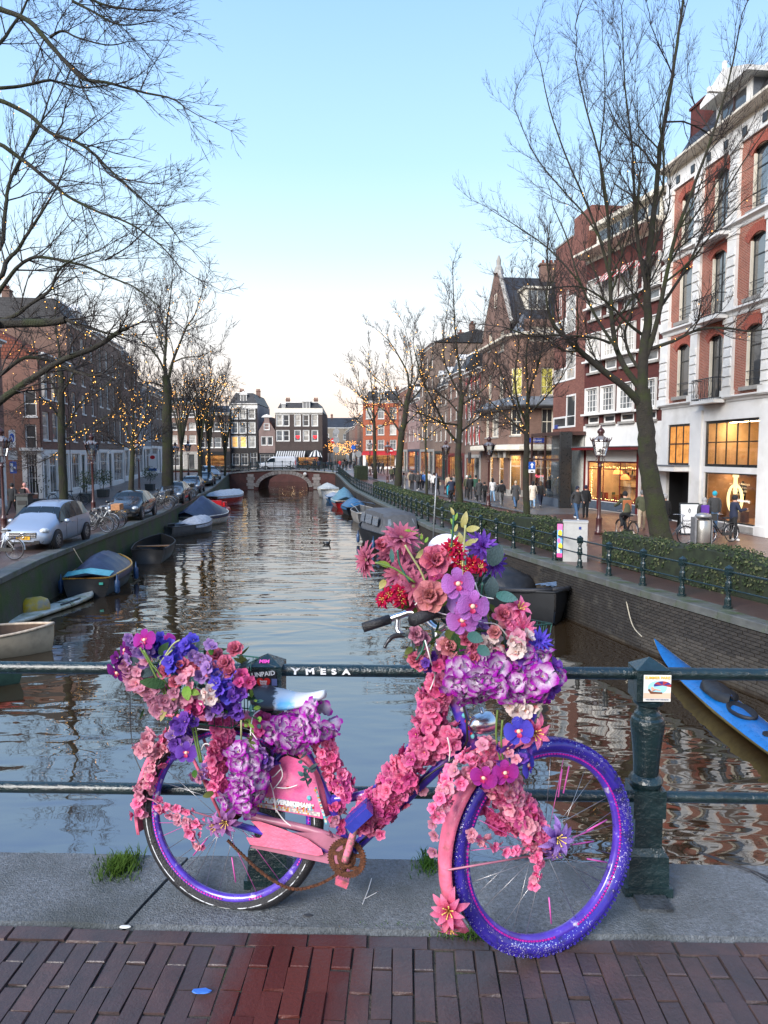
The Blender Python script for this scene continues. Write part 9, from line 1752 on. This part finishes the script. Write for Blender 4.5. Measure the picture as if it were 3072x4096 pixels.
def joints(a1=0., a2=0., leg=0., lean=0., bend=.15, sit=False):
 J = dict(pel=(0, 0, .95), sp1=(0, -lean*.4, 1.14), ch=(0, -lean, 1.36), nk=(0, -lean*1.2, 1.51), hd=(0, -lean*1.3-.01, 1.62), top=(0, -lean*1.3, 1.73))
 for s, k, sg in ((-1, 'l', 1), (1, 'r', -1)):
  a = a1 if k == 'l' else a2; J['sh'+k] = (s*.185, -lean, 1.43); J['el'+k] = (s*.235, -lean-.24*math.sin(a)+.02, 1.43-.29*math.cos(a)); e = J['el'+k]; J['wr'+k] = (s*.225, e[1]-.25*math.sin(a+bend), e[2]-.25*math.cos(a+bend)); w_ = J['wr'+k]; J['ha'+k] = (s*.21, w_[1]-.09*math.sin(a+bend), w_[2]-.09*math.cos(a+bend))
  f = leg*sg; J['hp'+k] = (s*.085, 0, .90)
  if sit: J['kn'+k] = (s*.11, -.36-.05*sg, .72-.08*sg); J['an'+k] = (s*.11, -.18-.06*sg, .34-.10*sg); J['to'+k] = (s*.11, -.33-.06*sg, .29-.10*sg)
  else: J['kn'+k] = (s*.09, -.42*math.sin(f)-.02, .90-.42*math.cos(f)); kn = J['kn'+k]; g = f-.35*max(0, -f/.45)*(1 if leg else 0)-.1*abs(f); J['an'+k] = (s*.085, kn[1]-.41*math.sin(g), kn[2]-.41*math.cos(g)); an = J['an'+k]; J['to'+k] = (s*.09, an[1]-.17, max(.035, an[2]-.05))
 if not sit:
  m = min(J['to'+k][2] for k in 'lr')-.035
  for k in J: J[k] = (J[k][0], J[k][1], J[k][2]-m)
 return J
VAR = dict(stand=body_variant('person_stand', joints(.05, .1), RAD), walk=body_variant('person_walk', joints(-.45, .45, .42, .03, .35), RAD), walkb=body_variant('person_walkb', joints(.35, -.3, -.32, .02, .5), RAD), phone=body_variant('person_phone', joints(.5, .1, .05, .03, 1.3), RAD), ride=body_variant('person_ride', joints(.9, .9, 0, .14, .35, True), RAD))
CM = dict(black=(.012, .013, .015), charcoal=(.045, .047, .05), navy=(.014, .02, .045), denim=(.05, .11, .21), pale_denim=(.20, .32, .46), grey=(.15, .155, .16), cream=(.62, .56, .47), white=(.70, .69, .67), beige=(.42, .34, .24), olive=(.07, .075, .04), brown=(.10, .055, .03), blue=(.06, .17, .45), pink=(.68, .33, .27), orange=(.40, .13, .05), green=(.02, .07, .045), blond=(.42, .28, .13), red=(.40, .03, .03), purple=(.10, .03, .28), teal=(.02, .35, .48), greyhair=(.35, .34, .33))
cm = lambda k: M_('cloth_'+k, CM[k], rough=.85, ns=9, na=.2)
def person(px, Y, h, pose, yaw, jk, tr, hair, label, extra='', z=None):
 p = P(px, 1900, Y); v = VAR[pose]; t = thing('person', label, 'person', Matrix.Translation((p.x, Y, zg(Y)+.005 if z is None else z)) @ Matrix.Rotation(math.radians(yaw), 4, 'Z') @ Matrix.Scale(h/1.76, 4)); t['group'] = 'people walking along the quays'
 def add(n, me, m=None, par=None):
  o = link(n, me, par or t)
  if m: o.material_slots[0].link = 'OBJECT'; o.material_slots[0].material = m
  return o
 b = add('body', v['body']); add('face', v['face'], None, b); add('jacket', v['jacket'], cm(jk), b); add('trousers', v['trousers'], cm(tr), b); add('shoe', v['shoe'], cm('white') if 'w' in extra else black, b); add('shoe', v['shoe2'], cm('white') if 'w' in extra else black, b); add('hat' if 'h' in extra else 'hair', v['hair'], cm(hair), b)
 c, hd = v['ch'], v['h']
 if 'c' in extra: MB().lathe([(.20, .52), (.215, .58), (.19, .95), (.175, 1.1)], 14, 0, Matrix.Translation((0, c.y*.4, 0)) @ Matrix.Diagonal((1.05, .82, 1, 1)), cap=False).build('coat_skirt', cm(jk), t, True)
 if 'b' in extra: MB().bevbox((0, c.y+.19, c.z-.10), (.30, .16, .42), .03).build('backpack', cm('purple' if 'p' in extra else 'black'), t)
 if 's' in extra: MB().bb(-.3, -.22, -.1, .2, .85, 1.1).build('shoulder_bag', cm('beige'), t)
 if 'l' in extra: MB().ball((hd.x, hd.y+.07, hd.z-.10), .09, 0, 8, 6, None, (1, .6, 1.5)).build('long_hair', cm(hair), t, True)
 if 'o' in extra: MB().bevbox((0, c.y+.135, c.z-.16), (.34, .05, .46), .02).build('vest_panel', cm('orange'), t)
 return t
for a in ((2310, 36, 1.78, 'walk', 10, 'charcoal', 'denim', 'navy', 'man in grey jacket, jeans and dark cap walking towards us by the lamp shop', 'hw'), (2345, 37.6, 1.7, 'stand', 170, 'black', 'black', 'navy', 'person in dark cap half hidden behind the man in grey jacket', 'h'), (2572, 31.5, 1.8, 'walk', 160, 'olive', 'beige', 'grey', 'man in olive hooded jacket and beige trousers left of the bent tree', 'hw'), (2664, 29, 1.72, 'stand', 200, 'black', 'black', 'greyhair', 'grey haired person in a black jacket right of the bent tree', ''), (2822, 28, 1.66, 'walkb', 165, 'charcoal', 'black', 'greyhair', 'curly grey haired woman carrying a purple bag by the litter bin', 'bpl'), (2862, 30.2, 1.78, 'stand', 175, 'charcoal', 'denim', 'teal', 'person in a bright blue beanie before the running shop window', 'h'), (2940, 27.6, 1.76, 'phone', 95, 'navy', 'black', 'black', 'person in navy hooded coat before the glowing circle emblem', 'hw'),
  (2064, 44, 1.74, 'walk', 180, 'charcoal', 'denim', 'beige', 'bald man in a long dark coat and jeans near the sweet shop', 'c'), (2132, 44.5, 1.68, 'walkb', 175, 'cream', 'pale_denim', 'black', 'woman in a long cream coat beside the slender tree', 'clw'), (2164, 45, 1.68, 'walk', 180, 'black', 'navy', 'brown', 'long haired woman in black jacket beside the cream coat woman', 'lw'), (2200, 50.5, 1.78, 'stand', 150, 'navy', 'pale_denim', 'black', 'man in navy coat and pale jeans at the sweet shop window', ''), (2172, 53, 1.65, 'stand', 20, 'grey', 'grey', 'grey', 'person in grey standing at the sweet shop window', ''), (2007, 46.5, 1.68, 'walk', 180, 'charcoal', 'grey', 'black', 'person with a black backpack left of the lantern post', 'bw'), (1971, 49.5, 1.68, 'walkb', 185, 'white', 'pale_denim', 'black', 'woman in white puffer jacket and pale jeans', 'l'), (1990, 52, 1.3, 'stand', 180, 'charcoal', 'grey', 'brown', 'child in dark jacket beside the white puffer jacket', ''), (1939, 49.5, 1.45, 'walk', 180, 'black', 'black', 'black', 'small person with a patterned black backpack', 'b'), (1917, 50, 1.62, 'walkb', 180, 'charcoal', 'black', 'brown', 'person in long charcoal coat left of the patterned backpack', 'cw'), (1904, 52.5, 1.85, 'walk', 185, 'green', 'black', 'black', 'tall person in dark green jacket in the walking group', 'w'), (1881, 52.5, 1.8, 'walkb', 175, 'black', 'black', 'green', 'person in black with a green hat in the walking group', 'h'), (1868, 55, 1.7, 'stand', 190, 'olive', 'black', 'white', 'person in olive with a white hat at the group edge', 'h'),
  (1815, 57, 1.8, 'walk', 180, 'grey', 'orange', 'brown', 'person in grey checked shirt and orange trousers by the forked tree', ''), (1795, 58, 1.7, 'stand', 180, 'beige', 'teal', 'brown', 'person in beige with teal trousers left of the orange trousers', ''), (1840, 60, 1.75, 'stand', 200, 'navy', 'black', 'black', 'person in navy just right of the forked tree', ''), (1748, 58, 1.7, 'walkb', 200, 'black', 'black', 'black', 'woman in black with a beige bag beside the leaning pole', 'sc'), (1736, 61, 1.75, 'stand', 180, 'white', 'black', 'black', 'person in a white top behind the woman in black', ''), (1615, 66.5, 1.62, 'walkb', 180, 'cream', 'cream', 'black', 'person in a cream puffer coat by the leaning forked tree', 'c'), (1648, 66, 1.78, 'stand', 5, 'charcoal', 'black', 'black', 'man in dark grey jacket facing us, left of a pair', ''), (1672, 65.5, 1.8, 'walk', 0, 'charcoal', 'black', 'brown', 'man in dark jacket walking towards us, right of a pair', 'w'), (1686, 67, 1.7, 'stand', 20, 'navy', 'black', 'blond', 'blond person behind the pair in dark jackets', ''), (1699, 66, 1.72, 'walkb', 10, 'blue', 'navy', 'brown', 'person in a bright blue jacket by the young tree', 'w'), (1716, 68, 1.75, 'walk', 5, 'white', 'grey', 'brown', 'person in a white jacket right of the blue jacket', ''), (1640, 70, 1.7, 'stand', 30, 'beige', 'beige', 'brown', 'person in beige behind the left man of the pair', '')): person(*a)
for k, (x, Y, c, tr, lb) in enumerate(((1566, 80, 'olive', 'black', 'person in olive by the green awning terrace'), (1578, 81, 'black', 'black', 'person in black by the green awning terrace'), (1530, 93, 'charcoal', 'black', 'person in charcoal beside the upright lit tree'), (1514, 96, 'black', 'navy', 'person in black right of the upright lit tree'), (1492, 94, 'black', 'black', 'person in black left of the upright lit tree'), (1468, 104, 'grey', 'grey', 'person in pale grey on the crossing street'), (1372, 112, 'charcoal', 'black', 'leftmost person of the far crossing group'), (1386, 116, 'black', 'black', 'second person of the far crossing group'), (1400, 119, 'black', 'navy', 'third person of the far crossing group'), (1360, 120, 'red', 'black', 'person in a red coat far down the crossing'), (1324, 108, 'black', 'black', 'person in black at the far bridge corner'), (1338, 112, 'charcoal', 'grey', 'person in charcoal at the far bridge corner'), (1312, 118, 'navy', 'black', 'person in navy behind the far bridge corner'), (1348, 128, 'brown', 'black', 'person in brown deep in the narrow street'), (1378, 140, 'black', 'black', 'person in black deep in the narrow street'))): person(x, Y, 1.65+.05*(k % 4), ['walk', 'stand', 'walkb'][k % 3], 180*(k % 2)+15*k % 40, c, tr, ['black', 'brown', 'grey'][k % 3], lb, 'w' if k % 4 == 0 else '', z=zg(Y)+.01)
for x, c, lb in ((1258, 'black', 'left person of two standing on the far bridge'), (1275, 'navy', 'right person of two standing on the far bridge')): q = P(x, 1880, 98.3); person(x, 98.3, 1.72, 'stand', 160, c, 'black', 'black', lb, '', z=-.64-.5*((q.x+13.6)/8)**2)
person(44, 38.5, 1.82, 'walk', 178, 'black', 'black', 'black', 'man in black leather jacket walking away at the left edge', 'h'); person(95, 40.5, 1.72, 'walkb', 172, 'pink', 'charcoal', 'pink', 'woman in pink coat and pink hat by the street bin', 'cbh')
for x, Y, c, e, lb in ((2512, 28.5, 'olive', 'o', 'cyclist with an orange brown back panel left of the bent tree'), (1808, 46, 'navy', '', 'cyclist in navy riding away before the forked tree'), (1416, 110, 'charcoal', '', 'cyclist on the far crossing street')):
 p = P(x, 1900, Y); put_bike('black', None, p.x, Y, zg(Y)+.01, math.radians(100), 'bicycle ridden by the '+lb.split(' on ')[0].split(' before')[0], 'ridden bicycles', 0.); person(x, Y-.22*0-.12, 1.76, 'ride', 190, c, 'black', 'black', lb, e, z=zg(Y)+.10)
# SMALL THINGS ON THE BRIDGE
gb = attr_petal('grass_blade', (.03, .075, .010), (.085, .17, .025))
def tuft(px, py, n, sx, sy, hh, label):
 p = G(px, py, .0); rr = random.Random(px); mb = MB()
 for k in range(n):
  x, y = rr.gauss(0, sx), rr.gauss(0, sy); h = hh*rr.uniform(.4, 1.1); a = rr.uniform(0, 6.28); d = V((math.cos(a), math.sin(a), 0)); w = .0022; s = V((-d.y, d.x, 0))*w; b0 = V((x, y, 0)); b1 = b0+d*h*.25+V((0, 0, h*.6)); b2 = b0+d*h*.7+V((0, 0, h*.9)); mb.add([b0-s, b0+s, b1-s*.8, b1+s*.8, b2], [(0, 1, 3, 2), (2, 3, 4)], 0, None, [0, 0, .5, .5, 1])
 tag(mb.build('grass_tuft', gb, None, M=Matrix.Translation(p)), label, 'grass tuft', 'grass tufts in the bridge joints')['kind'] = 'stuff'
tuft(480, 3480, 760, .036, .045, .052, 'largest green grass tuft in the left joint of the coping'); tuft(1715, 3470, 300, .024, .04, .042, 'grass tuft left of the front wheel beside the fender'); tuft(1735, 3640, 130, .014, .06, .018, 'low mossy grass along the joint by the pink lily'); tuft(1880, 3745, 160, .05, .012, .03, 'thin grass under the front wheel at the brick edge'); tuft(1620, 3708, 140, .10, .008, .014, 'mossy grass line along the brick edge at centre'); tuft(1400, 3706, 120, .12, .008, .012, 'short moss strip along the brick edge left of centre')
for px, py, w, c, lb in ((500, 3708, .020, (.70, .70, .66), 'small white leaf scrap on the brick edge'), (806, 3965, .030, (.04, .16, .55), 'curved blue paint mark on the bricks'), (1230, 3662, .018, (.03, .03, .035), 'small dark twig scrap on the grey coping')):
 p = G(px, py, .013 if py < 3700 else .004); rr = random.Random(px); mb = MB(); n = 10; mb.add([(w*math.cos(2*math.pi*k/n)*rr.uniform(.7, 1.1), w*.4*math.sin(2*math.pi*k/n)*rr.uniform(.7, 1.1), .003) for k in range(n)]+[(w*math.cos(2*math.pi*k/n), w*.4*math.sin(2*math.pi*k/n), 0) for k in range(n)], [tuple(range(n))]+[(k, (k+1) % n, (k+1) % n+n, k+n) for k in range(n)]); tag(mb.build('scrap', M_('scrap_%d' % px, c), None, M=Matrix.Translation(p)), lb, 'litter')
p = G(1450, 3620, .013); tag(MB().tube([(0, 0, .003), (.02, .09, .004), (.03, .16, .003)], .0016, 4).tube([(.005, .03, .003), (.05, .07, .003)], .0014, 4).build('wire_scrap', wire_w, None, M=Matrix.Translation(p)), 'forked white wire scrap lying on the coping by the chainring', 'litter')
p = G(2950, 3480, .013); mb = MB(); rr = random.Random(4)
for k in range(6): mb.tube([(-.10+rr.gauss(0, .01), .12+rr.gauss(0, .01), .004), (-.02+rr.gauss(0, .012), .05+rr.gauss(0, .015), .008), (.05+rr.gauss(0, .015), -.02+rr.gauss(0, .01), .004), (.10+rr.gauss(0, .02), -.10+rr.gauss(0, .02), .003)], .0016, 4)
tag(mb.build('frayed_rope', wire_k, None, M=Matrix.Translation(p)), 'frayed dark rope strands lying on the right coping slab', 'litter')
